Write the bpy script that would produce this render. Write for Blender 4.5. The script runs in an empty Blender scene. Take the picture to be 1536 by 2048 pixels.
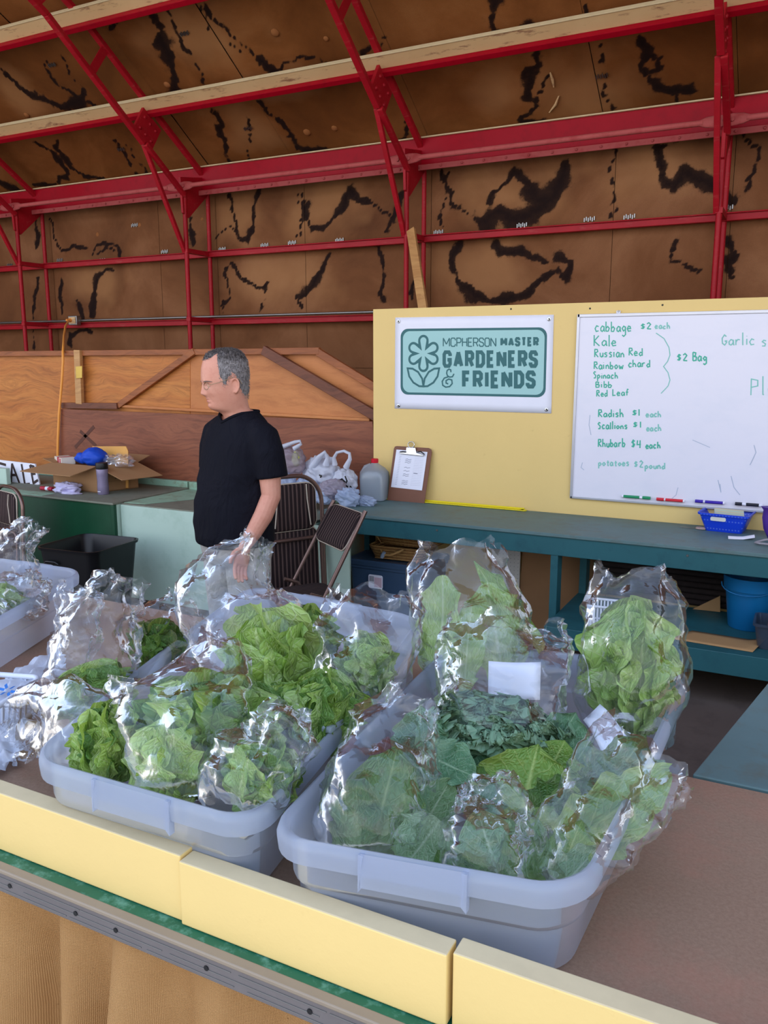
import bpy, bmesh, math, random
import numpy as np
from mathutils import Vector, Matrix, noise as mnoise

S = bpy.context.scene
COL = S.collection
rng = random.Random(7)

# ------------------------------------------------------------------ camera, sky, sun, exposure
IMG_W, IMG_H, FOC = 1536, 2048, 1650.0
CAM = Vector((0.0, 0.0, 1.70))
PIT = math.atan(305 / FOC)
YAW = math.radians(27.207)
FWD = Vector((-math.sin(YAW) * math.cos(PIT), math.cos(YAW) * math.cos(PIT), -math.sin(PIT)))
RGT = Vector((math.cos(YAW), math.sin(YAW), 0))
UPV = RGT.cross(FWD)
cd = bpy.data.cameras.new('camera')
cam = bpy.data.objects.new('camera', cd)
COL.objects.link(cam)
cam.location = CAM
cam.rotation_euler = (math.pi / 2 - PIT, 0, YAW)
cd.sensor_fit = 'VERTICAL'
cd.sensor_height = 36.0
cd.lens = 36.0 * FOC / IMG_H
cd.clip_end = 500
S.camera = cam

wd = bpy.data.worlds.new('sky')
S.world = wd
wd.use_nodes = True
wn, wl = wd.node_tree.nodes, wd.node_tree.links
for n in list(wn): wn.remove(n)
w_out = wn.new('ShaderNodeOutputWorld')
w_bg = wn.new('ShaderNodeBackground')
w_tc = wn.new('ShaderNodeTexCoord')
w_sx = wn.new('ShaderNodeSeparateXYZ')
w_cr = wn.new('ShaderNodeValToRGB')
wl.new(w_tc.outputs['Generated'], w_sx.inputs[0])
wl.new(w_sx.outputs['Z'], w_cr.inputs[0])
w_cr.color_ramp.elements[0].position = 0.0
w_cr.color_ramp.elements[0].color = (0.95, 0.96, 1.0, 1)
w_cr.color_ramp.elements[1].position = 0.8
w_cr.color_ramp.elements[1].color = (0.45, 0.60, 0.92, 1)
wl.new(w_cr.outputs[0], w_bg.inputs[0])
w_bg.inputs[1].default_value = 2.5
wl.new(w_bg.outputs[0], w_out.inputs[0])

sd = bpy.data.lights.new('sun', 'SUN')
sd.energy = 5.0
sd.angle = 0.01
sd.color = (1.0, 0.93, 0.82)
sun = bpy.data.objects.new('sun', sd)
COL.objects.link(sun)
sun.rotation_euler = (math.radians(-40), math.radians(16), 0)   # comes from behind the shed, high: lights the yard outside

S.view_settings.view_transform = 'Standard'
S.view_settings.look = 'None'
S.view_settings.gamma = 1.0
S.view_settings.use_curve_mapping = False
S.view_settings.exposure = 0.0
try:
    S.cycles.transparent_max_bounces = 40
    S.cycles.max_bounces = 10
    S.cycles.caustics_reflective = False
    S.cycles.caustics_refractive = False
except Exception:
    pass


# ------------------------------------------------------------------ pixel helpers (1536x2048 frame of the photograph)
def ray(px, py):
    return FWD + RGT * ((px - 768) / FOC) - UPV * ((py - 1024) / FOC)
def atY(px, py, Y):
    d = ray(px, py); return CAM + d * (Y / d.y)
def atZ(px, py, Z):
    d = ray(px, py); return CAM + d * ((Z - CAM.z) / d.z)
def atX(px, py, X):
    d = ray(px, py); return CAM + d * (X / d.x)
def atD(px, py, D):
    return CAM + ray(px, py) * D
def depth(p):
    return (Vector(p) - CAM).dot(FWD)
def ppm(p):                                 # pixels per metre at a point
    return FOC / depth(p)

# ------------------------------------------------------------------ object helpers
def srgb(r, g=None, b=None):
    if g is None:
        h = r.lstrip('#'); r, g, b = (int(h[i:i + 2], 16) for i in (0, 2, 4))
    f = lambda c: c / 12.92 if c <= 0.04045 else ((c + 0.055) / 1.055) ** 2.4
    return tuple(f(v / 255.0) for v in (r, g, b))

def tag(o, label=None, cat=None, group=None, kind=None):
    if label: o['label'] = label
    if cat: o['category'] = cat
    if group: o['group'] = group
    if kind: o['kind'] = kind
    return o

def thing(name, label, cat, loc=(0, 0, 0), rz=0.0, group=None, rot=None):
    o = bpy.data.objects.new(name, None)
    COL.objects.link(o)
    o.empty_display_size = 0.05
    o.location = loc
    o.rotation_euler = rot if rot is not None else (0, 0, rz)
    return tag(o, label, cat, group)

def structure(name):
    o = bpy.data.objects.new(name, None); COL.objects.link(o); o['kind'] = 'structure'; return o

def link_mesh(name, me, mat, parent=None, kind=None):
    o = bpy.data.objects.new(name, me)
    COL.objects.link(o)
    if mat is not None:
        for m in (mat if isinstance(mat, (list, tuple)) else [mat]): me.materials.append(m)
    if parent is not None: o.parent = parent
    if kind: o['kind'] = kind
    return o

def copy_tree(o, parent=None):
    c = o.copy(); COL.objects.link(c)
    if parent is not None: c.parent = parent
    for ch in list(o.children): copy_tree(ch, c)
    return c

class MB:
    """mesh builder: collects shapes, builds one mesh object"""
    def __init__(s): s.v = []; s.f = []; s.uv = {}; s.mi = []
    def add(s, vs, fs, uvs=None, mi=0):
        b = len(s.v)
        s.v.extend([tuple(p) for p in vs])
        for k, f in enumerate(fs):
            if uvs is not None: s.uv[len(s.f)] = [uvs[i] for i in f]
            s.f.append([i + b for i in f]); s.mi.append(mi)
        return s
    def box(s, lo, hi, M=None, mi=0):
        x0, y0, z0 = lo; x1, y1, z1 = hi
        vs = [(x0, y0, z0), (x1, y0, z0), (x1, y1, z0), (x0, y1, z0), (x0, y0, z1), (x1, y0, z1), (x1, y1, z1), (x0, y1, z1)]
        if M is not None: vs = [M @ Vector(p) for p in vs]
        return s.add(vs, [(0, 3, 2, 1), (4, 5, 6, 7), (0, 1, 5, 4), (1, 2, 6, 5), (2, 3, 7, 6), (3, 0, 4, 7)], mi=mi)
    def bar(s, a, b, w, h, up=(0, 0, 1), mi=0):       # box beam from a to b; w across, h along up
        a, b = Vector(a), Vector(b); d = (b - a); L = d.length; d.normalize()
        up = Vector(up); sx = d.cross(up)
        if sx.length < 1e-4: sx = d.cross(Vector((0, 1, 0)))
        sx.normalize(); u = sx.cross(d)
        M = Matrix(((d.x, sx.x, u.x, a.x), (d.y, sx.y, u.y, a.y), (d.z, sx.z, u.z, a.z), (0, 0, 0, 1)))
        return s.box((0, -w / 2, -h / 2), (L, w / 2, h / 2), M, mi)
    def tube(s, path, r, n=8, caps=True, closed=False, mi=0):
        P = [Vector(p) for p in path]; m = len(P)
        R = r if isinstance(r, (list, tuple)) else [r] * m
        t0 = (P[1] - P[0]).normalized()
        nrm = t0.orthogonal().normalized()
        vs, fs = [], []
        for i in range(m):
            if closed: t = P[(i + 1) % m] - P[i - 1]
            else: t = P[min(i + 1, m - 1)] - P[max(i - 1, 0)]
            if t.length < 1e-9: t = t0
            t.normalize()
            nrm = (nrm - t * nrm.dot(t))
            if nrm.length < 1e-6: nrm = t.orthogonal()
            nrm.normalize(); bn = t.cross(nrm)
            for k in range(n):
                a = 2 * math.pi * k / n
                vs.append(P[i] + (nrm * math.cos(a) + bn * math.sin(a)) * R[i])
        for i in range(m if closed else m - 1):
            j = (i + 1) % m
            for k in range(n):
                k2 = (k + 1) % n
                fs.append((i * n + k, i * n + k2, j * n + k2, j * n + k))
        if caps and not closed:
            fs.append(tuple(range(n - 1, -1, -1))); fs.append(tuple(range((m - 1) * n, m * n)))
        return s.add(vs, fs, mi=mi)
    def loft(s, loops, cap0=True, cap1=True, mi=0):
        n = len(loops[0]); vs = [p for L in loops for p in L]; fs = []
        for i in range(len(loops) - 1):
            for k in range(n):
                k2 = (k + 1) % n
                fs.append((i * n + k, i * n + k2, (i + 1) * n + k2, (i + 1) * n + k))
        if cap0: fs.append(tuple(range(n - 1, -1, -1)))
        if cap1: fs.append(tuple(range((len(loops) - 1) * n, len(loops) * n)))
        return s.add(vs, fs, mi=mi)
    def lathe(s, prof, n=24, M=None, cap0=True, cap1=True, mi=0):
        loops = []
        for r, z in prof:
            L = [Vector((r * math.cos(2 * math.pi * k / n), r * math.sin(2 * math.pi * k / n), z)) for k in range(n)]
            if M is not None: L = [M @ p for p in L]
            loops.append(L)
        return s.loft(loops, cap0, cap1, mi)
    def prism(s, pts, axis_vec, mi=0):                 # polygon pts (3D), extruded along axis_vec
        a = Vector(axis_vec); P = [Vector(p) for p in pts]
        return s.loft([P, [p + a for p in P]], mi=mi)
    def build(s, name, mat, parent=None, smooth=None, bevel=0, seg=2, kind=None, subsurf=0, solid=0):
        me = bpy.data.meshes.new(name)
        me.from_pydata(s.v, [], s.f)
        if s.uv:
            ul = me.uv_layers.new(name='UVMap')
            for p in me.polygons:
                u = s.uv.get(p.index)
                if u:
                    for k, li in enumerate(p.loop_indices): ul.data[li].uv = u[k]
        me.update()
        bm = bmesh.new(); bm.from_mesh(me); bmesh.ops.recalc_face_normals(bm, faces=bm.faces[:]) if not s.uv else None
        bm.to_mesh(me); bm.free()
        o = link_mesh(name, me, mat, parent, kind)
        if any(s.mi):
            me.polygons.foreach_set('material_index', s.mi)
        if smooth is not None:
            me.polygons.foreach_set('use_smooth', [True] * len(me.polygons))
            if smooth < 180: me.set_sharp_from_angle(angle=math.radians(smooth))
        if bevel:
            b = o.modifiers.new('bevel', 'BEVEL'); b.width = bevel; b.segments = seg; b.limit_method = 'ANGLE'; b.angle_limit = math.radians(40)
        if solid:
            b = o.modifiers.new('solid', 'SOLIDIFY'); b.thickness = solid; b.offset = 0
        if subsurf:
            b = o.modifiers.new('sub', 'SUBSURF'); b.levels = subsurf; b.render_levels = subsurf
        return o

def grid_faces(nu, nv, wrap=False):
    fs = []
    for i in range(nu - 1):
        for j in range(nv if wrap else nv - 1):
            j2 = (j + 1) % nv
            fs.append((i * nv + j, i * nv + j2, (i + 1) * nv + j2, (i + 1) * nv + j))
    return fs

def np_mesh(name, V, F, mat, parent=None, uv=None, smooth=True, attrs=None, kind=None):
    """V (n,3), F (m,4) quads; uv per vertex"""
    V = np.asarray(V, dtype=np.float32); F = np.asarray(F, dtype=np.int32)
    me = bpy.data.meshes.new(name)
    me.vertices.add(len(V)); me.vertices.foreach_set('co', V.ravel())
    k = F.shape[1]
    me.loops.add(F.size); me.loops.foreach_set('vertex_index', F.ravel())
    me.polygons.add(len(F))
    me.polygons.foreach_set('loop_start', np.arange(len(F), dtype=np.int32) * k)
    me.polygons.foreach_set('loop_total', np.full(len(F), k, dtype=np.int32))
    me.update(calc_edges=True)
    if uv is not None:
        ul = me.uv_layers.new(name='UVMap')
        ul.data.foreach_set('uv', np.asarray(uv, dtype=np.float32)[F.ravel()].ravel())
    for nm, arr in (attrs or {}).items():
        at = me.attributes.new(nm, 'FLOAT', 'POINT'); at.data.foreach_set('value', np.asarray(arr, dtype=np.float32))
    if smooth: me.polygons.foreach_set('use_smooth', [True] * len(F))
    me.validate()
    return link_mesh(name, me, mat, parent, kind)

def rrect(cx, cy, hx, hy, r, n=5):                     # rounded rectangle, 2D, ccw
    out = []
    for (sx, sy, a0) in ((1, 1, 0), (-1, 1, 90), (-1, -1, 180), (1, -1, 270)):
        for k in range(n + 1):
            a = math.radians(a0 + 90 * k / n)
            out.append((cx + sx * (hx - r) + r * math.cos(a), cy + sy * (hy - r) + r * math.sin(a)))
    return out

# numpy value noise (for crumples, stains, leaves)
_P = np.random.RandomState(3).rand(64, 64, 64).astype(np.float32)
def vnoise(x, y, z=0.0):
    x = np.asarray(x, dtype=np.float64); y = np.asarray(y, dtype=np.float64); z = np.zeros_like(x) + z
    xi, yi, zi = np.floor(x).astype(int), np.floor(y).astype(int), np.floor(z).astype(int)
    fx, fy, fz = x - xi, y - yi, z - zi
    fx = fx * fx * (3 - 2 * fx); fy = fy * fy * (3 - 2 * fy); fz = fz * fz * (3 - 2 * fz)
    g = lambda a, b, c: _P[(xi + a) & 63, (yi + b) & 63, (zi + c) & 63]
    x00 = g(0,0,0)*(1-fx)+g(1,0,0)*fx; x10 = g(0,1,0)*(1-fx)+g(1,1,0)*fx
    x01 = g(0,0,1)*(1-fx)+g(1,0,1)*fx; x11 = g(0,1,1)*(1-fx)+g(1,1,1)*fx
    return ((x00*(1-fy)+x10*fy)*(1-fz) + (x01*(1-fy)+x11*fy)*fz) * 2 - 1
def fbm(x, y, z=0.0, o=4):
    s = 0; a = 1; f = 1
    for k in range(o):
        s = s + a * vnoise(np.asarray(x) * f + 17.3 * k, np.asarray(y) * f + 5.1 * k, np.asarray(z) * f + 3.7 * k); a *= .5; f *= 2.03
    return s

# ------------------------------------------------------------------ material helpers
class NT:
    def __init__(s, name):
        s.m = bpy.data.materials.new(name); s.m.use_nodes = True
        s.t = s.m.node_tree
        for n in list(s.t.nodes): s.t.nodes.remove(n)
        s.out = s.n('ShaderNodeOutputMaterial')
    def n(s, typ, **kw):
        nd = s.t.nodes.new(typ)
        for k, v in kw.items(): setattr(nd, k, v)
        return nd
    def l(s, a, b): s.t.links.new(a, b)
    def obj(s): return s.n('ShaderNodeTexCoord').outputs['Object']
    def uv(s): return s.n('ShaderNodeTexCoord').outputs['UV']
    def mapping(s, vec, scale=(1, 1, 1), rot=(0, 0, 0), loc=(0, 0, 0)):
        m = s.n('ShaderNodeMapping'); s.l(vec, m.inputs[0])
        m.inputs['Scale'].default_value = scale; m.inputs['Rotation'].default_value = rot; m.inputs['Location'].default_value = loc
        return m.outputs[0]
    def noise(s, vec, scale, detail=4, rough=.55, dist=0):
        n = s.n('ShaderNodeTexNoise'); s.l(vec, n.inputs['Vector'])
        n.inputs['Scale'].default_value = scale; n.inputs['Detail'].default_value = detail
        n.inputs['Roughness'].default_value = rough; n.inputs['Distortion'].default_value = dist
        return n.outputs['Fac']
    def ramp(s, fac, stops, interp='LINEAR'):
        r = s.n('ShaderNodeValToRGB'); s.l(fac, r.inputs[0]); cr = r.color_ramp; cr.interpolation = interp
        while len(cr.elements) < len(stops): cr.elements.new(0.5)
        for e, (p, c) in zip(cr.elements, stops):
            e.position = p; e.color = (c, c, c, 1) if isinstance(c, (int, float)) else (*c[:3], 1)
        return r.outputs[0]
    def mix(s, fac, a, b, mode='MIX'):
        m = s.n('ShaderNodeMix', data_type='RGBA', blend_type=mode)
        s.put(m.inputs['Factor'], fac); s.put(m.inputs['A'], a); s.put(m.inputs['B'], b)
        return m.outputs['Result']
    def put(s, sock, v):
        if hasattr(v, 'is_output') or isinstance(v, bpy.types.NodeSocket): s.l(v, sock)
        elif isinstance(v, (int, float)): sock.default_value = v if sock.type == 'VALUE' else (v, v, v, 1)
        else: sock.default_value = (*v[:3], 1)
    def math(s, op, a, b=None, clamp=False):
        m = s.n('ShaderNodeMath', operation=op, use_clamp=clamp)
        for k, v in enumerate((a, b)):
            if v is None: continue
            if isinstance(v, (int, float)): m.inputs[k].default_value = v
            else: s.l(v, m.inputs[k])
        return m.outputs[0]
    def bump(s, h, strength=.3, dist=.01, normal=None):
        b = s.n('ShaderNodeBump'); s.l(h, b.inputs['Height']); b.inputs['Strength'].default_value = strength; b.inputs['Distance'].default_value = dist
        if normal is not None: s.l(normal, b.inputs['Normal'])
        return b.outputs[0]
    def principled(s, color, rough=.5, metal=0, normal=None, spec=.5, **kw):
        p = s.n('ShaderNodeBsdfPrincipled')
        s.put(p.inputs['Base Color'], color); s.put(p.inputs['Roughness'], rough); s.put(p.inputs['Metallic'], metal)
        p.inputs['Specular IOR Level'].default_value = spec
        if normal is not None: s.l(normal, p.inputs['Normal'])
        for k, v in kw.items(): s.put(p.inputs[k], v)
        s.l(p.outputs[0], s.out.inputs[0])
        return p
    def attr(s, name):
        a = s.n('ShaderNodeAttribute'); a.attribute_name = name; return a.outputs['Fac']

def paint(name, col, rough=.5, metal=0, var=.12, vscale=6, bump=.05, bscale=60, dirt=None, dirt_amt=.3, spec=.4):
    t = NT(name); o = t.obj()
    n1 = t.noise(o, vscale, 5, .6)
    c = t.mix(n1, tuple(x * (1 - var) for x in col), tuple(min(1, x * (1 + var)) for x in col))
    if dirt is not None:
        d = t.ramp(t.noise(o, vscale * 1.7, 8, .7), [(.5, 0.0), (.72, 1.0)])
        c = t.mix(t.math('MULTIPLY', d, dirt_amt), c, dirt)
    nb = t.bump(t.noise(o, bscale, 4), bump, .004) if bump else None
    t.principled(c, rough, metal, nb, spec)
    return t.m
# ------------------------------------------------------------------ materials of the setting
def mat_hardboard_wall(name, cs):
    t = NT(name); o = t.obj()
    n1 = t.noise(o, 1.1, 6, .6, .4); n2 = t.noise(t.mapping(o, (90, 90, 90)), 3, 3, .7)
    c = t.ramp(n1, [(.28, srgb(*cs[0])), (.48, srgb(*cs[1])), (.62, srgb(*cs[2])), (.8, srgb(*cs[3]))])
    c = t.mix(t.ramp(n2, [(.3, 0.0), (.7, .35)]), c, srgb(84, 54, 36))
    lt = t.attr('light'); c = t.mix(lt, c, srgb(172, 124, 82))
    st = t.attr('stain')
    jag = t.noise(o, 26, 6, .75); jag2 = t.noise(o, 90, 3, .7)
    v = t.math('ADD', st, t.math('MULTIPLY', t.math('SUBTRACT', jag, .5), .75))
    v = t.math('ADD', v, t.math('MULTIPLY', t.math('SUBTRACT', jag2, .5), .25))
    k = t.ramp(v, [(.14, 0.0), (.30, .30), (.50, .93), (1, 1)])
    c = t.mix(k, c, srgb(34, 22, 20))
    t.principled(c, .8, 0, t.bump(n2, .15, .004), .08)
    return t.m
M = {}
M['wall'] = mat_hardboard_wall('stained_hardboard', ((98, 62, 40), (126, 82, 52), (146, 100, 68), (166, 120, 84)))
M['vault'] = mat_hardboard_wall('stained_ceiling_board', ((100, 58, 26), (128, 76, 36), (148, 92, 48), (168, 112, 66)))
def mat_red():
    t = NT('red_paint'); o = t.obj()
    c = t.mix(t.noise(o, 4, 5, .65), srgb(138, 12, 26), srgb(186, 26, 40))
    dust = t.ramp(t.noise(t.mapping(o, (1, 6, 6)), 5, 8, .7), [(.56, 0.0), (.76, 1.0)])
    c = t.mix(t.math('MULTIPLY', dust, .28), c, srgb(196, 132, 118))
    t.principled(c, .45, 0, t.bump(t.noise(o, 60, 4), .12, .004), .22)
    return t.m
M['dent'] = paint('bare_dent', srgb(150, 96, 56), .8, spec=.1)
M['red'] = mat_red()
M['deep_red'] = paint('deep_red_paint', srgb(158, 8, 30), .38, var=.1, bump=.03, dirt=srgb(120, 10, 24), dirt_amt=.5, spec=.12)
M['red_dusty'] = paint('dusty_red_paint', srgb(176, 84, 82), .6, spec=.15, dirt=srgb(150, 30, 40), dirt_amt=.6, vscale=5)
def mat_cream():
    t = NT('cream_primer'); o = t.obj()
    c = t.mix(t.noise(o, 3, 5), srgb(206, 166, 116), srgb(224, 190, 142))
    s = t.ramp(t.noise(t.mapping(o, (2, 9, 9)), 2.2, 9, .72), [(.56, 0.0), (.66, 1.0)])
    c = t.mix(t.math('MULTIPLY', s, .75), c, srgb(120, 66, 52))
    t.principled(c, .6, 0, None, .3); return t.m
M['cream'] = mat_cream()
def mat_plywood(name, a, b, dark, sc=1.0):
    t = NT(name); o = t.obj()
    warp = t.n('ShaderNodeTexNoise'); t.l(t.mapping(o, (.7, .7, 1.6)), warp.inputs['Vector']); warp.inputs['Scale'].default_value = 2.2; warp.inputs['Detail'].default_value = 3
    va = t.n('ShaderNodeVectorMath', operation='MULTIPLY_ADD'); t.l(warp.outputs['Color'], va.inputs[0]); va.inputs[1].default_value = (.22, .22, .30); t.l(o, va.inputs[2])
    w = va.outputs[0]
    n1 = t.noise(t.mapping(w, (.5 * sc, .5, 5 * sc)), 2.0, 5, .62)
    n2 = t.noise(t.mapping(w, (1.6, 1.6, 26 * sc)), 2.0, 6, .7)
    n3 = t.noise(t.mapping(o, (5, 5, 110)), 2.2, 4, .7)
    c = t.mix(t.ramp(n1, [(.32, 0.0), (.68, 1.0)]), a, b)
    c = t.mix(t.ramp(n2, [(.46, 0.0), (.72, .75)]), c, dark)
    c = t.mix(t.ramp(n3, [(.45, 0.0), (.8, .35)]), c, dark)
    t.principled(c, .5, 0, t.bump(n3, .08, .003), .35); return t.m
M['ply_orange'] = mat_plywood('orange_plywood', srgb(206, 134, 64), srgb(180, 104, 46), srgb(126, 70, 32))
M['ply_red'] = mat_plywood('reddish_plywood', srgb(150, 90, 62), srgb(128, 72, 50), srgb(88, 48, 34))
M['ply_smooth'] = mat_plywood('smooth_plywood', srgb(202, 132, 76), srgb(186, 114, 62), srgb(164, 96, 52), .3)
M['batten'] = mat_plywood('brown_batten', srgb(172, 102, 56), srgb(140, 80, 46), srgb(104, 58, 34))
M['batten_dark'] = mat_plywood('dark_batten', srgb(128, 76, 52), srgb(108, 62, 44), srgb(74, 42, 30))
M['pine'] = mat_plywood('pine', srgb(206, 160, 104), srgb(186, 136, 84), srgb(160, 110, 66))
M['concrete'] = paint('floor_concrete', srgb(96, 82, 74), .85, var=.25, vscale=2.2, dirt=srgb(60, 50, 46), dirt_amt=.6)
M['yard'] = paint('yard_concrete', srgb(206, 194, 176), .9, var=.1, vscale=1.5)
def mat_yellow(name, col, dirt):
    t = NT(name); o = t.obj()
    c = t.mix(t.noise(o, 2.5, 6, .6), tuple(x * .93 for x in col), tuple(min(1, x * 1.05) for x in col))
    d = t.ramp(t.noise(o, 14, 9, .75), [(.62, 0.0), (.74, 1.0)])
    c = t.mix(t.math('MULTIPLY', d, .35), c, dirt)
    t.principled(c, .55, 0, t.bump(t.noise(o, 70, 5, .6), .12, .004), .35); return t.m
M['yellow'] = mat_yellow('yellow_paint', srgb(230, 199, 128), srgb(176, 140, 78))
M['yellow_board'] = mat_yellow('pale_yellow_board', srgb(228, 198, 128), srgb(200, 164, 98))
M['dusty_top'] = paint('dusty_board_top', srgb(208, 188, 148), .8, var=.12, vscale=20)
M['teal'] = paint('teal_paint', srgb(40, 92, 98), .5, var=.14, dirt=srgb(20, 58, 70), dirt_amt=.5, vscale=4)
M['teal_top'] = paint('worn_teal_top', srgb(92, 118, 118), .55, var=.16, dirt=srgb(94, 98, 88), dirt_amt=.75, vscale=6)
M['dark_green'] = paint('dark_green_paint', srgb(14, 66, 42), .35, var=.15, dirt=srgb(60, 110, 80), dirt_amt=.12, vscale=5)
M['mint'] = paint('mint_paint', srgb(180, 204, 188), .5, var=.05, vscale=3, dirt=srgb(140, 170, 150), dirt_amt=.4)
M['mint_worn'] = paint('worn_mint_paint', srgb(146, 182, 156), .6, var=.1, vscale=8, dirt=srgb(120, 112, 84), dirt_amt=.8)
M['counter_grey'] = paint('worn_grey_top', srgb(122, 124, 108), .7, var=.15, vscale=5, dirt=srgb(92, 88, 74), dirt_amt=.6)
M['steel'] = paint('galvanised_steel', srgb(150, 150, 148), .35, .9, vscale=12)
M['chrome'] = paint('chrome', srgb(200, 200, 198), .15, 1.0, bump=0)
M['black'] = paint('black_plastic', srgb(11, 12, 16), .38, bump=.03)

# ------------------------------------------------------------------ the setting
COUNTER_Z = 0.86
WALL_Y = 6.94
fl = MB(); fl.box((-12, 1.0, -.06), (6, WALL_Y + .1, 0)); o = fl.build('floor', M['concrete']); o['kind'] = 'structure'
yd = MB(); yd.box((-60, -70, -.1), (60, 1.0, -.02)); o = yd.build('ground_outside', M['yard']); o['kind'] = 'structure'

# stains: polylines traced on the boards: (pixel points, width px)
STAIN_C = [([(290,0),(318,55),(345,125),(350,195)],9),([(322,70),(335,115),(348,160),(348,195)],15),([(395,0),(430,45),(470,80),(500,110),(545,148)],9),
 ([(545,160),(560,130),(595,117),(630,120),(655,140)],9),([(0,140),(40,175),(70,195)],8),([(70,195),(95,206),(120,214),(160,205)],13),
 ([(90,115),(95,140),(115,170),(150,195),(210,220)],3.5),([(115,112),(135,140),(160,180),(165,200)],3.5),([(330,0),(345,60),(370,100),(395,140),(410,185)],4.5),([(400,20),(420,60),(440,90),(500,110),(540,150)],2.5),
 ([(435,225),(440,255),(450,290),(460,330)],10),([(520,200),(550,235),(575,270),(600,295),(655,300)],8),([(490,230),(500,280),(495,330)],3),([(110,280),(125,310),(140,335),(170,355),(210,365)],8),
 ([(75,290),(110,310),(135,345),(120,365),(75,372)],7),([(225,280),(245,300),(265,340),(278,358)],7),([(12,372),(35,382)],12),([(250,290),(285,330),(292,355)],3),
 ([(985,0),(980,40),(995,70),(1040,65),(1070,60)],17),([(1070,110),(1062,160),(1055,190),(1075,200),(1060,230),(1045,245),(1085,250)],13),([(1095,150),(1090,175),(1080,195)],7),
 ([(1280,75),(1300,95),(1290,125),(1310,165),(1340,185),(1390,175)],9),([(1300,105),(1318,115),(1322,140),(1300,145)],6),([(1340,185),(1370,215),(1400,205)],5),
 ([(805,245),(810,265),(800,285),(825,292)],9),([(720,110),(740,95),(760,85),(770,70)],5),([(180,0),(215,20),(232,45),(225,62)],6),([(1165,0),(1190,60),(1215,190),(1225,232)],2.2)]
STAIN_W = [([(460,390),(470,440),(480,475),(500,480),(510,440),(515,400),(520,385)],6),([(430,480),(450,455),(470,460)],3),
 ([(610,415),(612,440),(625,465),(650,460),(660,445),(690,420),(700,380)],9),([(700,380),(720,395),(740,410),(765,420),(790,440)],8),([(595,380),(600,440),(597,480)],2),
 ([(880,345),(890,375),(905,395),(900,410),(930,425),(950,445)],6),([(950,440),(970,448),(985,430),(1000,418),(1020,440),(1060,432),(1090,410)],18),([(1060,380),(1075,400),(1100,395),(1120,370),(1130,330)],14),([(985,410),(990,380),(1030,338),(1055,362),(1075,385)],8),([(895,345),(880,430),(885,455)],2.5),
 ([(1310,290),(1315,320),(1325,355),(1345,378)],13),([(1345,378),(1370,350),(1400,360),(1440,380),(1462,405)],12),([(1490,265),(1512,300),(1505,340),(1490,390)],5),([(1300,290),(1320,300),(1350,290)],5),([(1430,290),(1445,310),(1470,290)],3),
 ([(70,425),(78,470),(72,500)],4),([(103,440),(110,480),(120,502),(150,490),(175,500)],7),([(185,512),(195,490),(210,482),(230,490),(242,512)],4),([(195,512),(210,492),(228,505)],3),
 ([(75,560),(72,590),(66,640)],5),([(122,560),(118,590),(128,630)],5),([(185,630),(190,580),(195,555),(225,540)],8),([(152,600),(165,635)],8),([(140,690),(140,670),(180,660)],5),([(66,660),(68,695)],5),
 ([(460,530),(480,545),(500,570),(520,578),(535,560)],7),([(530,570),(522,625)],7),([(655,510),(645,540),(630,560),(620,580),(595,590),(605,620)],9),([(455,540),(458,590),(440,625)],3.5),
 ([(915,490),(905,520),(920,560),(945,590),(985,604),(1020,594),(1060,582)],12),([(1060,582),(1085,552),(1110,540),(1130,556),(1142,530),(1115,510)],10),([(985,490),(1000,505),(1040,500),(1060,520),(1090,520)],8),
 ([(755,490),(762,530),(770,600)],6),([(1460,470),(1470,500),(1450,520),(1468,560)],7),([(1340,500),(1350,480),(1345,520),(1400,540)],3),([(830,560),(825,600)],4),([(800,390),(790,430),(770,460)],9),
 ([(395,380),(380,430),(385,490)],5),([(1225,300),(1228,430)],2.2),([(605,385),(604,470)],1.4)]
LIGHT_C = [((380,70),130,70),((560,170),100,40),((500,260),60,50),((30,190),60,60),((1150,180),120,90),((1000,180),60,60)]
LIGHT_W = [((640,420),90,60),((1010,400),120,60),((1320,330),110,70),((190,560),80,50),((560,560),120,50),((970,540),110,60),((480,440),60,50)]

def stain_attr(V2, lines, conv, seed):
    """V2 (n,2) board coordinates in metres; lines in pixels, conv -> board coords"""
    val = np.zeros(len(V2))
    wx = V2[:, 0] + .018 * fbm(V2[:, 0] * 24, V2[:, 1] * 24, seed + 5, 3) + .035 * fbm(V2[:, 0] * 7, V2[:, 1] * 7, seed, 4); wy = V2[:, 1] + .035 * fbm(V2[:, 0] * 7 + 31, V2[:, 1] * 7, seed, 4)
    for pts, w in lines:
        Q = [conv(*p) for p in pts]
        for (a, sa), (b, sb) in zip(Q[:-1], Q[1:]):
            d = (b[0] - a[0], b[1] - a[1]); L2 = d[0] ** 2 + d[1] ** 2 + 1e-9
            wm = max(w / sa * .68, .007)
            msk = (wx > min(a[0], b[0]) - wm * 4) & (wx < max(a[0], b[0]) + wm * 4) & (wy > min(a[1], b[1]) - wm * 4) & (wy < max(a[1], b[1]) + wm * 4)
            if not msk.any(): continue
            px, py = wx[msk], wy[msk]
            u = np.clip(((px - a[0]) * d[0] + (py - a[1]) * d[1]) / L2, 0, 1)
            dist = np.hypot(px - a[0] - u * d[0], py - a[1] - u * d[1])
            wv = wm * np.clip(.95 + 1.5 * fbm(px * 4.5 + seed, py * 4.5, seed * 2.1, 4) * .8, .5, 2.0)
            vv = np.clip(1.05 - (dist / wv) ** 1.3 * .62, 0, 1)
            val[msk] = np.maximum(val[msk], vv)
    return val
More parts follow.
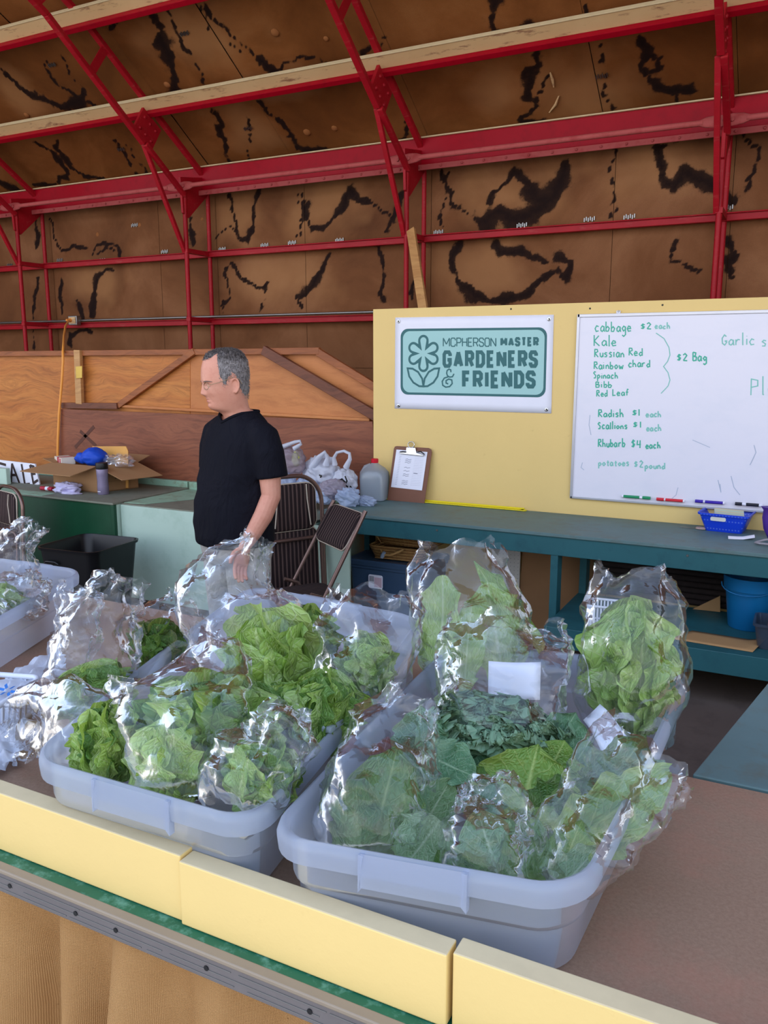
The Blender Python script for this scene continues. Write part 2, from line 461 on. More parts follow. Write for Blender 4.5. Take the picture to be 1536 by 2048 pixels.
def light_attr(V2, blobs, conv):
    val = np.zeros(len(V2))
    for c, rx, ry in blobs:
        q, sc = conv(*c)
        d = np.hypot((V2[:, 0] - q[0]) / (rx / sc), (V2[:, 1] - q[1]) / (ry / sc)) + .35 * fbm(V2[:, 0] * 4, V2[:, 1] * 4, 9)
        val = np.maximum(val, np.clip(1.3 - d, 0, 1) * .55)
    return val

# back wall: hardboard sheets between the girts
TRUSS_X = [-7.84, -5.50, -3.14, -0.69, 1.75]
SEAM_X = [-10.4, -9.0, -7.80, -6.21, -5.46, -4.41, -3.10, -1.52, -0.65, .9, 2.4, 4.2]
SEAM_Z = [0.0, 1.62, 2.10, 2.745, 3.42]
wall = structure('wall_back')
def conv_w(px, py):
    p = atY(px, py, WALL_Y); return (p.x, p.z), ppm(p)
for i in range(len(SEAM_X) - 1):
    for k in range(len(SEAM_Z) - 1):
        x0, x1, z0, z1 = SEAM_X[i] + .002, SEAM_X[i + 1] - .002, SEAM_Z[k] + .002, SEAM_Z[k + 1] - .002
        fine = k >= 1 and x1 > -9 and x0 < .6
        st = .022 if fine else .4
        nx, nz = max(2, int((x1 - x0) / st)), max(2, int((z1 - z0) / st))
        X, Z = np.meshgrid(np.linspace(x0, x1, nx), np.linspace(z0, z1, nz), indexing='ij')
        Yv = np.full(X.size, WALL_Y) + .004 * (((i * 3 + k * 5) % 3) - 1)
        V = np.stack([X.ravel(), Yv, Z.ravel()], 1); V2 = V[:, [0, 2]]
        at = {'stain': np.zeros(len(V)), 'light': np.zeros(len(V))}
        if fine:
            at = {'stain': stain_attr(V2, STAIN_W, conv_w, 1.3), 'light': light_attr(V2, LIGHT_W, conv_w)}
        F = grid_faces(nx, nz)
        # rim depth so the sheet has thickness
        np_mesh('panel', V, F, M['wall'], wall, attrs=at, smooth=False)
bk = MB(); bk.box((-12, WALL_Y + .03, 0), (6, WALL_Y + .1, 3.6)); bk.build('backing', M['wall'], wall)

# vaulted ceiling boards (arc in the Y-Z plane, leaning out over the counter)
ceil = structure('ceiling')
ARC = [(WALL_Y, 3.52), (6.16, 4.03), (5.42, 4.50), (4.4, 5.0), (3.2, 5.36), (1.6, 5.52)]
CX = [-12, -9.0, -7.80, -6.35, -5.46, -4.5, -3.10, -1.62, -0.65, .9, 2.4, 6]
def conv_c(px, py):
    # hit the sloping board plane through ARC[0]-ARC[2]
    (y0, z0), (y1, z1) = ARC[0], ARC[2]
    n = Vector((0, z1 - z0, y0 - y1)); n.normalize()
    d = ray(px, py); tt = (Vector((0, y0, z0)) - CAM).dot(n) / d.dot(n); p = CAM + d * tt
    return (p.x, (y0 - p.y) / (y0 - y1) * math.hypot(y0 - y1, z1 - z0)), ppm(p)
for i in range(len(CX) - 1):
    for k in range(len(ARC) - 1):
        (ya, za), (yb, zb) = ARC[k], ARC[k + 1]
        L = math.hypot(yb - ya, zb - za); s0 = math.hypot(ya - ARC[0][0], za - ARC[0][1])
        fine = k < 2 and CX[i + 1] > -10 and CX[i] < .6
        st = .024 if fine else .5
        x0, x1 = CX[i] + .002, CX[i + 1] - .002
        nx, nz = max(2, int((x1 - x0) / st)), max(2, int(L / st))
        X, U = np.meshgrid(np.linspace(x0, x1, nx), np.linspace(.002 / L, 1 - .002 / L, nz), indexing='ij')
        X, U = X.ravel(), U.ravel()
        off = .004 * ((i * 2 + k) % 3 - 1)
        V = np.stack([X, ya + (yb - ya) * U, za + (zb - za) * U + off], 1)
        at = {'stain': np.zeros(len(V)), 'light': np.zeros(len(V))}
        if fine:
            V2 = np.stack([X, s0 + U * L], 1)
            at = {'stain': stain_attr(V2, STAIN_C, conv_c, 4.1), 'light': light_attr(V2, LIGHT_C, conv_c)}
        np_mesh('panel', V, grid_faces(nx, nz), M['vault'], ceil, attrs=at, smooth=False)
rf = MB()
for (ya, za), (yb, zb) in zip(ARC[:-1], ARC[1:]):
    rf.prism([(-12, ya, za + .05), (-12, yb, zb + .05), (-12, yb, zb + .14), (-12, ya, za + .14)], (18, 0, 0))
rf.build('roof_sheet', M['steel'], ceil)
# end walls, far out of frame, close the shed
for nm, x in (('wall_left', -11.9), ('wall_right', 5.8)):
    w = MB(); w.box((x, 2.2, 0), (x + .1, WALL_Y, 5.4)); o = w.build(nm, M['wall']); o['kind'] = 'structure'

# ------------------------------------------------------------------ red steel frame
OUT_ARC = [(6.87, 0.0), (6.87, 3.44), (6.10, 3.935), (5.40, 4.395), (4.38, 4.90), (3.2, 5.25), (1.65, 5.41)]
IN_ARC = [(6.52, 0.0), (6.52, 3.22), (6.00, 3.60), (5.00, 4.32), (4.15, 4.73), (3.1, 5.02), (1.65, 5.16)]
def make_truss(x, label):
    t = thing('roof_truss', label, 'truss', (x, 6.87, 0), group='red steel roof trusses')
    R = M['red']
    def P(y, z, dx=0): return (dx, y - 6.87, z)
    def tub(name, a, b, r): m = MB(); m.tube([a, b], r, 8); return m.build(name, R, t, smooth=60)
    tub('outer_post', P(6.87, 0), P(6.87, 3.44), .021)
    tub('inner_post', P(6.52, 0), P(6.52, 3.3), .022)
    for i in range(1, len(OUT_ARC) - 1):
        m = MB(); m.bar(P(*OUT_ARC[i]), P(*OUT_ARC[i + 1]), .045, .05, (1, 0, 0)); m.build('outer_chord', R, t, bevel=.006)
    for i in range(2, len(IN_ARC) - 1):
        m = MB(); m.bar(P(*IN_ARC[i]), P(*IN_ARC[i + 1]), .045, .05, (1, 0, 0)); m.build('inner_chord', R, t, bevel=.006)
    # knee: two struts from the riveted plate down to the post
    m = MB(); m.bar(P(6.02, 3.60, -.02), P(6.52, 2.72, -.02), .035, .04, (1, 0, 0)); m.build('knee_strut', R, t, bevel=.005)
    m = MB(); m.bar(P(6.00, 3.59, .02), P(6.50, 3.24, .02), .04, .045, (1, 0, 0)); m.build('knee_strut', R, t, bevel=.005)
    # gusset at the eave
    m = MB(); m.prism([P(6.46, 3.40, -.012), P(6.90, 3.47, -.012), P(6.90, 3.33, -.012), P(6.56, 3.04, -.012), P(6.48, 3.08, -.012)], (.024, 0, 0))
    g = m.build('gusset_plate', R, t, bevel=.003)
    # riveted splice plate
    c = Vector((0, 6.05 - 6.87, 3.73)); d = Vector((0, -.63, .42)).normalized(); n = Vector((0, .42, .63)).normalized()
    pts = [c + d * (a * .13) + n * (b * .12) + Vector((-.014, 0, 0)) for a, b in ((-1, -1), (1, -1), (1, 1), (-1, 1))]
    m = MB(); m.prism(pts, (.028, 0, 0)); g = m.build('splice_plate', R, t, bevel=.003)
    for a in (-.6, 0, .6):
        for b in (-.55, .45):
            p = c + d * (a * .13) + n * (b * .12)
            for s in (-1, 1):
                m = MB(); m.lathe([(.016, 0), (.014, .008), (.006, .013)], 8, Matrix.Translation(p + Vector((s * .014, 0, 0))) @ Matrix.Rotation(s * math.pi / 2, 4, 'Y'))
                m.build('bolt', R, g, smooth=50)
    # web braces up the slope
    for ya in (5.42, 4.9, 4.3, 3.7, 3.0, 2.3):
        def on(A, y):
            for (y0, z0), (y1, z1) in zip(A[1:-1], A[2:]):
                if y1 <= y <= y0: return z0 + (z1 - z0) * (y0 - y) / (y0 - y1)
            return A[-1][1]
        m = MB(); m.bar(P(ya, on(IN_ARC, ya)), P(ya + .18, on(OUT_ARC, ya + .18)), .006, .075, (0, -1, .7)); m.build('web_plate', R, t, bevel=.002)
    # horizontal stubs at the girts
    for z in (2.09, 2.735):
        m = MB(); m.bar(P(6.50, z), P(6.90, z), .05, .045); m.build('girt_stub', R, t, bevel=.004)
    return t
for x, lb in zip(TRUSS_X, ('red steel truss at the far left edge of the wall', 'red steel truss behind the man with riveted plate, second from left',
                           'red steel truss rising behind the banner and leaning board', 'red steel truss on the right above the whiteboard',
                           'red steel truss out of frame at the right')):
    if x < 1: make_truss(x, lb)

def hbeam(name, label, y, z, parts):
    t = thing(name, label, 'beam', (0, y, z))
    for nm, mat, lo, hi, rot in parts:
        m = MB(); m.box((-11.8, lo[0], lo[1]), (5.7, hi[0], hi[1]), Matrix.Rotation(rot, 4, 'X')); m.build(nm, mat, t, bevel=.004)
    return t
th = math.atan2(.46, .71)
eave = hbeam('eave_beam', 'deep red eave channel with dusty lower flange running along the wall head', 6.80, 3.43,
      [('web', M['deep_red'], (-.02, -.11), (.03, .115), 0), ('bottom_flange', M['deep_red'], (-.075, -.125), (.04, -.105), 0), ('lower_lip', M['red_dusty'], (-.08, -.155), (-.068, -.11), 0), ('top_lip', M['dusty_top'], (-.045, .112), (.04, .124), 0)])
for k in range(52):
    m = MB(); m.lathe([(.012, 0), (.010, .008), (.003, .011)], 7, Matrix.Translation((-9 + k * .19, -.08, -.132)) @ Matrix.Rotation(math.pi / 2, 4, 'X')); m.build('bolt', M['red_dusty'], eave, smooth=60)
for (lb, y, z) in (('red and cream purlin across the middle of the ceiling', 6.06, 3.93), ('red and cream purlin at the top left corner of the photo', 5.33, 4.41)):
    hbeam('purlin', lb, y, z, [('cream_web', M['cream'], (-.085, -.03), (.03, -.0), -th), ('red_flange', M['deep_red'], (.03, -.07), (.075, .005), -th), ('front_lip', M['dusty_top'], (-.09, -.035), (-.083, .0), -th)])
g1 = hbeam('girt', 'narrow red girt just below the eave channel', 6.86, 2.735, [('angle', M['red'], (-.03, -.028), (.03, .028), 0), ('angle_lip', M['red'], (-.05, .02), (.03, .03), 0)])
g2 = hbeam('girt', 'lower red girt carrying the grey conduit', 6.86, 2.075, [('angle', M['red'], (-.03, -.028), (.03, .028), 0), ('angle_lip', M['red'], (-.05, .02), (.03, .03), 0)])
# tie pipes with flattened ends, bolted at each truss
for a, b, lb in ((-10.2, -7.84, 'red tie pipe at the far left between trusses'), (-7.84, -5.5, 'red tie pipe left of the man between trusses'), (-5.5, -3.14, 'red tie pipe above the man between trusses'), (-3.14, -.69, 'red tie pipe above the banner between trusses'), (-.69, 1.7, 'red tie pipe at the right edge of the photo')):
    t = thing('tie_pipe', lb, 'pipe', ((a + b) / 2, 6.46, 3.315), group='red tie pipes'); h = (b - a) / 2
    m = MB(); m.tube([(-h + .14, 0, 0), (h - .14, 0, 0)], .021, 10); m.build('pipe', M['red_dusty'], t, smooth=60)
    for s in (-1, 1):
        L = []
        for u, w, th2 in ((.16, .021, .021), (.12, .036, .012), (.05, .04, .008), (.0, .034, .008), (-.012, .018, .008)):
            L.append([(s * (h - u), th2 * math.sin(q), w * math.cos(q)) for q in [2 * math.pi * k / 10 for k in range(10)]])
        m = MB(); m.loft(L); e = m.build('flattened_end', M['red_dusty'], t, smooth=60)
        m = MB(); m.lathe([(.017, 0), (.015, .012), (.004, .016)], 8, Matrix.Translation((s * (h - .05), -.008, 0)) @ Matrix.Rotation(math.pi / 2, 4, 'X')); m.build('bolt', M['red_dusty'], e, smooth=50)
# nail clips at the board joints
clipm = M['steel']
for (px, py, ceilq) in ((270,450,0),(205,520,0),(330,503,0),(445,498,0),(530,490,0),(585,485,0),(680,480,0),(1045,450,0),(1180,438,0),(1260,433,0),(878,464,0),(20,530,0),(120,520,0),(1455,415,0),(105,128,1),(370,65,1),(243,297,1),(497,255,1),(1205,150,1)):
    if ceilq:
        q, sc = conv_c(px, py); u = q[1] / math.hypot(WALL_Y - 5.42, 4.5 - 3.52)
        p = Vector((q[0], WALL_Y - u * (WALL_Y - 5.42) - .004, 3.52 + u * .98 - .008))
    else: p = atY(px, py, WALL_Y - .01)
    m = MB()
    for k in range(6):
        m.box((-.045 + k * .016 - .004, -.004, -.02 + .008 * (k % 2)), (-.045 + k * .016 + .004, .004, .01 + .008 * (k % 2)), Matrix.Translation(p) @ (Matrix.Rotation(.99, 4, 'X') if ceilq else Matrix.Identity(4)))
    m.build('board_clip', clipm, ceil if ceilq else wall)
# dents pressed out of the boards, and torn paper strips
def on_vault(px, py, off=.0):
    q, sc = conv_c(px, py); u = q[1] / math.hypot(WALL_Y - 5.42, 4.5 - 3.52)
    return Vector((q[0], WALL_Y - u * (WALL_Y - 5.42) - off * .54, 3.52 + u * .98 - off * .84))
VR = Matrix.Rotation(math.pi - .57, 4, 'X')
for px, py, r_, up_ in ((550, 66, .035, 1), (652, 78, .022, 1), (334, 170, .032, 1), (614, 265, .036, 1), (669, 257, .030, 1), (53, 231, .03, 1), (279, 450, .025, 0), (195, 469, .026, 0), (404, 438, .02, 0)):
    m = MB(); prof = [(r_ * k, .5 * r_ * math.sqrt(max(0, 1 - k * k)) - .004) for k in (1, .92, .75, .5, .2)]
    m.lathe(prof, 16, Matrix.Translation(on_vault(px, py)) @ VR if up_ else Matrix.Translation(atY(px, py, WALL_Y - .002)) @ Matrix.Rotation(math.pi / 2, 4, 'X'))
    m.build('dent', M['dent'], ceil if up_ else wall, smooth=80)
for pts in (((1101, 143), (1106, 158), (1108, 172)), ((1118, 190), (1112, 206), (1099, 223))):
    m = MB(); m.tube([on_vault(x, y, .012) for x, y in pts], [.006, .012, .005], 5); m.build('torn_strip', M['cream'], ceil, smooth=80)
# conduit along the lower girt, outlet box and orange cord
m = MB(); m.tube([(-11, 6.80, 2.125), (-2.6, 6.80, 2.125)], .012, 8)
o = m.build('conduit', M['steel'], smooth=60); tag(o, 'thin grey conduit lying along the lower red girt', 'conduit')
p = atY(149, 641, 6.76)
t = thing('outlet_box', 'grey metal outlet box on the lower red girt with orange plug', 'outlet', p)
m = MB(); m.box((-.065, -.03, -.05), (.065, .03, .05)); m.build('box', M['steel'], t, bevel=.006)
m = MB(); m.box((-.05, -.038, -.035), (.05, -.03, .035)); m.build('cover_plate', M['cream'], t, bevel=.003)
m = MB(); m.lathe([(.022, 0), (.02, .03), (.012, .06)], 10, Matrix.Translation((-.02, -.036, 0)) @ Matrix.Rotation(math.pi / 2, 4, 'X')); m.build('plug', paint('orange_plug', srgb(236, 150, 70), .5), t, smooth=50)
M['orange'] = paint('orange_cord', srgb(240, 160, 70), .45)
pts = [(138,641,6.70),(131,652,6.4),(128,672,5.8),(127,690,5.3),(126,704,5.095),(126,724,5.09),(124,760,5.09),(121,795,5.08),(118,830,5.07),(116,880,5.065),(115,935,5.06)]
m = MB(); m.tube([atY(*q) for q in pts], .011, 8); o = m.build('power_cord', M['orange'], smooth=80); tag(o, 'orange extension cord hanging from the outlet down the plywood', 'cord')

# leaning pine stick above the partition
a, b = atY(822, 460, 6.45), atY(850, 640, 5.9)
m = MB(); b2 = a + (b - a) * 2.2; m.bar(a, b2, .075, .03, (0, 1, 0)); o = m.build('leaning_board', M['pine'], bevel=.003); tag(o, 'pale pine board leaning behind the yellow partition', 'board')

# ------------------------------------------------------------------ plywood half wall behind the left counter
PY = 5.16
pw = thing('plywood_half_wall', 'orange brown plywood half wall with nailed battens behind the left counter', 'wall panel', (-5, PY, 0))
def ply(name, pts, y, th_, mat, parent=pw, bevel=.002):
    P3 = [atY(px, py, y) for px, py in pts]
    m = MB(); m.prism([p - Vector(parent.location) for p in P3], (0, th_, 0)); return m.build(name, mat, parent, bevel=bevel)
def pb(name, a, b, w, y, mat, th_=.035, parent=pw):
    A, B = atY(*a, y), atY(*b, y)
    m = MB(); m.bar(A - Vector(parent.location), B - Vector(parent.location), th_, w, (B - A).cross(Vector((0, 1, 0)))); return m.build(name, mat, parent, bevel=.004)
ply('plywood_sheet', [(-150, 705), (380, 702), (380, 1010), (-150, 1010)], PY, .018, M['ply_orange'])
ply('plywood_sheet', [(380, 702), (640, 697), (760, 775), (760, 1050), (380, 1010)], PY + .004, .018, M['ply_smooth'])
pb('top_rail', (-150, 709), (533, 703), .045, PY - .02, M['batten'])
pb('top_rail', (527, 703), (640, 702), .05, PY - .024, M['batten'])
pb('diagonal_batten', (636, 704), (765, 783), .055, PY - .022, M['batten'])
pb('diagonal_batten', (527, 700), (762, 838), .07, PY - .05, M['batten_dark'], .04)
pb('diagonal_batten', (238, 811), (390, 702), .05, PY - .026, M['batten'])
pb('cross_rail', (240, 812), (740, 840), .022, PY - .02, M['ply_smooth'], .02)
pb('short_rail', (125, 811), (236, 812), .05, PY - .04, M['batten_dark'])
pb('post_batten', (156, 700), (160, 808), .07, PY - .045, M['pine'])
h = ply('brass_hinge', [(151, 733), (164, 732), (164, 756), (152, 757)], PY - .068, .004, paint('brass', srgb(190, 160, 80), .4, .7))
lp = thing('leaning_plywood', 'dark reddish plywood sheet leaning on the half wall with a smudged X', 'board', (-5, PY - .06, 0))
ply('sheet', [(122, 818), (745, 843), (760, 1040), (112, 985)], PY - .07, .018, M['ply_red'], lp)
sm = paint('soot_mark', srgb(94, 58, 46), .8, bump=0)
for a, b in (((150, 895), (188, 853)), ((160, 862), (192, 892))):
    pb('smudge', a, b, .03, PY - .0715, sm, .001, lp)

# ------------------------------------------------------------------ yellow partition
PX0, PYW = -2.653, 5.0
pt = thing('yellow_partition', 'tall yellow painted plywood partition behind the teal table', 'partition', (-1, PYW, 0))
m = MB(); m.box((-1.653, 0, 0), (1.9, .03, 2.03)); m.build('panel', M['yellow'], pt, bevel=.003)
m = MB(); m.box((-1.653, .03, 1.94), (1.9, .12, 2.025)); m.build('top_rail', M['yellow'], pt, bevel=.003)
for px, py in ((1022, 618), (1180, 617), (1325, 610), (975, 636)):
    q = atY(px, py, PYW) - Vector((-1, PYW, 0)); m = MB(); m.lathe([(.006, 0), (.005, .002)], 8, Matrix.Translation(q) @ Matrix.Rotation(math.pi / 2, 4, 'X')); m.build('nail_head', M['black'], pt)
# ------------------------------------------------------------------ front counter
def mat_masonite():
    t = NT('brown_hardboard_top'); o = t.obj()
    c = t.mix(t.noise(o, 2.2, 6, .65), srgb(148, 116, 94), srgb(166, 136, 112))
    f = t.noise(o, 150, 4, .7); c = t.mix(t.ramp(f, [(.35, 0.0), (.7, .45)]), c, srgb(116, 84, 66))
    r = t.ramp(t.noise(o, 3.3, 6, .7), [(.52, 0.0), (.66, .35)]); c = t.mix(r, c, srgb(176, 118, 96))
    s = t.ramp(t.noise(t.mapping(o, (3, 40, 3), (0, 0, .5)), 3, 4, .6), [(.70, 0.0), (.75, .35)]); c = t.mix(s, c, srgb(170, 148, 126))
    t.principled(c, .6, 0, t.bump(f, .12, .003), .35); return t.m
M['masonite'] = mat_masonite()
M['green_edge'] = paint('scraped_green_paint', srgb(20, 92, 66), .5, var=.3, vscale=18, dirt=srgb(120, 178, 158), dirt_amt=.6)
def mat_strip():
    t = NT('grey_edge_strip'); o = t.obj()
    c = t.mix(t.noise(o, 5, 6, .7), srgb(98, 92, 92), srgb(130, 124, 122))
    t.principled(c, .5, .35, t.bump(t.noise(o, 40, 4), .1, .003), .4); return t.m
M['strip'] = mat_strip()
ct = thing('market_counter', 'long market counter with brown hardboard top and grey metal front edge', 'counter', (-1.2, .9, 0))
def cbox(name, lo, hi, mat, bevel=.002):
    m = MB(); m.box(lo, hi, Matrix.Translation((1.2, -.9, 0))); return m.build(name, mat, ct, bevel=bevel)
cbox('hardboard_top', (-.62, .93, COUNTER_Z - .007), (1.4, 1.676, COUNTER_Z), M['masonite'])
cbox('hardboard_top', (-3.6, .93, COUNTER_Z - .007), (-.623, 2.06, COUNTER_Z), M['masonite'])
cbox('carcass', (-3.6, .95, .06), (1.4, 1.60, COUNTER_Z - .008), M['dark_green'])
cbox('green_ledge', (-3.6, .872, .79), (1.4, .951, .818), M['green_edge'], .004)
cbox('edge_strip', (-3.6, .860, .772), (1.4, .872, .815), M['strip'], .002)
cbox('strip_lip', (-3.6, .857, .811), (1.4, .876, .819), paint('strip_lip', srgb(150, 136, 118), .55, .3), .002)
for k, z in enumerate((.801, .789, .779)):
    x = -3.5
    while x < 1.3:
        L = rng.uniform(.12, .34); cbox('groove_line', (x, .8590, z), (x + L, .8605, z + .0014), M['steel'], 0); x += L + rng.uniform(.0, .05)
for x in (-1.18, -1.02, -.93, -.745, -.56, -.4):
    m = MB(); m.lathe([(.0045, 0), (.0045, .001)], 8, Matrix.Translation((x + 1.2, -.0405, .792)) @ Matrix.Rotation(math.pi / 2, 4, 'X')); m.build('nail_hole', M['black'], ct)

for nm, x0, x1, z1, y0, lb in (('fascia_board', -1.75, -.822, .934, .898, 'pale yellow fascia board at the left end of the counter front'),
                           ('fascia_board', -.820, -.366, .929, .892, 'pale yellow fascia board in the middle of the counter front'),
                           ('fascia_board', -.360, .62, .931, .898, 'pale yellow fascia board at the right of the counter front')):
    b = MB(); b.box((x0, y0, .819), (x1, y0 + .036, z1)); o = b.build(nm, [M['yellow_board'], M['dusty_top']], None, bevel=.0025)
    for p in o.data.polygons:
        if p.normal.z > .9: p.material_index = 1
    tag(o, lb, 'board', 'yellow fascia boards')

# burlap skirt
def mat_burlap():
    t = NT('burlap'); o = t.obj(); u = t.uv()
    w1 = t.n('ShaderNodeTexWave', wave_type='BANDS', bands_direction='X'); t.l(t.mapping(u, (1, 1, 1)), w1.inputs['Vector']); w1.inputs['Scale'].default_value = 135; w1.inputs['Distortion'].default_value = 1.2; w1.inputs['Detail'].default_value = 2
    w2 = t.n('ShaderNodeTexWave', wave_type='BANDS', bands_direction='Y'); t.l(t.mapping(u, (1, 1, 1)), w2.inputs['Vector']); w2.inputs['Scale'].default_value = 135; w2.inputs['Distortion'].default_value = 1.2; w2.inputs['Detail'].default_value = 2
    h = t.math('MULTIPLY', w1.outputs['Fac'], w2.outputs['Fac'])
    n = t.noise(u, 9, 5, .65)
    c = t.mix(n, srgb(206, 164, 112), srgb(180, 134, 84))
    c = t.mix(t.ramp(h, [(.0, .75), (.35, 0.0)]), c, srgb(120, 82, 44))
    sp = t.ramp(t.noise(u, 60, 3, .6), [(.70, 0.0), (.76, .8)]); c = t.mix(sp, c, srgb(90, 60, 34))
    t.principled(c, .9, 0, t.bump(h, .5, .003), .1); return t.m
nx, nz = 260, 60
Xg, Zg = np.meshgrid(np.linspace(0, 1, nx), np.linspace(0, 1, nz), indexing='ij')
xx = -1.9 + 2.3 * Xg; zz = .782 - .70 * Zg
gath = .35 + .65 * np.clip(Zg * 2.2, 0, 1)
fold = .020 * np.sin(xx * 30 + 2.2 * np.sin(xx * 6.1)) + .015 * np.sin(xx * 17 + 1.3 + 1.5 * np.sin(xx * 3.3)) + .012 * fbm(xx * 9, zz * 2.0, 2.2, 3)
zz = zz + .018
fold = fold * 1.9 + .014 * np.abs(np.sin(xx * 15.5 + 1.4 * np.sin(xx * 4.7)))
yy = np.clip(.898 + fold * (.30 + .85 * np.clip(Zg * 2.4 - .02, 0, 1)) - .05 * Zg, .80, .946)
V = np.stack([xx.ravel(), yy.ravel(), zz.ravel()], 1)
o = np_mesh('burlap_skirt', V, grid_faces(nx, nz), mat_burlap(), uv=np.stack([(xx * 1.15).ravel(), zz.ravel()], 1))
tag(o, 'tan burlap cloth hanging in folds along the counter front', 'cloth')

# ------------------------------------------------------------------ translucent plastic crates
def mat_tub():
    t = NT('translucent_tub_plastic'); o = t.obj()
    tr = t.n('ShaderNodeBsdfTransparent'); tr.inputs[0].default_value = (.92, .95, 1, 1)
    df = t.n('ShaderNodeBsdfDiffuse'); df.inputs[0].default_value = (*srgb(206, 214, 230), 1)
    tl = t.n('ShaderNodeBsdfTranslucent'); tl.inputs[0].default_value = (*srgb(222, 230, 246), 1)
    gl = t.n('ShaderNodeBsdfGlossy'); gl.inputs[0].default_value = (1, 1, 1, 1); gl.inputs['Roughness'].default_value = .22
    m1 = t.n('ShaderNodeMixShader'); m1.inputs[0].default_value = .6; t.l(df.outputs[0], m1.inputs[1]); t.l(tl.outputs[0], m1.inputs[2])
    m2 = t.n('ShaderNodeMixShader'); t.l(tr.outputs[0], m2.inputs[1]); t.l(m1.outputs[0], m2.inputs[2])
    f = t.math('ADD', t.math('MULTIPLY', t.noise(t.mapping(o, (2, 2, 8)), 3, 5, .6), .10), .68)
    t.l(f, m2.inputs[0])
    lw = t.n('ShaderNodeLayerWeight'); lw.inputs[0].default_value = .18
    m3 = t.n('ShaderNodeMixShader'); t.l(t.math('MULTIPLY', t.math('ADD', lw.outputs['Fresnel'], .02), .5, True), m3.inputs[0]); t.l(m2.outputs[0], m3.inputs[1]); t.l(gl.outputs[0], m3.inputs[2])
    t.l(m3.outputs[0], t.out.inputs[0]); return t.m
M['tub'] = mat_tub()
class Quad:
    def __init__(s, FL, FR, BR, BL, zf, zb): s.c = [Vector(p) for p in (FL, FR, BR, BL)]; s.zf = zf; s.zb = zb; s.w = ((s.c[1] - s.c[0]).length + (s.c[2] - s.c[3]).length) / 2; s.l = ((s.c[3] - s.c[0]).length + (s.c[2] - s.c[1]).length) / 2
    def at(s, u, v, dz=0, bow=0.0):
        p = s.c[0] * (1 - u) * (1 - v) + s.c[1] * u * (1 - v) + s.c[2] * u * v + s.c[3] * (1 - u) * v
        x, y = p.x + bow * (2 * u - 1) * math.sin(math.pi * min(max(v, 0), 1)), p.y
        return Vector((x, y, s.zf * (1 - v) + s.zb * v + dz))
    def loop(s, ins, dz, r, bow, n=7, m=8, flat=None):
        out = []
        W, L = s.w, s.l; r = max(r - ins * .6, .015)
        pts = []
        for (cx, cy, a0) in ((W - ins - r, L - ins - r, 0), (ins + r, L - ins - r, 90), (ins + r, ins + r, 180), (W - ins - r, ins + r, 270)):
            for k in range(n + 1):
                a = math.radians(a0 + 90 * k / n); pts.append((cx + r * math.cos(a), cy + r * math.sin(a)))
        full = []
        for i, p in enumerate(pts):
            q = pts[(i + 1) % len(pts)]; full.append(p)
            if (i + 1) % (n + 1) == 0:
                for k in range(1, m): full.append((p[0] + (q[0] - p[0]) * k / m, p[1] + (q[1] - p[1]) * k / m))
        for x, y in full:
            P = s.at(x / W, y / L, dz, bow)
            if flat is not None: P.z = flat
            out.append(P)
        return out
def make_crate(label, Q, base_z, bow, group='translucent tubs on the counter'):
    root = thing('plastic_tub', label, 'tub', (*Q.at(.5, .5).xy, base_z), group=group)
    off = -Vector(root.location)
    r = .075
    prof = [(.001, -.034), (-.001, -.012), (.003, -.001), (.009, .002), (.015, -.001), (.018, -.010), (.020, -.074), (.022, -.082), (.028, -.085)]
    m = MB(); L = [[p + off for p in Q.loop(i, z, r, bow)] for i, z in prof]
    h = Q.zf - base_z
    for f, i in ((.55, .030), (.92, .033)):
        lo = Q.loop(i, -.085, r, bow); L.append([Vector((p.x, p.y, p.z * (1 - f) + (base_z + .002) * f)) + off for p in lo])
    lo = Q.loop(.044, 0, r, bow); L.append([Vector((p.x, p.y, base_z + .003)) + off for p in lo])
    m.loft(L, cap0=False, cap1=True); m.build('body', M['tub'], root, smooth=50)
    # carry flap on the near end and the far end
    for v0, sgn in ((0.0, -1), (1.0, 1)):
        m = MB(); rows = []
        for du, z in ((0, .0015), (.002, -.022), (.002, -.050)):
            rows.append([Q.at(u, v0, z, bow) + Vector((0, sgn * (.0005 + du), 0)) + off for u in np.linspace(.34, .66, 9)])
        b = len(rows[0]); vs = [p for R_ in rows for p in R_]
        m.add(vs, grid_faces(3, b)); fl_ = m.build('carry_flap', M['tub'], root, smooth=60)
        for u in (.34, .66):
            p = Q.at(u, v0, 0, bow) + Vector((0, sgn * .002, 0)) + off
            m = MB(); m.prism([p + Vector((-.004, 0, 0)), p + Vector((.004, 0, 0)), p + Vector((.004 * (1 if u > .5 else -1) , sgn * .001, -.058)), p + Vector((-.004, sgn * .001, -.05))], (0, sgn * -.012, 0)); m.build('rib', M['tub'], fl_)
    for u, sg in ((0, -1), (1, 1)):
        for v in (.33,):
            p = Q.at(u, v, .001, bow) + off
            m = MB(); m.box((-.011, -.025, 0), (.011, .025, .012), Matrix.Translation(p - Vector((sg * .010, 0, 0)))); m.build('rim_tab', M['tub'], root, bevel=.004)
    return root
ZR = 1.022
def zq(px, py, z=ZR): return atZ(px, py, z).xy.to_3d()
QA = Quad(zq(517, 1673), zq(1168, 1790), zq(1386, 1336), Vector((-.735, 1.80, 0)), ZR, ZR)
QB = Quad(zq(45, 1518), zq(508, 1652), Vector((-.845, 1.88, 0)), Vector((-1.44, 1.93, 0)), ZR, ZR + .02)
QD = Quad(Vector((-2.15, .85, 0)), Vector((-1.70, .95, 0)), zq(172, 1140), Vector((-2.52, 1.87, 0)), ZR, ZR)
make_crate('translucent plastic tub at the right, holding cabbage and kale bags', QA, COUNTER_Z + .001, .006)
make_crate('translucent plastic tub in the middle, heaped with bagged lettuce', QB, COUNTER_Z + .001, .010)
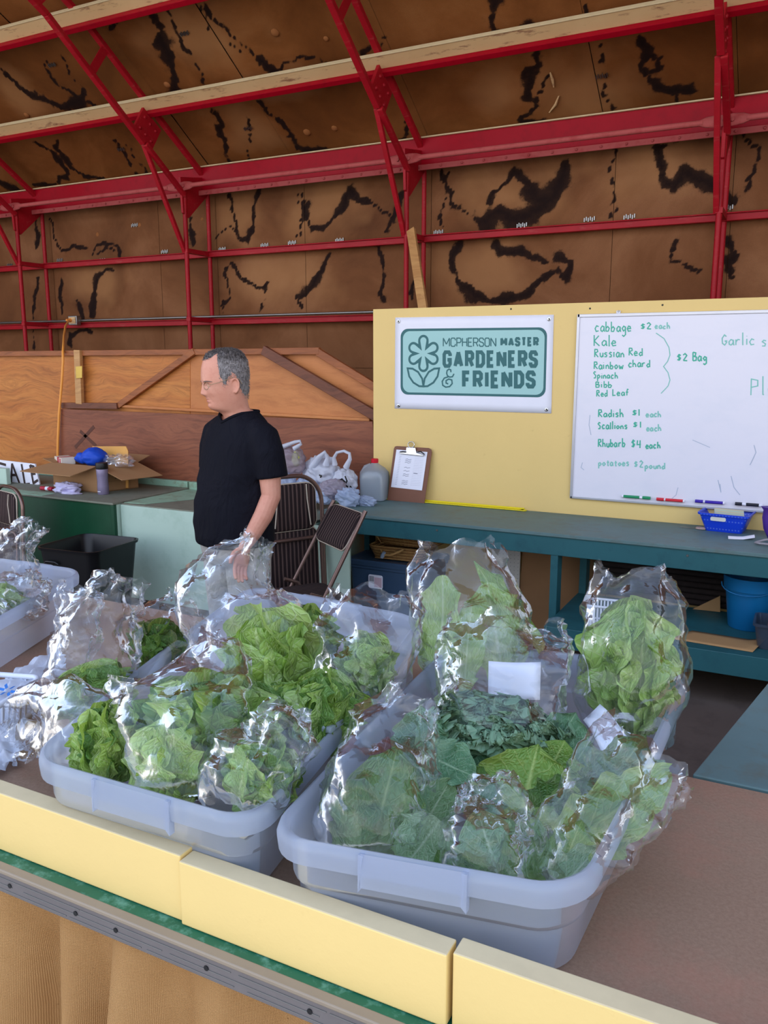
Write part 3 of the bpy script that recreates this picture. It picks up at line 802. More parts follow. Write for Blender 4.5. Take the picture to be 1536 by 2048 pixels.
make_crate('translucent plastic tub at the far left edge of the counter', QD, COUNTER_Z + .001, .004)

# ------------------------------------------------------------------ teal side bench at the right
tb = thing('teal_bench', 'teal painted bench top at the right behind the hardboard counter', 'bench', (.25, 2.2, 0))
m = MB(); P = [(-.154, 1.69), (.75, 1.69), (.75, 3.1), (.11, 3.1)]
m.prism([(x - .25, y - 2.2, COUNTER_Z - .04) for x, y in P], (0, 0, .04)); m.build('top', M['teal_top'], tb, bevel=.003)
for x, y in ((.12, 1.8), (.68, 1.8), (.2, 3.0), (.68, 3.0)):
    m = MB(); m.box((x - .04 - .25, y - .04 - 2.2, 0), (x + .04 - .25, y + .04 - 2.2, COUNTER_Z - .04)); m.build('leg', M['teal'], tb, bevel=.003)

# ------------------------------------------------------------------ teal table against the partition
TZ = .76; TF, TBK = 4.37, 4.985
tt = thing('teal_table', 'long teal painted work table against the yellow partition', 'table', (-.6, 4.65, 0))
def tbox(name, lo, hi, mat, bevel=.003):
    m = MB(); m.box(lo, hi, Matrix.Translation((.6, -4.65, 0))); return m.build(name, mat, tt, bevel=bevel)
tbox('top', (-2.71, TF, TZ - .02), (1.8, TBK, TZ), M['teal_top'])
tbox('apron', (-2.70, TF + .01, TZ - .125), (1.8, TF + .048, TZ - .02), M['teal'])
tbox('end_apron', (-2.70, TF + .05, TZ - .125), (-2.66, TBK - .03, TZ - .02), M['teal'])
for x in (-2.70, -1.215, .2, 1.7):
    tbox('leg', (x, TF + .015, 0), (x + .042, TF + .105, TZ - .125), M['teal'])
    tbox('leg', (x + .05, TBK - .13, 0), (x + .092, TBK - .04, TZ - .02), M['teal'])
tbox('shelf', (-1.17, 4.16, .28), (1.75, 4.86, .302), M['teal'])
tbox('shelf_apron', (-1.17, 4.145, .19), (1.75, 4.165, .302), M['teal'])
for x in (-1.9, -.5, .4):
    q = MB(); q.lathe([(.007, 0), (.006, .002)], 8, Matrix.Translation((x + .6, TF + .009 - 4.65, TZ - .05)) @ Matrix.Rotation(math.pi / 2, 4, 'X')); q.build('screw', M['steel'], tt)

# ------------------------------------------------------------------ green counters at the left
gz = .70
gl_ = thing('dark_green_counter', 'dark green fronted counter with worn grey top at the left', 'counter', (-5.5, 4.6, 0))
def gb(par, name, lo, hi, mat, bevel=.004):
    L = par.location; m = MB(); m.box(lo, hi, Matrix.Translation(-Vector(L))); return m.build(name, mat, par, bevel=bevel)
gb(gl_, 'front_panel', (-8.5, 4.25, 0), (-4.335, 4.27, gz - .015), M['dark_green'])
gb(gl_, 'carcass', (-8.5, 4.27, 0), (-4.336, 5.08, gz - .015), M['mint'])
gb(gl_, 'top', (-8.5, 4.235, gz - .015), (-4.334, 5.08, gz), M['counter_grey'])
gb(gl_, 'corner_post', (-4.37, 4.243, 0), (-4.336, 4.26, gz - .016), M['dark_green'])
gb(gl_, 'upstand', (-8.5, 5.03, gz), (-4.336, 5.075, gz + .05), M['mint_worn'])
gb(gl_, 'edge_strip', (-8.5, 4.233, gz - .004), (-5.05, 4.36, gz + .002), M['mint_worn'])
gr_ = thing('mint_counter', 'pale mint fronted counter behind the man', 'counter', (-3.5, 4.7, 0))
gb(gr_, 'front_panel', (-4.33, 4.30, 0), (-2.45, 4.32, gz - .02), M['mint'])
gb(gr_, 'carcass', (-4.33, 4.32, 0), (-2.75, 5.08, gz - .03), M['mint'])
gb(gr_, 'top', (-4.33, 4.31, gz - .03), (-2.75, 5.08, gz - .012), M['counter_grey'])
gb(gr_, 'upstand', (-4.32, 5.03, gz - .012), (-2.75, 5.075, gz + .05), M['mint_worn'])
m = MB(); m.prism([(-4.32 + 3.5, 4.33 - 4.7, gz - .011), (-4.15 + 3.5, 4.36 - 4.7, gz - .011), (-3.8 + 3.5, 5.0 - 4.7, gz - .011), (-4.32 + 3.5, 5.02 - 4.7, gz - .011)], (0, 0, .004)); m.build('painted_patch', M['mint_worn'], gr_)

# ------------------------------------------------------------------ folding chairs
def mat_fabric():
    t = NT('striped_brown_fabric'); o = t.obj()
    w = t.n('ShaderNodeTexWave', wave_type='BANDS', bands_direction='Y'); t.l(o, w.inputs['Vector']); w.inputs['Scale'].default_value = 11.5; w.inputs['Distortion'].default_value = .6; w.inputs['Detail'].default_value = 1
    w2 = t.n('ShaderNodeTexWave', wave_type='BANDS', bands_direction='Y'); t.l(o, w2.inputs['Vector']); w2.inputs['Scale'].default_value = 31; w2.inputs['Distortion'].default_value = .4
    c = t.mix(t.ramp(w.outputs['Fac'], [(.55, 0.0), (.85, .8)]), srgb(40, 29, 30), srgb(104, 84, 78))
    c = t.mix(t.ramp(w2.outputs['Fac'], [(.6, 0.0), (.9, .35)]), c, srgb(20, 14, 16))
    t.principled(c, .85, 0, t.bump(t.noise(o, 220, 2), .2, .002), .2); return t.m
M['fabric'] = mat_fabric()
M['bronze'] = paint('bronze_tube', srgb(124, 100, 92), .3, .7, var=.08, bump=0)
M['piping'] = paint('cream_piping', srgb(190, 176, 158), .5, bump=0)
def pad(parent, name, w, h, th_, r, Mx, curve=0.0):
    pts = rrect(0, 0, w / 2, h / 2, r, 5)
    def lp(s, x):
        return [Mx @ Vector((x - curve * (1 - (2 * p[0] / w) ** 2), p[0] * s, p[1] * s)) for p in pts]
    m = MB(); m.loft([lp(.93, -th_ / 2), lp(1, -th_ * .25), lp(1, th_ * .25), lp(.93, th_ / 2)])
    o = m.build(name, M['fabric'], parent, smooth=70)
    m = MB(); m.tube([Mx @ Vector((-curve * (1 - (2 * p[0] / w) ** 2), p[0] * 1.01, p[1] * 1.01)) for p in pts], .0055, 6, closed=True); m.build('piping', M['piping'], o, smooth=80)
    return o
def upath(w, top, r, foot, n=8):      # U in (y,z) plane
    pts = [(-w / 2, foot), (-w / 2, top - r)]
    for k in range(1, n): a = math.pi - math.pi / 2 * k / n; pts.append((-w / 2 + r + r * math.cos(a), top - r + r * math.sin(a)))
    pts.append((-w / 2 + r, top)); pts.append((w / 2 - r, top))
    for k in range(1, n): a = math.pi / 2 - math.pi / 2 * k / n; pts.append((w / 2 - r + r * math.cos(a), top - r + r * math.sin(a)))
    pts += [(w / 2, top - r), (w / 2, foot)]
    return pts
def chair_open(label, loc, rz):
    t = thing('folding_chair', label, 'chair', loc, rz, 'brown folding chairs')
    fx = lambda z: .26 - .50 * (z / .88)        # frame leans back going up
    for s in (-1, 1):
        m = MB(); m.tube([(fx(0), s * .215, 0), (fx(.44), s * .215, .44), (fx(.87), s * .205, .87)], .0125, 10); m.build('frame_leg', M['bronze'], t, smooth=70)
        m = MB(); m.tube([(-.24, s * .19, 0), (.02, s * .19, .40), (.10, s * .19, .43)], .0115, 10); m.build('rear_leg', M['bronze'], t, smooth=70)
    m = MB(); m.tube([(-.14, -.19, .15), (-.14, .19, .15)], .009, 8); m.build('stretcher', M['bronze'], t, smooth=70)
    m = MB(); m.tube([(fx(.13), -.215, .13), (fx(.13), .215, .13)], .009, 8); m.build('stretcher', M['bronze'], t, smooth=70)
    pad(t, 'backrest', .40, .235, .03, .055, Matrix.Translation((fx(.755) + .008, 0, .755)) @ Matrix.Rotation(-.55, 4, 'Y'), .03)
    pad(t, 'seat', .39, .40, .035, .06, Matrix.Translation((.05, 0, .365)) @ Matrix.Rotation(math.pi / 2, 4, 'Y'))
    return t
def chair_folded(label, loc, rz, lean=.10):
    t = thing('folding_chair', label, 'chair', loc, group='brown folding chairs', rot=(0, -lean, rz))
    m = MB(); m.tube([(0, y, z) for y, z in upath(.45, 1.0, .17, .0)], .0135, 10); m.build('frame', M['bronze'], t, smooth=70)
    m = MB(); m.tube([(.03, y, z) for y, z in upath(.39, .62, .05, .03)], .0115, 10); m.build('rear_frame', M['bronze'], t, smooth=70)
    pad(t, 'backrest', .34, .28, .03, .06, Matrix.Translation((.018, 0, .815)))
    pad(t, 'seat', .36, .52, .035, .05, Matrix.Translation((.0, 0, .42)))
    for s in (-1, 1):
        m = MB(); m.tube([(.045, s * .10, .95), (.05, s * .10, .86), (.045, s * .12, .70)], .004, 6); m.build('rod', M['piping'], t, smooth=70)
    return t
FWH = Vector((FWD.x, FWD.y, 0)).normalized()
pc = atD(676, 1092, 4.78)
fac = RGT * -.87 + FWH * -.48
rz = math.atan2(fac.y, fac.x)
bl = Matrix.Rotation(rz, 4, 'Z') @ Vector((-.16, 0, .755))
chair_open('open brown striped folding chair beside the teal table end', (pc.x - bl.x, pc.y - bl.y, 0), rz)
pc = atY(597, 952, 4.14)
nrm = RGT * .55 - FWH * .83
chair_folded('folded brown striped chair leaning between mint counter and teal table', (pc.x, pc.y - .07, max(0, pc.z - 1.0)), math.atan2(nrm.y, nrm.x), .06)
pc = atY(4, 985, 3.9)
chair_folded('folded brown chair at the far left edge against the green counter', (pc.x, pc.y, 0), math.atan2(-.9, -.25), .06).scale = (1, 1, pc.z / .955)

# ------------------------------------------------------------------ trash can
c = atY(178, 1085, 3.86)
tc = thing('trash_can', 'black plastic waste bin in front of the dark green counter', 'bin', (c.x, c.y, 0), .1)
h = c.z; hw = .235
m = MB(); L = []
for z, k in ((0, .78), (h * .96, .985), (h * .965, 1.03), (h, 1.045), (h, 1.0), (h - .02, .96), (.03, .75)):
    L.append([Vector((x, y, z)) for x, y in rrect(0, 0, hw * k, hw * k, .07 * k, 5)])
m.loft(L); m.build('bucket', M['black'], tc, smooth=45)
m = MB(); m.tube([(-.16, -hw * 1.0, h * .80), (-.14, -hw * 1.03, h * .83), (-.07, -hw * 1.03, h * .83), (-.05, -hw * 1.0, h * .80)], .008, 6); m.build('grip', M['black'], tc, smooth=70)
# ------------------------------------------------------------------ lettering: stroke glyphs
GB = {'A': (1, [[(0, 0), (.5, 1), (1, 0)], [(.2, .27), (.8, .27)]]), 'C': (.9, [[(1, .72), (1, .84), (.8, 1), (.2, 1), (0, .84), (0, .16), (.2, 0), (.8, 0), (1, .16), (1, .28)]]),
 'D': (.9, [[(0, 0), (0, 1), (.65, 1), (1, .8), (1, .2), (.65, 0), (0, 0)]]), 'E': (.75, [[(1, 1), (0, 1), (0, 0), (1, 0)], [(0, .5), (.85, .5)]]), 'F': (.75, [[(1, 1), (0, 1), (0, 0)], [(0, .5), (.85, .5)]]),
 'G': (.9, [[(1, .72), (1, .84), (.8, 1), (.2, 1), (0, .84), (0, .16), (.2, 0), (.8, 0), (1, .16), (1, .45), (.55, .45)]]), 'H': (.9, [[(0, 0), (0, 1)], [(1, 0), (1, 1)], [(0, .5), (1, .5)]]), 'I': (.12, [[(.5, 0), (.5, 1)]]),
 'M': (1.25, [[(0, 0), (0, 1), (.5, .25), (1, 1), (1, 0)]]), 'N': (1, [[(0, 0), (0, 1), (1, 0), (1, 1)]]), 'O': (.9, [[(.5, 1), (.2, 1), (0, .84), (0, .16), (.2, 0), (.8, 0), (1, .16), (1, .84), (.8, 1), (.5, 1)]]),
 'P': (.85, [[(0, 0), (0, 1), (.75, 1), (1, .87), (1, .58), (.75, .45), (0, .45)]]), 'R': (.9, [[(0, 0), (0, 1), (.75, 1), (1, .87), (1, .6), (.75, .47), (0, .47)], [(.55, .47), (1, 0)]]),
 'S': (.85, [[(1, .74), (1, .86), (.8, 1), (.2, 1), (0, .86), (0, .66), (.2, .55), (.8, .45), (1, .34), (1, .14), (.8, 0), (.2, 0), (0, .14), (0, .26)]]), 'T': (.85, [[(0, 1), (1, 1)], [(.5, 1), (.5, 0)]]), 'L': (.7, [[(0, 1), (0, 0), (1, 0)]])}
GH = {'a': [[(.8, .85), (.4, 1), (.05, .6), (.1, .15), (.4, 0), (.75, .35), (.8, .95), (.85, .1), (1, 0)]], 'b': [[(.1, 1.9), (.1, 0)], [(.1, .6), (.5, .95), (.85, .6), (.6, .05), (.1, .05)]], 'c': [[(.85, .85), (.4, 1), (.05, .5), (.3, .02), (.85, .12)]],
 'd': [[(.8, .7), (.4, .9), (.05, .45), (.35, 0), (.8, .3)], [(.82, 1.9), (.84, 0)]], 'e': [[(.1, .5), (.8, .55), (.7, .9), (.35, 1), (.05, .5), (.3, .02), (.9, .12)]], 'f': [[(.85, 1.65), (.5, 1.75), (.38, 1.2), (.35, 0)], [(.05, .9), (.75, .95)]],
 'g': [[(.8, .8), (.4, 1), (.05, .6), (.35, .15), (.75, .4), (.8, .95), (.8, -.5), (.4, -.8), (.05, -.55)]], 'h': [[(.1, 1.9), (.1, 0)], [(.1, .6), (.5, .95), (.8, .6), (.85, 0)]], 'i': [[(.3, 1), (.3, 0)], [(.3, 1.4), (.33, 1.48)]], 'k': [[(.1, 1.8), (.1, 0)], [(.7, .95), (.1, .4), (.8, 0)]],
 'l': [[(.3, 1.9), (.3, .05), (.5, 0)]], 'm': [[(.05, .95), (.05, 0)], [(.05, .6), (.3, .95), (.48, .6), (.5, 0)], [(.5, .6), (.75, .95), (.92, .6), (.95, 0)]], 'n': [[(.1, .95), (.1, 0)], [(.1, .6), (.5, .95), (.8, .6), (.85, 0)]], 'o': [[(.5, 1), (.08, .55), (.4, 0), (.9, .5), (.5, 1)]],
 'p': [[(.1, 1), (.1, -.8)], [(.1, .8), (.5, 1), (.85, .55), (.5, .1), (.1, .2)]], 'r': [[(.15, .95), (.15, 0)], [(.15, .55), (.5, .95), (.85, .9)]], 's': [[(.8, .9), (.4, 1), (.15, .75), (.7, .4), (.6, .05), (.1, .05)]], 't': [[(.45, 1.6), (.45, .1), (.75, 0)], [(.1, 1), (.85, 1.05)]], 'u': [[(.1, .95), (.15, .2), (.5, 0), (.8, .4), (.82, .95), (.85, 0)]],
 'w': [[(.02, .95), (.25, 0), (.5, .7), (.75, 0), (.98, .95)]], 'R': [[(.15, 1.8), (.1, 0)], [(.1, 1.75), (.7, 1.7), (.8, 1.2), (.15, .9), (.9, 0)]], 'S': [[(.8, 1.6), (.4, 1.75), (.1, 1.4), (.75, .7), (.6, .1), (.1, .1)]], 'K': [[(.1, 1.8), (.1, 0)], [(.85, 1.7), (.1, .8), (.95, 0)]],
 'B': [[(.1, 1.75), (.1, 0)], [(.1, 1.75), (.7, 1.6), (.6, 1.0), (.15, .95)], [(.15, .95), (.85, .75), (.75, .1), (.1, 0)]], 'G': [[(.85, 1.5), (.5, 1.8), (.1, 1.2), (.15, .3), (.55, 0), (.9, .5), (.55, .75), (1, .75)]], 'L': [[(.15, 1.8), (.15, .02), (.9, .1)]], 'P': [[(.15, 1.8), (.1, 0)], [(.1, 1.75), (.8, 1.6), (.8, 1.0), (.15, .85)]], 'F': [[(.1, 1.7), (.15, 0)], [(.1, 1.7), (.9, 1.7)], [(.1, .95), (.7, .95)]],
 '$': [[(.85, 1.4), (.4, 1.5), (.2, 1.15), (.75, .75), (.6, .35), (.1, .35)], [(.5, 1.75), (.45, .1)]], '1': [[(.4, 1.7), (.4, 0)]], '2': [[(.1, 1.4), (.5, 1.75), (.85, 1.3), (.15, .1), (.95, .05)]], '4': [[(.2, 1.6), (.1, .7), (.9, .75)], [(.75, 1.6), (.7, 0)]], ' ': []}

RIB_N = 0
def ribbon(mb, pts, w, off=Vector((0, 0, 0)), nrm=Vector((0, -1, 0))):
    global RIB_N
    P = [Vector(p) for p in pts]
    if len(P) < 2: return
    RIB_N += 1; off = Vector(off) + nrm * (2.2e-5 * (RIB_N % 16))
    for i in range(1, len(P) - 1):                     # sharp turns: start a new stroke instead of a long mitre
        d1, d2 = P[i] - P[i - 1], P[i + 1] - P[i]
        if d1.length > 1e-9 and d2.length > 1e-9 and d1.normalized().dot(d2.normalized()) < -.25:
            off0 = off - nrm * (2.2e-5 * (RIB_N % 16)); ribbon(mb, P[:i + 1], w, off0, nrm); ribbon(mb, P[i:], w, off0, nrm); return
    closed = (P[0] - P[-1]).length < 1e-6 and len(P) > 3
    if closed: P = P[:-1]
    n = len(P); Lft, Rgt = [], []
    for i in range(n):
        a = P[i - 1] if (i > 0 or closed) else None
        b = P[(i + 1) % n] if (i < n - 1 or closed) else None
        d1 = (P[i] - a).normalized() if a is not None else None
        d2 = (b - P[i]).normalized() if b is not None else None
        d1 = d1 or d2; d2 = d2 or d1
        n1, n2 = nrm.cross(d1), nrm.cross(d2); m = (n1 + n2)
        m = m.normalized() if m.length > 1e-4 else n1
        k = min(1 / max(m.dot(n1), .35), 2.4)
        oi = off + nrm * (9e-6 * i + 0.0); Lft.append(P[i] + m * (w / 2 * k) + oi * 1.0); Rgt.append(P[i] - m * (w / 2 * k) + oi * 1.0)
    fs = []
    for i in range(n if closed else n - 1):
        j = (i + 1) % n; fs.append((i, j, n + j, n + i))
    mb.add(Lft + Rgt, fs)

def flat(name, r, g, b, rough=.55): return paint(name, srgb(r, g, b), rough, bump=0, var=.04)
M['paper'] = flat('white_paper', 232, 232, 242)
M['ink_teal'] = flat('dark_teal_ink', 52, 104, 106)
M['ink_light'] = flat('pale_teal_ink', 160, 203, 200)
# ------------------------------------------------------------------ banner
BY = PYW - .004
def sp(x, y, dy=0.0): return atY(780 + x / 4.5176, 620 + y / 4.5176, BY - dy)
t = thing('banner', 'white banner with teal flower logo reading master gardeners and friends', 'banner', sp(760, 480))
bo = Vector(t.location)
nu, nv = 24, 14
cs = [sp(48, 68), sp(1480, 42), sp(1457, 935), sp(42, 890)]
V = []
for i in range(nu):
    for j in range(nv):
        u, v = i / (nu - 1), j / (nv - 1)
        p = cs[0] * (1 - u) * (1 - v) + cs[1] * u * (1 - v) + cs[2] * u * v + cs[3] * (1 - u) * v
        V.append(p - bo)
sh = np_mesh('sheet', V, grid_faces(nu, nv), M['paper'], t); sh.modifiers.new('solid', 'SOLIDIFY').thickness = .0015
def rquad(c, r, d, n=6):
    TL, TR, BR, BL = c; W = (TR - TL).length; H = (BL - TL).length; out = []
    for (cx, cy, a0) in ((W - r, r, -90), (W - r, H - r, 0), (r, H - r, 90), (r, r, 180)):
        for k in range(n + 1):
            a = math.radians(a0 + 90 * k / n); u, v = (cx + r * math.cos(a)) / W, (cy + r * math.sin(a)) / H
            p = TL * (1 - u) * (1 - v) + TR * u * (1 - v) + BR * u * v + BL * (1 - u) * v
            out.append(p - bo + Vector((0, -d, 0)))
    return out
b1 = [sp(97, 170), sp(1421, 156), sp(1405, 790), sp(96, 763)]; b2 = [sp(118, 192), sp(1400, 178), sp(1385, 768), sp(117, 743)]
m = MB(); L = rquad(b1, .052, .0014); m.add(L, [tuple(range(len(L)))]); m.build('border_print', M['ink_teal'], t)
m = MB(); L = rquad(b2, .048, .0020); m.add(L, [tuple(range(len(L)))]); m.build('field_print', M['ink_light'], t)
def capsule(mb, a, b, ra, rb, d):
    A, B = sp(*a), sp(*b); s_ = (sp(100, 0) - sp(0, 0)).length / 100
    dd = Vector((B.x - A.x, 0, B.z - A.z)); L_ = dd.length; dd.normalize(); nn = Vector((-dd.z, 0, dd.x)); pts = []
    for k in range(13): q = -math.pi / 2 + math.pi * k / 12; pts.append(B + (dd * math.cos(q) + nn * math.sin(q)) * rb * s_)
    for k in range(13): q = math.pi / 2 + math.pi * k / 12; pts.append(A + (dd * math.cos(q) + nn * math.sin(q)) * ra * s_)
    mb.add([p - bo + Vector((0, -d, 0)) for p in pts], [tuple(range(len(pts)))])
dk, lt = MB(), MB()
for k in range(6):
    q = math.radians(90 + 60 * k); R_ = 116 if k % 3 == 0 else 104
    e = (303 + R_ * math.cos(q), 393 - R_ * math.sin(q))
    capsule(dk, (303, 393), e, 42, 46, .0024 + k * .00002); capsule(lt, (303, 393), e, 9, 27, .0030 + k * .00002)
dk.build('flower_outline', M['ink_teal'], t); lt.build('flower_petals', M['ink_light'], t)
lf = MB()
for mir in (0, 1):
    P = [(160, 527), (205, 530), (255, 560), (292, 620), (303, 690), (265, 688), (212, 655), (175, 600), (160, 527)]
    ribbon(lf, [sp(606 - x if mir else x, y) - bo for x, y in P], .0125, Vector((0, -.0027, 0)))
lf.build('flower_leaves', M['ink_teal'], t)
def word(mb, txt, x0, x1, yt, yb, st):
    gap = .34; ws = [GB[c][0] for c in txt]; tot = sum(ws) + gap * (len(txt) - 1)
    # scale so that ink incl. stroke fills x0..x1
    gapx = st * 1.32; k = (x1 - x0 - st * len(txt) - (gapx - st) * (len(txt) - 1)) / sum(ws); x = x0
    for c, w in zip(txt, ws):
        for line in GB[c][1]:
            ribbon(mb, [sp(x + st / 2 + a * w * k, yb - st / 2 - b * (yb - yt - st)) - bo for a, b in line], st * .00061 * 1.12, Vector((0, -.0027, 0)))
        x += w * k + gapx
tx = MB()
word(tx, 'MCPHERSON', 478, 962, 249, 333, 10); word(tx, 'MASTER', 998, 1346, 245, 329, 21)
word(tx, 'GARDENERS', 474, 1338, 364, 523, 34); word(tx, 'FRIENDS', 650, 1318, 546, 709, 36)
for P, w in (([(552, 562), (550, 541), (535, 534), (518, 546), (513, 570), (520, 593), (540, 606), (565, 603), (580, 577)], .0085), ([(530, 603), (492, 615), (473, 645), (478, 680), (505, 697), (540, 692), (563, 665), (560, 632), (532, 624), (508, 638), (508, 660), (528, 668)], .009)):
    ribbon(tx, [sp(*q) - bo for q in P], w, Vector((0, -.0027, 0)))
tx.build('lettering', M['ink_teal'], t)
for x, y in ((78, 103), (1438, 82), (1415, 900), (77, 865)):
    p = sp(x, y) - bo
    m = MB(); m.lathe([(.011, 0), (.011, .004), (.007, .005), (.0065, .002)], 14, Matrix.Translation(p + Vector((0, -.001, 0))) @ Matrix.Rotation(math.pi / 2, 4, 'X')); g = m.build('grommet', M['chrome'], t, smooth=40)
    m = MB(); m.lathe([(.006, 0), (.005, .006)], 8, Matrix.Translation(p + Vector((.002, -.001, 0))) @ Matrix.Rotation(math.pi / 2, 4, 'X')); m.build('screw', M['black'], g)

# ------------------------------------------------------------------ whiteboard with price list
WX0, WX1, WZ0, WZ1 = -1.269, 1.17, .868, 1.955
wb = thing('whiteboard', 'large framed whiteboard with handwritten green vegetable price list', 'whiteboard', ((WX0 + WX1) / 2, PYW, WZ0))
wo = Vector(wb.location)
m = MB(); m.box((WX0, PYW - .014, WZ0), (WX1, PYW - .001, WZ1), Matrix.Translation(-wo)); 
def mat_wb():
    t = NT('whiteboard_enamel'); o = t.obj()
    sm = t.ramp(t.noise(t.mapping(o, (1.5, 1, 3)), 2.4, 5, .6), [(.5, 0.0), (.8, .35)])
    c = t.mix(sm, srgb(228, 226, 236), srgb(206, 212, 226)); t.principled(c, .25, 0, None, .4); return t.m
m.build('surface', mat_wb(), wb)
alu = paint('aluminium_trim', srgb(196, 196, 202), .35, .6, bump=0)
for lo, hi in (((WX0 - .004, WZ1 - .010), (WX1, WZ1 + .008)), ((WX0 - .004, WZ0 - .008), (WX1, WZ0 + .006)), ((WX0 - .006, WZ0 - .008), (WX0 + .010, WZ1 + .008))):
    m = MB(); m.box((lo[0], PYW - .020, lo[1]), (hi[0], PYW - .002, hi[1]), Matrix.Translation(-wo)); m.build('frame_rail', alu, wb, bevel=.002)
inks = {'g': flat('green_marker_ink', 70, 176, 150), 'l': flat('faint_green_ink', 130, 196, 184), 's': flat('smudged_ink', 176, 186, 204)}
WY = PYW - .0148
def hand(txt, x0, x1, base, xh, ink, w=.0065, slope=0.0):
    mb = MB(); wts = [.5 if c in 'il1' else (1.15 if c in 'mwKRB' else 1.0) for c in txt]; cum = [sum(wts[:k]) for k in range(len(wts))]; adv = (x1 - x0) / sum(wts); r2 = random.Random(hash(txt) % 1000 if False else len(txt) * 31 + int(x0))
    for i, c in enumerate(txt):
        jx, jy, js = r2.uniform(-.06, .06) * adv, r2.uniform(-.06, .06) * xh, r2.uniform(.92, 1.1)
        for line in GH[c]:
            pts = [atY(x0 + cum[i] * adv + jx + a * adv * wts[i] * .82, base + jy - b * xh * js + slope * i, WY) - wo for a, b in line]
            ribbon(mb, pts, w)
    mb.build('handwriting', inks[ink], wb)
def c5(x): return 1140 + x / 3.879
def c5y(y): return 610 + y / 3.879
for txt, x0, x1, b, xh, k in (('cabbage', 195, 485, 206, 42, 'g'), ('$2', 545, 640, 188, 26, 'g'), ('each', 660, 780, 184, 24, 'l'), ('Kale', 185, 372, 318, 44, 'g'), ('Russian', 188, 428, 405, 36, 'g'), ('Red', 455, 572, 393, 32, 'g'),
        ('Rainbow', 183, 420, 497, 32, 'g'), ('chard', 452, 628, 482, 32, 'g'), ('Spinach', 182, 376, 570, 28, 'g'), ('Bibb', 198, 335, 640, 24, 'g'), ('Red', 205, 298, 710, 28, 'g'), ('Leaf', 330, 465, 702, 28, 'g')):
    hand(txt, c5(x0), c5(x1), c5y(b), xh / 3.879, k)
for txt, x0, x1, b, xh, k in (('Radish', 1196, 1249, 834, 8, 'g'), ('$1', 1263, 1283, 831, 7, 'g'), ('each', 1292, 1324, 834, 6.5, 'l'), ('Scallions', 1196, 1257, 858, 7.5, 'g'), ('$1', 1266, 1285, 855, 6.5, 'g'), ('each', 1293, 1324, 862, 6.5, 'l'),
        ('Rhubarb', 1196, 1252, 894, 8.5, 'g'), ('$4', 1262, 1285, 896, 9, 'g'), ('each', 1291, 1322, 897, 7, 'g'), ('potatoes', 1197, 1260, 932, 7, 'l'), ('$2', 1268, 1288, 935, 7, 'l'), ('pound', 1290, 1332, 938, 7, 'l'),
        ('$2', 1353, 1377, 722, 8, 'g'), ('Bag', 1385, 1416, 722, 9.5, 'g'), ('Garlic', 1443, 1512, 690, 12, 'l'), ('s', 1523, 1537, 692, 13, 'l'), ('Pla', 1500, 1560, 790, 19, 'l')):
    hand(txt, x0, x1, b, xh, k, .0072 if xh < 9.9 else .006)
mb = MB()
ribbon(mb, [atY(*q, WY) - wo for q in ((1312, 666), (1328, 677), (1338, 695), (1340, 710), (1335, 723), (1327, 733), (1336, 745), (1340, 760), (1336, 772), (1322, 787))], .005)
mb.build('brace_mark', inks['l'], wb)
mb = MB()
for P in (((1343, 998), (1352, 990), (1356, 975)), ((1440, 968), (1442, 985), (1436, 960)), ((1462, 952), (1468, 975), (1480, 990)), ((1500, 930), (1512, 905), (1508, 890)), ((1385, 880), (1420, 895)), ((1165, 925), (1162, 935), (1168, 940)), ((1180, 830), (1178, 850), (1182, 870))):
    ribbon(mb, [atY(*q, WY) - wo for q in P], .004)
mb.build('smudge', inks['s'], wb)
p = atY(1237, 624, PYW - .008) - wo
m = MB(); m.box((-.012, -.004, -.016), (.012, .004, .008), Matrix.Translation(p)); h = m.build('hanger', M['paper'], wb, bevel=.002)
m = MB(); m.lathe([(.007, 0), (.006, .004)], 10, Matrix.Translation(p + Vector((0, -.003, .004))) @ Matrix.Rotation(math.pi / 2, 4, 'X')); m.build('screw', M['steel'], h)
for col, c0, c1, b0, b1, y, lb in (((28, 140, 92), 1285, 1301, 1247, 1279, 995, 'green'), ((204, 36, 52), 1313, 1328, 1331, 1366, 1000, 'red'), ((56, 30, 160), 1390, 1406, 1410, 1446, 1004, 'violet'), ((26, 28, 40), 1470, 1484, 1488, 1522, 1009, 'black')):
    t = thing('marker', f'{lb} dry erase marker on the bottom rail of the whiteboard', 'marker', atY((c0 + b1) / 2, y, PYW - .029), group='markers on the whiteboard rail'); q = Vector(t.location)
    mk = paint(lb + '_marker', srgb(*col), .35, bump=0)
    bm_ = M['paper'] if lb == 'black' else mk
    R90 = Matrix.Rotation(math.pi / 2, 4, 'Y')
    def seg(name, xa, xb, r, mat):
        A, B = atY(xa, y, PYW - .029) - q, atY(xb, y, PYW - .029) - q; A.z = B.z = 0
        m = MB(); m.tube([A, B], r, 12); return m.build(name, mat, t, smooth=50)
    seg('barrel', b0, b1, .0085, bm_); seg('cap', c0, c1, .0092, mk); seg('tip_collar', min(b1, c0) if c0 > b0 else c1, max(b1, c0) if c0 > b0 else b0, .007, M['paper']); seg('end_plug', b1 if c0 < b0 else b0 - 3, b1 + 3 if c0 < b0 else b0, .0085, M['paper'])
    if lb == 'black': seg('label_band', b0 + 4, b1 - 4, .0087, mk).data.materials[0] = mk

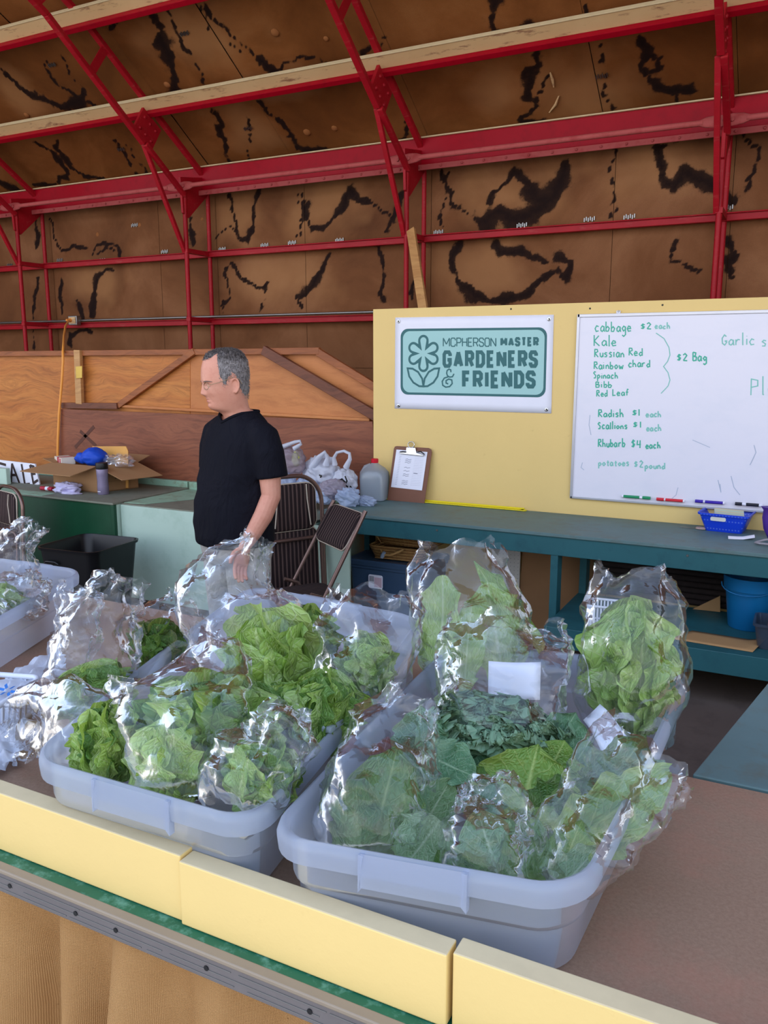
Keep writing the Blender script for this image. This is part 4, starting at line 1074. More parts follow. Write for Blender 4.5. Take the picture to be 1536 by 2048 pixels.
# ------------------------------------------------------------------ clipboard, ruler
wood = paint('clipboard_hardboard', srgb(122, 78, 58), .55, var=.1, vscale=10)
t = thing('clipboard', 'brown clipboard with signup sheet leaning on the yellow partition', 'clipboard', atZ(812, 1004, TZ + .002)); q = Vector(t.location)
def cbp(x, y, d=0.0):
    v = (y - 893) / (1004 - 893); return atY(x, y, PYW - .012 - .055 * v - d) - q
def slab(name, pts, th_, mat, par, bev=.0): m = MB(); m.prism(pts, (0, -th_, 0)); return m.build(name, mat, par, bevel=bev)
slab('board', [cbp(x, y) for x, y in ((794, 892), (858, 896), (863, 899), (864, 905), (849, 1007), (775, 1000), (788, 898), (790, 893))], .004, wood, t, .0015)
pp = slab('sheet', [cbp(x, y, .006) for x, y in ((793, 899), (855, 904), (844, 981), (782, 974))], .001, M['paper'], t)
mb = MB(); mb2 = MB()
for k in range(18):
    y = 912 + k * 3.3; xo = -k * .55
    ribbon(mb, [cbp(799 + xo, y + .4, .0076), cbp(799 + xo + 4, y + .6, .0076)], .0016); ribbon(mb, [cbp(830 + xo, y + 1.8, .0076), cbp(848 + xo * .8, y + 3.0, .0076)], .0008)
    if k in (2, 3, 4, 7, 9, 11, 12, 15, 16, 17): ribbon(mb2, [cbp(812 + xo, y, .0077), cbp(816 + xo, y - 1, .0077), cbp(818 + xo, y + 1, .0077), cbp(824 + xo, y + .2, .0077)], .0022)
ribbon(mb2, [cbp(827, 946.5, .0077), cbp(835, 947.5, .0077)], .0045)
mb.build('form_lines', flat('form_grey', 150, 152, 170), pp); mb2.build('signatures', flat('signature_ink', 90, 92, 116), pp)
m = MB(); m.prism([cbp(x, y, .007) for x, y in ((814, 894), (832, 895), (834, 905), (849, 910), (848, 912), (800, 907), (800, 904), (813, 904))], (0, -.012, 0)); cl = m.build('clip', M['chrome'], t, bevel=.003)
for x0, x1 in ((800, 812), (834, 849)):
    m = MB(); m.tube([cbp(x0, 904, .02), cbp((x0 + x1) / 2, 903, .024), cbp(x1, 909 if x1 > 820 else 904, .02)], .004, 6); m.build('clip_lever', M['black'], cl, smooth=70)
m = MB(); m.tube([cbp(818 + 6.5 * math.cos(a), 889 - 6 * math.sin(a), .012) + Vector((0.016, 0, 0)) for a in np.linspace(0, 2 * math.pi, 14)[:-1]], .0035, 6, closed=True); m.build('hanging_ring', M['chrome'], cl, smooth=70)
a, b = atZ(756, 996, TZ + .002), atZ(1054, 1018, TZ + .002); a.y = b.y = TBK - .03
t = thing('yardstick', 'yellow plastic yardstick lying at the back edge of the teal table', 'ruler', ((a + b) / 2))
L = (b - a).length / 2; yl = paint('yellow_plastic', srgb(226, 208, 36), .4, bump=0)
m = MB(); m.box((-L, -.02, 0), (L, .02, .006)); m.build('bar', yl, t, bevel=.002)
m = MB(); m.box((-L, .012, .006), (L, .02, .016)); m.build('raised_edge', yl, t, bevel=.002)
m = MB(); m.lathe([(.02, 0), (.02, .006)], 14, Matrix.Translation((L, 0, 0))); m.build('rounded_end', yl, t, bevel=.001)
tk = MB()
for k in range(60): x = -L + .02 + k * (2 * L - .04) / 59; tk.box((x - .0006, -.018, .006), (x + .0006, -.018 + (.012 if k % 5 == 0 else .007), .0063))
tk.build('graduation_marks', M['black'], t)

# ------------------------------------------------------------------ things on the teal table, right side
bluep = NT('blue_basket_plastic'); o_ = bluep.obj()
vo = bluep.n('ShaderNodeTexVoronoi'); bluep.l(bluep.mapping(o_, (62, 62, 62)), vo.inputs['Vector']); vo.inputs['Scale'].default_value = 1; vo.inputs['Randomness'].default_value = 0
bluep.principled(bluep.mix(bluep.ramp(vo.outputs['Distance'], [(.22, .45), (.32, 0.0)]), srgb(20, 62, 206), srgb(120, 150, 226)), .35)
bp = atZ(1440, 1066, TZ)
def open_box(name, mat, root, wx, wy, h, flare, r=.02, th_=.004, slot=None, mx=Matrix.Identity(4)):
    m = MB(); L = []
    for z, k in ((.0, 0), (h * .9, .9), (h * .9, .9), (h, 1)):
        e = .006 if z > h * .85 else 0
        L.append([mx @ Vector((x, y, z)) for x, y in rrect(0, 0, wx / 2 + flare * k + e, wy / 2 + flare * k + e, r)])
    L[2] = L[1]; L = [L[0], [mx @ Vector((x, y, h * .9)) for x, y in rrect(0, 0, wx / 2 + flare * .9, wy / 2 + flare * .9, r)], [mx @ Vector((x, y, h * .9)) for x, y in rrect(0, 0, wx / 2 + flare * .9 + .008, wy / 2 + flare * .9 + .008, r)], L[3],
         [mx @ Vector((x, y, h)) for x, y in rrect(0, 0, wx / 2 + flare - .003, wy / 2 + flare - .003, r)], [mx @ Vector((x, y, th_)) for x, y in rrect(0, 0, wx / 2 - .004, wy / 2 - .004, r)]]
    m.loft(L); return m.build(name, mat, root, smooth=40)
t = thing('plastic_basket', 'blue plastic basket with banknotes on the teal table', 'basket', bp + Vector((.02, .10, .001)), -.10)
open_box('basket', bluep.m, t, .19, .15, .105, .035)
m = MB(); L = [[Vector((x, -.098 - .0, z)) for x, z in rrect(-.025, .075, .04, .011, .008)], [Vector((x, -.104, z)) for x, z in rrect(-.025, .075, .04, .011, .008)]]; m.loft(L); m.build('handle_slot', flat('slot_paper', 206, 206, 196), t)  # pale paper-coloured plate marks the slot
nt_ = thing('banknotes', 'stack of pale green banknotes standing in the blue basket', 'money', bp + Vector((.02, .10, .012)), -.1)
bills = flat('pale_green_note', 190, 204, 186); bills2 = flat('tan_note', 206, 196, 168)
for k in range(5):
    m = MB(); m.box((-.07 + .004 * k, .02 - k * .012, .0), (.085 + .003 * k, .022 - k * .012, .105 - k * .004), Matrix.Rotation(.12, 4, 'X')); m.build('note', bills if k % 2 else bills2, nt_)
t = thing('scissors', 'small pair of scissors behind the blue basket', 'scissors', atZ(1385, 1056, TZ + .004), .05)
for s in (-1, 1):
    m = MB(); m.prism([(-.075, s * .002, 0), (.0, s * .006, 0), (.02, s * .004, 0), (.0, -s * .004, 0)], (0, 0, .002)); m.build('blade', M['steel'], t)
    m = MB(); m.tube([(.045 + .025 * math.cos(a), s * .013 + .012 * math.sin(a), .003) for a in np.linspace(0, 6.28, 13)[:-1]], .004, 6, closed=True); m.build('finger_loop', paint('beige_handle', srgb(176, 150, 140), .5), t, smooth=70)
t = atZ(1482, 1078, TZ)
V = [(u * .13 - .065, v * .06 - .03 + .01 * u, .002 + .03 * max(0, u - .55) ** 1 + .01 * math.sin(v * 3)) for u in np.linspace(0, 1, 8) for v in np.linspace(0, 1, 5)]
o = np_mesh('paper_scrap', V, grid_faces(8, 5), M['paper']); o.location = t; o.rotation_euler.z = .15; tag(o, 'curled white paper scrap at the front of the teal table', 'paper')
t = thing('drawstring_bag', 'purple fabric bag with rope handle cut off by the right edge', 'bag', atZ(1548, 1078, TZ + .002))
pur = paint('purple_fabric', srgb(74, 40, 140), .6, var=.25, vscale=30)
m = MB(); L = []
for z, w in ((0, .03), (.05, .055), (.11, .065), (.15, .062), (.17, .075)):
    L.append([Vector((w * math.cos(a) * (1 + .06 * math.sin(5 * a)), .6 * w * math.sin(a), z)) for a in np.linspace(0, 6.283, 25)[:-1]])
m.loft(L); m.build('pouch', pur, t, smooth=60)
hp = atZ(1536, 1088, TZ + .012) - Vector(t.location)
m = MB(); m.tube([hp + Vector(q) for q in ((.03, .06, .02), (-.02, .045, .01), (-.055, .02, 0), (-.06, .005, 0), (-.04, -.005, 0), (.04, -.008, 0))], .006, 8); m.build('rope_handle', flat('grey_rope', 150, 144, 150), t, smooth=80)

# ------------------------------------------------------------------ under the teal table
def tub_box(name, label, cat, loc, rz, wx, wy, h, mat, lidmat=None):
    t = thing(name, label, cat, loc, rz); open_box('body', mat, t, wx, wy, h, .02, .03)
    if lidmat:
        m = MB(); m.loft([[Vector((x, y, z)) for x, y in rrect(0, 0, wx / 2 + e, wy / 2 + e, .035)] for z, e in ((h - .02, .034), (h + .006, .036), (h + .016, .028), (h + .016, .0), (h + .01, -.02))]); m.build('lid', lidmat, t, smooth=40)
    return t
bt = paint('slate_blue_plastic', srgb(58, 80, 106), .35, bump=.02)
lc = atY(768, 1200, 4.58)
t = tub_box('storage_tote', 'slate blue lidded storage tote under the teal table with a paper label', 'tote', (lc.x, 4.80, 0), 0, .50, .36, .40, bt, bt)
lp_ = atY(752, 1163, 4.60) - Vector(t.location)
m = MB(); m.loft([[Vector((lp_.x + x, -.205, lp_.z + z)) for x, z in rrect(0, 0, .052, .045, .012)], [Vector((lp_.x + x, -.2075, lp_.z + z)) for x, z in rrect(0, 0, .052, .045, .012)]]); lb_ = m.build('label', M['paper'], t)
m = MB(); m.box((lp_.x - .008, -.2085, lp_.z - .035), (lp_.x + .046, -.2076, lp_.z + .03)); m.build('printed_patch', flat('pale_pink_print', 216, 186, 196), lb_)
m = MB(); [m.box((lp_.x - .044 + k * .007, -.2085, lp_.z - .0), (lp_.x - .041 + k * .007, -.2076, lp_.z + .035)) for k in range(5)]; m.build('barcode', M['black'], lb_)
m = MB(); m.tube([(lp_.x - .06, -.21, lp_.z - .08), (lp_.x - .05, -.225, lp_.z - .09), (lp_.x + .05, -.225, lp_.z - .09), (lp_.x + .06, -.21, lp_.z - .08)], .008, 6); m.build('handle', bt, t, smooth=70)
wick = paint('wicker', srgb(190, 148, 92), .6, var=.25, vscale=40)
wick2 = paint('dark_wicker', srgb(150, 108, 62), .6, var=.25, vscale=40)
def wicker(label, loc, rz, wx, wy, h, nring, mats, handle=True):
    t = thing('wicker_basket', label, 'basket', loc, rz)
    for k in range(nring):
        z = .006 + k * h / nring; f = .8 + .2 * k / nring; pts = []
        R_ = rrect(0, 0, wx / 2 * f, wy / 2 * f, .05 * f, 5); P = []
        for a, b in zip(R_, R_[1:] + R_[:1]):
            d = math.hypot(b[0] - a[0], b[1] - a[1]); n_ = max(1, int(d / .022))
            for j in range(n_): P.append((a[0] + (b[0] - a[0]) * j / n_, a[1] + (b[1] - a[1]) * j / n_))
        for j, (x, y) in enumerate(P):
            w = 1 + (.012 if (j + k) % 2 else -.012) * .5; pts.append((x * w, y * w, z))
        m = MB(); m.tube(pts, h / nring * .55, 5, closed=True); m.build('woven_strand', mats[k % 2], t, smooth=80)
    for a in np.linspace(0, 2 * math.pi, 25)[:-1]:
        c_, s_ = math.cos(a), math.sin(a); k_ = 1 / max(abs(c_) / (wx / 2), abs(s_) / (wy / 2))
        m = MB(); m.tube([(c_ * k_ * .79, s_ * k_ * .79, 0), (c_ * k_ * .985, s_ * k_ * .985, h)], .004, 5); m.build('stake', mats[1], t)
    m = MB(); m.box((-wx * .4, -wy * .4, 0), (wx * .4, wy * .4, .006)); m.build('base', mats[1], t)
    if handle:
        m = MB(); m.tube([(-.10, -wy / 2 - .006, h * .75), (-.07, -wy / 2 - .03, h * .45), (-.02, -wy / 2 - .035, h * .5), (.03, -wy / 2 - .03, h * .75), (.06, -wy / 2 - .008, h * .95)], .008, 7); hd = m.build('rope_handle', wick, t, smooth=80)
        m = MB(); m.lathe([(.012, 0), (.015, .02), (.01, .045)], 10, Matrix.Translation((-.085, -wy / 2 - .03, h * .25)) @ Matrix.Rotation(.5, 4, 'Y')); m.build('toggle', flat('grey_plastic_toggle', 150, 168, 190), hd, smooth=60)
    return t
wicker('shallow wicker basket with rope handle on the slate blue tote', (lc.x + .04, 4.79, .417), .05, .40, .28, .09, 9, (wick, wick2))
wicker('darker wicker tray nested behind and above the rope handled basket', (lc.x + .10, 4.80, .512), -.06, .46, .26, .07, 7, (wick2, wick), False)
pgm = NT('pegboard'); o_ = pgm.obj(); vo = pgm.n('ShaderNodeTexVoronoi'); pgm.l(pgm.mapping(o_, (40, 40, 40)), vo.inputs['Vector']); vo.inputs['Scale'].default_value = 1; vo.inputs['Randomness'].default_value = 0
pgm.principled(pgm.mix(pgm.ramp(vo.outputs['Distance'], [(.18, 1.0), (.24, 0.0)]), srgb(208, 206, 200), srgb(40, 36, 34)), .6)
a, b = atY(984, 1090, 4.93), atY(1024, 1140, 4.93)
m = MB(); m.box((a.x, 4.93, .05), (b.x + .05, 4.945, a.z + .04)); o = m.build('pegboard_panel', pgm.m, bevel=.002); tag(o, 'white pegboard offcut leaning under the teal table', 'board')
kraft = paint('brown_cardboard', srgb(178, 138, 92), .8, var=.08, vscale=8)
a, b = atY(1015, 1100, 4.95), atY(1210, 1200, 4.95)
m = MB(); m.prism([(a.x + .08, 4.955, .0), (b.x, 4.955, 0), (b.x, 4.955, .60), (a.x + .1, 4.955, .58)], (0, .012, 0)); o = m.build('cardboard_sheet', paint('dark_cardboard', srgb(150, 112, 76), .85, var=.2, vscale=4)); tag(o, 'large brown cardboard sheet leaning behind the teal table legs', 'cardboard')
mat_w = paint('dark_woven_mat', srgb(46, 36, 34), .9, var=.4, vscale=60)
a, b = atY(1205, 1110, 4.90), atY(1445, 1225, 4.90)
m = MB(); nu_, nv_ = 16, 10
for i in range(nv_):
    z0 = .305 + i * .034; m.tube([(a.x + .0 + k * (b.x + .35 - a.x) / 20, 4.90 + .006 * ((k + i) % 2), z0 + .017) for k in range(21)], .019, 5)
o = m.build('woven_mat', mat_w, smooth=80); o['kind'] = 'thing'; tag(o, 'dark woven mat standing on the lower shelf behind the blue bucket', 'mat')
pc = [atY(x, y, 4.82) for x, y in ((1385, 1222), (1440, 1196), (1440, 1228))]; dz = .303 - min(p.z for p in pc)
m = MB(); m.prism([p + Vector((0, 0, dz)) for p in pc], (0, .01, 0)); o = m.build('cardboard_flap', kraft); tag(o, 'pale triangular cardboard corner beside the blue bucket', 'cardboard')
bc = atZ(1492, 1262, .303)
t = thing('bucket', 'round blue plastic bucket on the lower shelf of the teal table', 'bucket', (bc.x, bc.y + .09, .303))
bm_ = paint('blue_bucket_plastic', srgb(14, 104, 158), .4, bump=.02)
m = MB(); m.lathe([(.095, 0), (.098, .004), (.122, .21), (.132, .212), (.136, .275), (.138, .28), (.130, .28), (.120, .21), (.092, .006)], 32); m.build('pail', bm_, t, smooth=40)
m = MB(); m.tube([(.136 * math.cos(a), -.06 + .03 * math.cos(a) - .136 * math.sin(a) * .6, .25 - .05 * math.sin(a)) for a in np.linspace(0, math.pi, 12)], .003, 6); m.build('bail_handle', bm_, t, smooth=80)
kp = [atZ(x, y, .303) for x, y in ((1330, 1276), (1385, 1262), (1532, 1285), (1505, 1305))]
V = []
for u in np.linspace(0, 1, 10):
    for v in np.linspace(0, 1, 6):
        p = kp[1] * (1 - u) * (1 - v) + kp[2] * u * (1 - v) + kp[3] * u * v + kp[0] * (1 - u) * v; V.append((p.x, p.y, .306 + .02 * max(0, u - .8) * 5 * (1 - v)))
o = np_mesh('kraft_paper', V, grid_faces(10, 6), kraft); o.modifiers.new('s', 'SOLIDIFY').thickness = .002; tag(o, 'curling kraft cardboard sheet at the front of the lower shelf', 'cardboard')
dkp = NT('smoky_plastic'); tr = dkp.n('ShaderNodeBsdfTransparent'); gp = dkp.n('ShaderNodeBsdfPrincipled'); gp.inputs['Base Color'].default_value = (*srgb(70, 78, 92), 1); gp.inputs['Roughness'].default_value = .2
mx_ = dkp.n('ShaderNodeMixShader'); mx_.inputs[0].default_value = .6; dkp.l(tr.outputs[0], mx_.inputs[1]); dkp.l(gp.outputs[0], mx_.inputs[2]); dkp.l(mx_.outputs[0], dkp.out.inputs[0])
sb = atZ(1535, 1302, .303)
t = tub_box('storage_box', 'smoky clear storage box at the right end of the lower shelf', 'box', (sb.x + .04, sb.y + .10, .303), 0, .18, .17, .13, dkp.m)
m = MB(); m.box((-.05, -.03, .09), (.03, .03, .19)); o = m.build('pink_packet', flat('pink_print', 216, 132, 116), None, bevel=.003); o.location = t.location; tag(o, 'small pink packet standing in the smoky storage box', 'packet')
wc = atZ(1170, 1254, .303)
t = thing('slotted_basket', 'small white slotted basket on the lower shelf by the table leg', 'basket', (wc.x + .09, wc.y + .08, .303), .1)
wp = flat('white_plastic', 224, 228, 236, .4)
def slotted(t, wx, wy, h, fl, nsl, mat):
    m = MB(); m.box((-wx / 2, -wy / 2, 0), (wx / 2, wy / 2, .004)); m.build('base', mat, t)
    m = MB(); m.tube([(x, y, h) for x, y in rrect(0, 0, wx / 2 + fl, wy / 2 + fl, .03, 5)], .007, 8, closed=True); m.build('rim', mat, t, smooth=80)
    m = MB(); m.tube([(x, y, h * .12) for x, y in rrect(0, 0, wx / 2 + fl * .12, wy / 2 + fl * .12, .03, 5)], .006, 8, closed=True); m.build('lower_band', mat, t, smooth=80)
    for sx, sy, n_, L_ in ((1, 0, int(nsl * wy / wx), wy), (-1, 0, int(nsl * wy / wx), wy), (0, 1, nsl, wx), (0, -1, nsl, wx)):
        for k in range(n_):
            q = (-.5 + (k + .5) / n_) * L_
            a = (sx * wx / 2 + (q if sx == 0 else 0), sy * wy / 2 + (q if sy == 0 else 0), 0); b = (sx * (wx / 2 + fl) + (q if sx == 0 else 0), sy * (wy / 2 + fl) + (q if sy == 0 else 0), h)
            m = MB(); m.bar(a, b, .003 if sx else .008, .008 if sx else .003, (0, 1, 0)); m.build('slat', mat, t)
slotted(t, .16, .12, .12, .015, 9, wp)
# ------------------------------------------------------------------ leaves
def mat_leaf(name, ca, cb, vein, edge, veinw=.05, nv=7, rough=.42, blot=None, trans=.35, blotamt=.5):
    t = NT(name); uv = t.uv(); o = t.obj()
    sx = t.n('ShaderNodeSeparateXYZ'); t.l(uv, sx.inputs[0]); u, v = sx.outputs['X'], sx.outputs['Y']
    av = t.math('ABSOLUTE', t.math('SUBTRACT', v, .5))                  # 0 midrib .. .5 edge
    wob = t.math('MULTIPLY', t.math('SUBTRACT', t.noise(uv, 6, 3), .5), .10)
    mid = t.ramp(t.math('ADD', av, t.math('MULTIPLY', u, .012)), [(.012, 1.0), (veinw, 0.0)])
    k = t.math('FRACT', t.math('MULTIPLY', t.math('ADD', t.math('SUBTRACT', u, t.math('MULTIPLY', av, .75)), wob), nv))
    side = t.ramp(t.math('ABSOLUTE', t.math('SUBTRACT', k, .5)), [(.0, .85), (.07, 0.0)])
    net = t.n('ShaderNodeTexVoronoi', feature='DISTANCE_TO_EDGE'); t.l(t.mapping(uv, (1, 1.2, 1)), net.inputs['Vector']); net.inputs['Scale'].default_value = 14
    nt = t.ramp(net.outputs['Distance'], [(.0, .45), (.06, 0.0)])
    vv = t.math('MAXIMUM', t.math('MAXIMUM', mid, side), nt)
    oi = t.n('ShaderNodeObjectInfo').outputs['Random']
    f = t.math('ADD', t.math('MULTIPLY', t.noise(uv, 3.5, 5, .6), .75), t.math('MULTIPLY', oi, .45))
    c = t.mix(t.ramp(f, [(.3, 0.0), (.85, 1.0)]), ca, cb)
    c = t.mix(t.ramp(u, [(.0, .7), (.35, 0.0)]), c, vein)
    c = t.mix(t.ramp(av, [(.36, 0.0), (.5, .55)]), c, edge)
    if blot is not None:
        b = t.ramp(t.noise(uv, 5, 7, .7), [(.52, 0.0), (.68, 1.0)]); c = t.mix(t.math('MULTIPLY', b, blotamt), c, blot)
    c = t.mix(t.math('MULTIPLY', vv, .62), c, vein)
    h = t.math('ADD', t.math('MULTIPLY', net.outputs['Distance'], 1.2), t.math('MULTIPLY', vv, -.35))
    nb = t.bump(h, .55, .010)
    p = t.principled(c, rough, 0, nb, .45)
    tl = t.n('ShaderNodeBsdfTranslucent'); t.put(tl.inputs[0], t.mix(.35, c, srgb(190, 220, 60))); mx = t.n('ShaderNodeMixShader'); mx.inputs[0].default_value = trans
    t.l(p.outputs[0], mx.inputs[1]); t.l(tl.outputs[0], mx.inputs[2]); t.l(mx.outputs[0], t.out.inputs[0])
    return t.m
LM = {
 'lettuce': mat_leaf('lettuce_leaf', srgb(170, 196, 98), srgb(130, 168, 74), srgb(214, 226, 166), srgb(134, 172, 74), blot=srgb(166, 200, 92)),
 'pale': mat_leaf('pale_lettuce_leaf', srgb(194, 214, 136), srgb(160, 194, 104), srgb(228, 236, 194), srgb(168, 200, 110), blot=srgb(200, 220, 130)),
 'green': mat_leaf('green_lettuce_leaf', srgb(122, 158, 78), srgb(80, 124, 56), srgb(170, 196, 124), srgb(74, 118, 50), blot=srgb(112, 160, 66)),
 'chard': mat_leaf('chard_leaf', srgb(96, 128, 62), srgb(66, 88, 52), srgb(190, 196, 110), srgb(110, 84, 64), blot=srgb(104, 66, 66)),
 'kale': mat_leaf('kale_leaf', srgb(138, 172, 140), srgb(102, 142, 112), srgb(176, 200, 170), srgb(124, 162, 130), .05, 7, .5),
 'savoy': mat_leaf('savoy_leaf', srgb(92, 128, 62), srgb(62, 106, 48), srgb(140, 160, 104), srgb(84, 106, 70), .04, 6, .42, srgb(112, 100, 84)),
 'blue': mat_leaf('blue_green_leaf', srgb(104, 148, 112), srgb(76, 124, 90), srgb(176, 204, 170), srgb(120, 160, 128), .04, 6, .48),
 'yellow': mat_leaf('yellow_green_leaf', srgb(138, 172, 78), srgb(106, 148, 66), srgb(196, 212, 130), srgb(160, 176, 92), .04, 6, .42, srgb(176, 180, 90), blotamt=.35),
 'grey': mat_leaf('grey_green_leaf', srgb(136, 168, 124), srgb(108, 146, 100), srgb(192, 210, 176), srgb(140, 170, 122), .04, 6, .5),
 'purple': mat_leaf('purple_leaf', srgb(132, 88, 100), srgb(116, 60, 84), srgb(190, 150, 150), srgb(120, 110, 80), .05, 6, .45),
}
def leaf_mesh(kind, seed):
    r = np.random.RandomState(seed)
    nu, nv = (110, 41) if kind in ('kale',) else (26, 19)
    U, Vv = np.meshgrid(np.linspace(0, 1, nu), np.linspace(-1, 1, nv), indexing='ij')
    ph = r.rand(6) * 6.28
    if kind == 'romaine': w = .30 * np.sin(np.pi * np.clip(U, 0, 1) ** .75) ** .55 * (.55 + .6 * U)
    elif kind == 'kale': w = .30 * np.sin(np.pi * U ** .85) ** .5
    elif kind == 'big': w = .52 * np.sin(np.pi * (.04 + .96 * U) ** .72) ** .55
    else: w = .47 * np.sin(np.pi * (.06 + .90 * U) ** .85) ** .42 * (.58 + .52 * U)
    w = np.maximum(w, .035 + .05 * (1 - U))
    edge = np.abs(Vv) ** 4
    w = w * (1 + edge * (.10 * np.sin(U * 22 + ph[0]) + .14 * fbm(U * 7 + seed, Vv * .6, seed * .37, 3)))
    X = U + edge * .04 * np.sin(U * 17 + ph[3]) - .10 * (np.abs(Vv) ** 2) * (U > .5) * (U - .5)
    Y = w * Vv
    amp = {'kale': .045, 'big': .062, 'romaine': .035}.get(kind, .036)
    fr = {'kale': 120, 'big': 13, 'romaine': 15}.get(kind, 16)
    ruf = amp * (np.abs(Vv) ** (1.0 if kind == 'kale' else 2.2)) * (np.sin(U * fr + ph[1] + Vv * 2) + .6 * np.sin(U * fr * 1.7 + ph[2] - Vv))
    blis = .013 * fbm(U * 9 + seed, Vv * 4, seed * .7, 3) * (1 - .5 * np.abs(Vv))
    if kind == 'kale': ruf = ruf + .05 * np.abs(Vv) * np.sin(U * 47 + ph[4] + Vv * 3) + .06 * (np.abs(Vv) ** 1.2) * fbm(U * 30, Vv * 9, seed * .7, 3); Y = Y + .05 * (np.abs(Vv) ** 1.4) * fbm(U * 34 + 9, Vv * 9, seed * .9, 2)
    cup = {'romaine': .22, 'kale': .12, 'big': .10}.get(kind, .24) * (.7 + .6 * r.rand())
    Z = ruf + blis + cup * w * Vv ** 2 - .02 * np.exp(-(Vv / .12) ** 2) * (1 - U)
    bend = {'romaine': .5, 'big': .5, 'kale': .7}.get(kind, .9) * (.5 + r.rand())
    # bend along the length: curl so that the tip comes towards +z at the middle and rolls back at the rim
    th = bend * (U * .9 - .25) - (.8 * r.rand()) * np.clip(U - .72, 0, 1) * 3
    dX = np.gradient(X, axis=0) * np.cos(th); dZ = np.gradient(X, axis=0) * np.sin(th)
    cx = np.cumsum(dX, axis=0) - dX[:1]; cz = np.cumsum(dZ, axis=0) - dZ[:1]
    P = np.stack([cx - np.sin(th) * Z, Y, cz + np.cos(th) * Z], -1).reshape(-1, 3)
    uv = np.stack([U.ravel(), Vv.ravel() * .5 + .5], 1)
    return P, grid_faces(nu, nv), uv
LEAF = {}
def leaf_data(shape, matk, var):
    key = (shape, matk, var)
    if key not in LEAF:
        P, F, uv = leaf_mesh(shape, 11 + var * 7 + len(shape))
        o = np_mesh('leaf', P, F, LM[matk], None, uv=uv); LEAF[key] = o.data; bpy.data.objects.remove(o)
    return LEAF[key]
def put_leaf(parent, shape, matk, var, base, tip, nhint, wscale=1.0, flip=False):
    base, tip, n = Vector(base), Vector(tip), Vector(nhint)
    x = tip - base; L = x.length; x.normalize(); z = (n - x * n.dot(x)).normalized(); y = z.cross(x)
    if flip: pass
    Mx = Matrix(((x.x * L, y.x * L * wscale, z.x * L, base.x), (x.y * L, y.y * L * wscale, z.y * L, base.y), (x.z * L, y.z * L * wscale, z.z * L, base.z), (0, 0, 0, 1)))
    o = bpy.data.objects.new('leaf', leaf_data(shape, matk, var)); COL.objects.link(o); o.parent = parent
    o.matrix_local = Matrix.Translation(-Vector(parent.location)) @ Mx
    return o
stemm = paint('cut_stem', srgb(206, 196, 140), .5, var=.2, vscale=40)
def head(label, base, tip, rad, kinds, n, name='lettuce_head', shape='round', seed=1, group='bagged lettuces', spread=1.0, cat='lettuce'):
    base, tip = Vector(base), Vector(tip); ax = (tip - base); L = ax.length; ax.normalize()
    t = thing(name, label, cat, base, group=group); r = random.Random(seed)
    e1 = ax.orthogonal().normalized(); e2 = ax.cross(e1)
    for k in range(n):
        f = (k + .5) / n; a = k * 2.39996 + r.uniform(-.25, .25)
        rd = e1 * math.cos(a) + e2 * math.sin(a)
        out = rad * spread * (.25 + .85 * f ** .8); ln = L * (1.05 - .32 * f) * r.uniform(.9, 1.08)
        b = base + rd * rad * .22 * f
        tp = base + ax * ln + rd * out
        # leaf faces inwards (cupped round the heart), outer ones lean open
        put_leaf(t, shape, kinds[k % len(kinds)], r.randrange(5), b, tp, -rd + ax * .25 * f, r.uniform(.9, 1.15) * min(1.6, 1.15 * rad * 2.1 / L))
    m = MB(); R_ = Vector((0, 0, 1)).rotation_difference(ax).to_matrix().to_4x4()
    m.lathe([(.012, -.012), (.017, -.008), (.019, .02), (.012, .04)], 10, R_); m.build('stem', stemm, t, smooth=50)
    return t

# ------------------------------------------------------------------ clear film bags
def mat_film(name, haze=.022, tint=(.97, .985, 1.0)):
    t = NT(name); o = t.obj()
    n1 = t.noise(o, 15, 2, .5, 1.5); n2 = t.n('ShaderNodeTexVoronoi', feature='F1'); t.l(t.mapping(o, (34, 34, 22)), n2.inputs['Vector']); n2.inputs['Scale'].default_value = 1
    h = t.math('MULTIPLY', n1, .6)
    for k, (rx, ry, rz_, sc) in enumerate(((.4, .2, .9, 9), (1.1, .7, 2.1, 14), (.2, 1.5, .3, 20), (2.2, .3, 1.2, 31))):
        w = t.n('ShaderNodeTexWave', wave_type='BANDS', bands_direction='X', wave_profile='TRI'); t.l(t.mapping(o, (1, 1, 1), (rx, ry, rz_)), w.inputs['Vector'])
        w.inputs['Scale'].default_value = sc / 6.283 * 1.0; w.inputs['Distortion'].default_value = 5.5; w.inputs['Detail'].default_value = 1.0; w.inputs['Detail Scale'].default_value = 1.6 + k * .5
        h = t.math('ADD', h, t.math('MULTIPLY', w.outputs['Fac'], 6.0 / sc))
    nb = t.bump(h, .42, .016)
    tr = t.n('ShaderNodeBsdfTransparent'); tr.inputs[0].default_value = (*tint, 1)
    gl = t.n('ShaderNodeBsdfGlossy'); gl.inputs[0].default_value = (1, 1, 1, 1); gl.inputs['Roughness'].default_value = .07; t.l(nb, gl.inputs['Normal'])
    lw = t.n('ShaderNodeFresnel'); lw.inputs['IOR'].default_value = 1.36; t.l(nb, lw.inputs['Normal'])
    df = t.n('ShaderNodeBsdfDiffuse'); df.inputs[0].default_value = (*srgb(222, 228, 240), 1)
    m0 = t.n('ShaderNodeMixShader'); m0.inputs[0].default_value = haze; t.l(tr.outputs[0], m0.inputs[1]); t.l(df.outputs[0], m0.inputs[2])
    m1 = t.n('ShaderNodeMixShader'); t.l(t.math('MINIMUM', t.math('ADD', t.math('MULTIPLY', lw.outputs[0], 1.05), .004), .5), m1.inputs[0]); t.l(m0.outputs[0], m1.inputs[1]); t.l(gl.outputs[0], m1.inputs[2])
    t.l(m1.outputs[0], t.out.inputs[0]); return t.m
M['film'] = mat_film('clear_film')
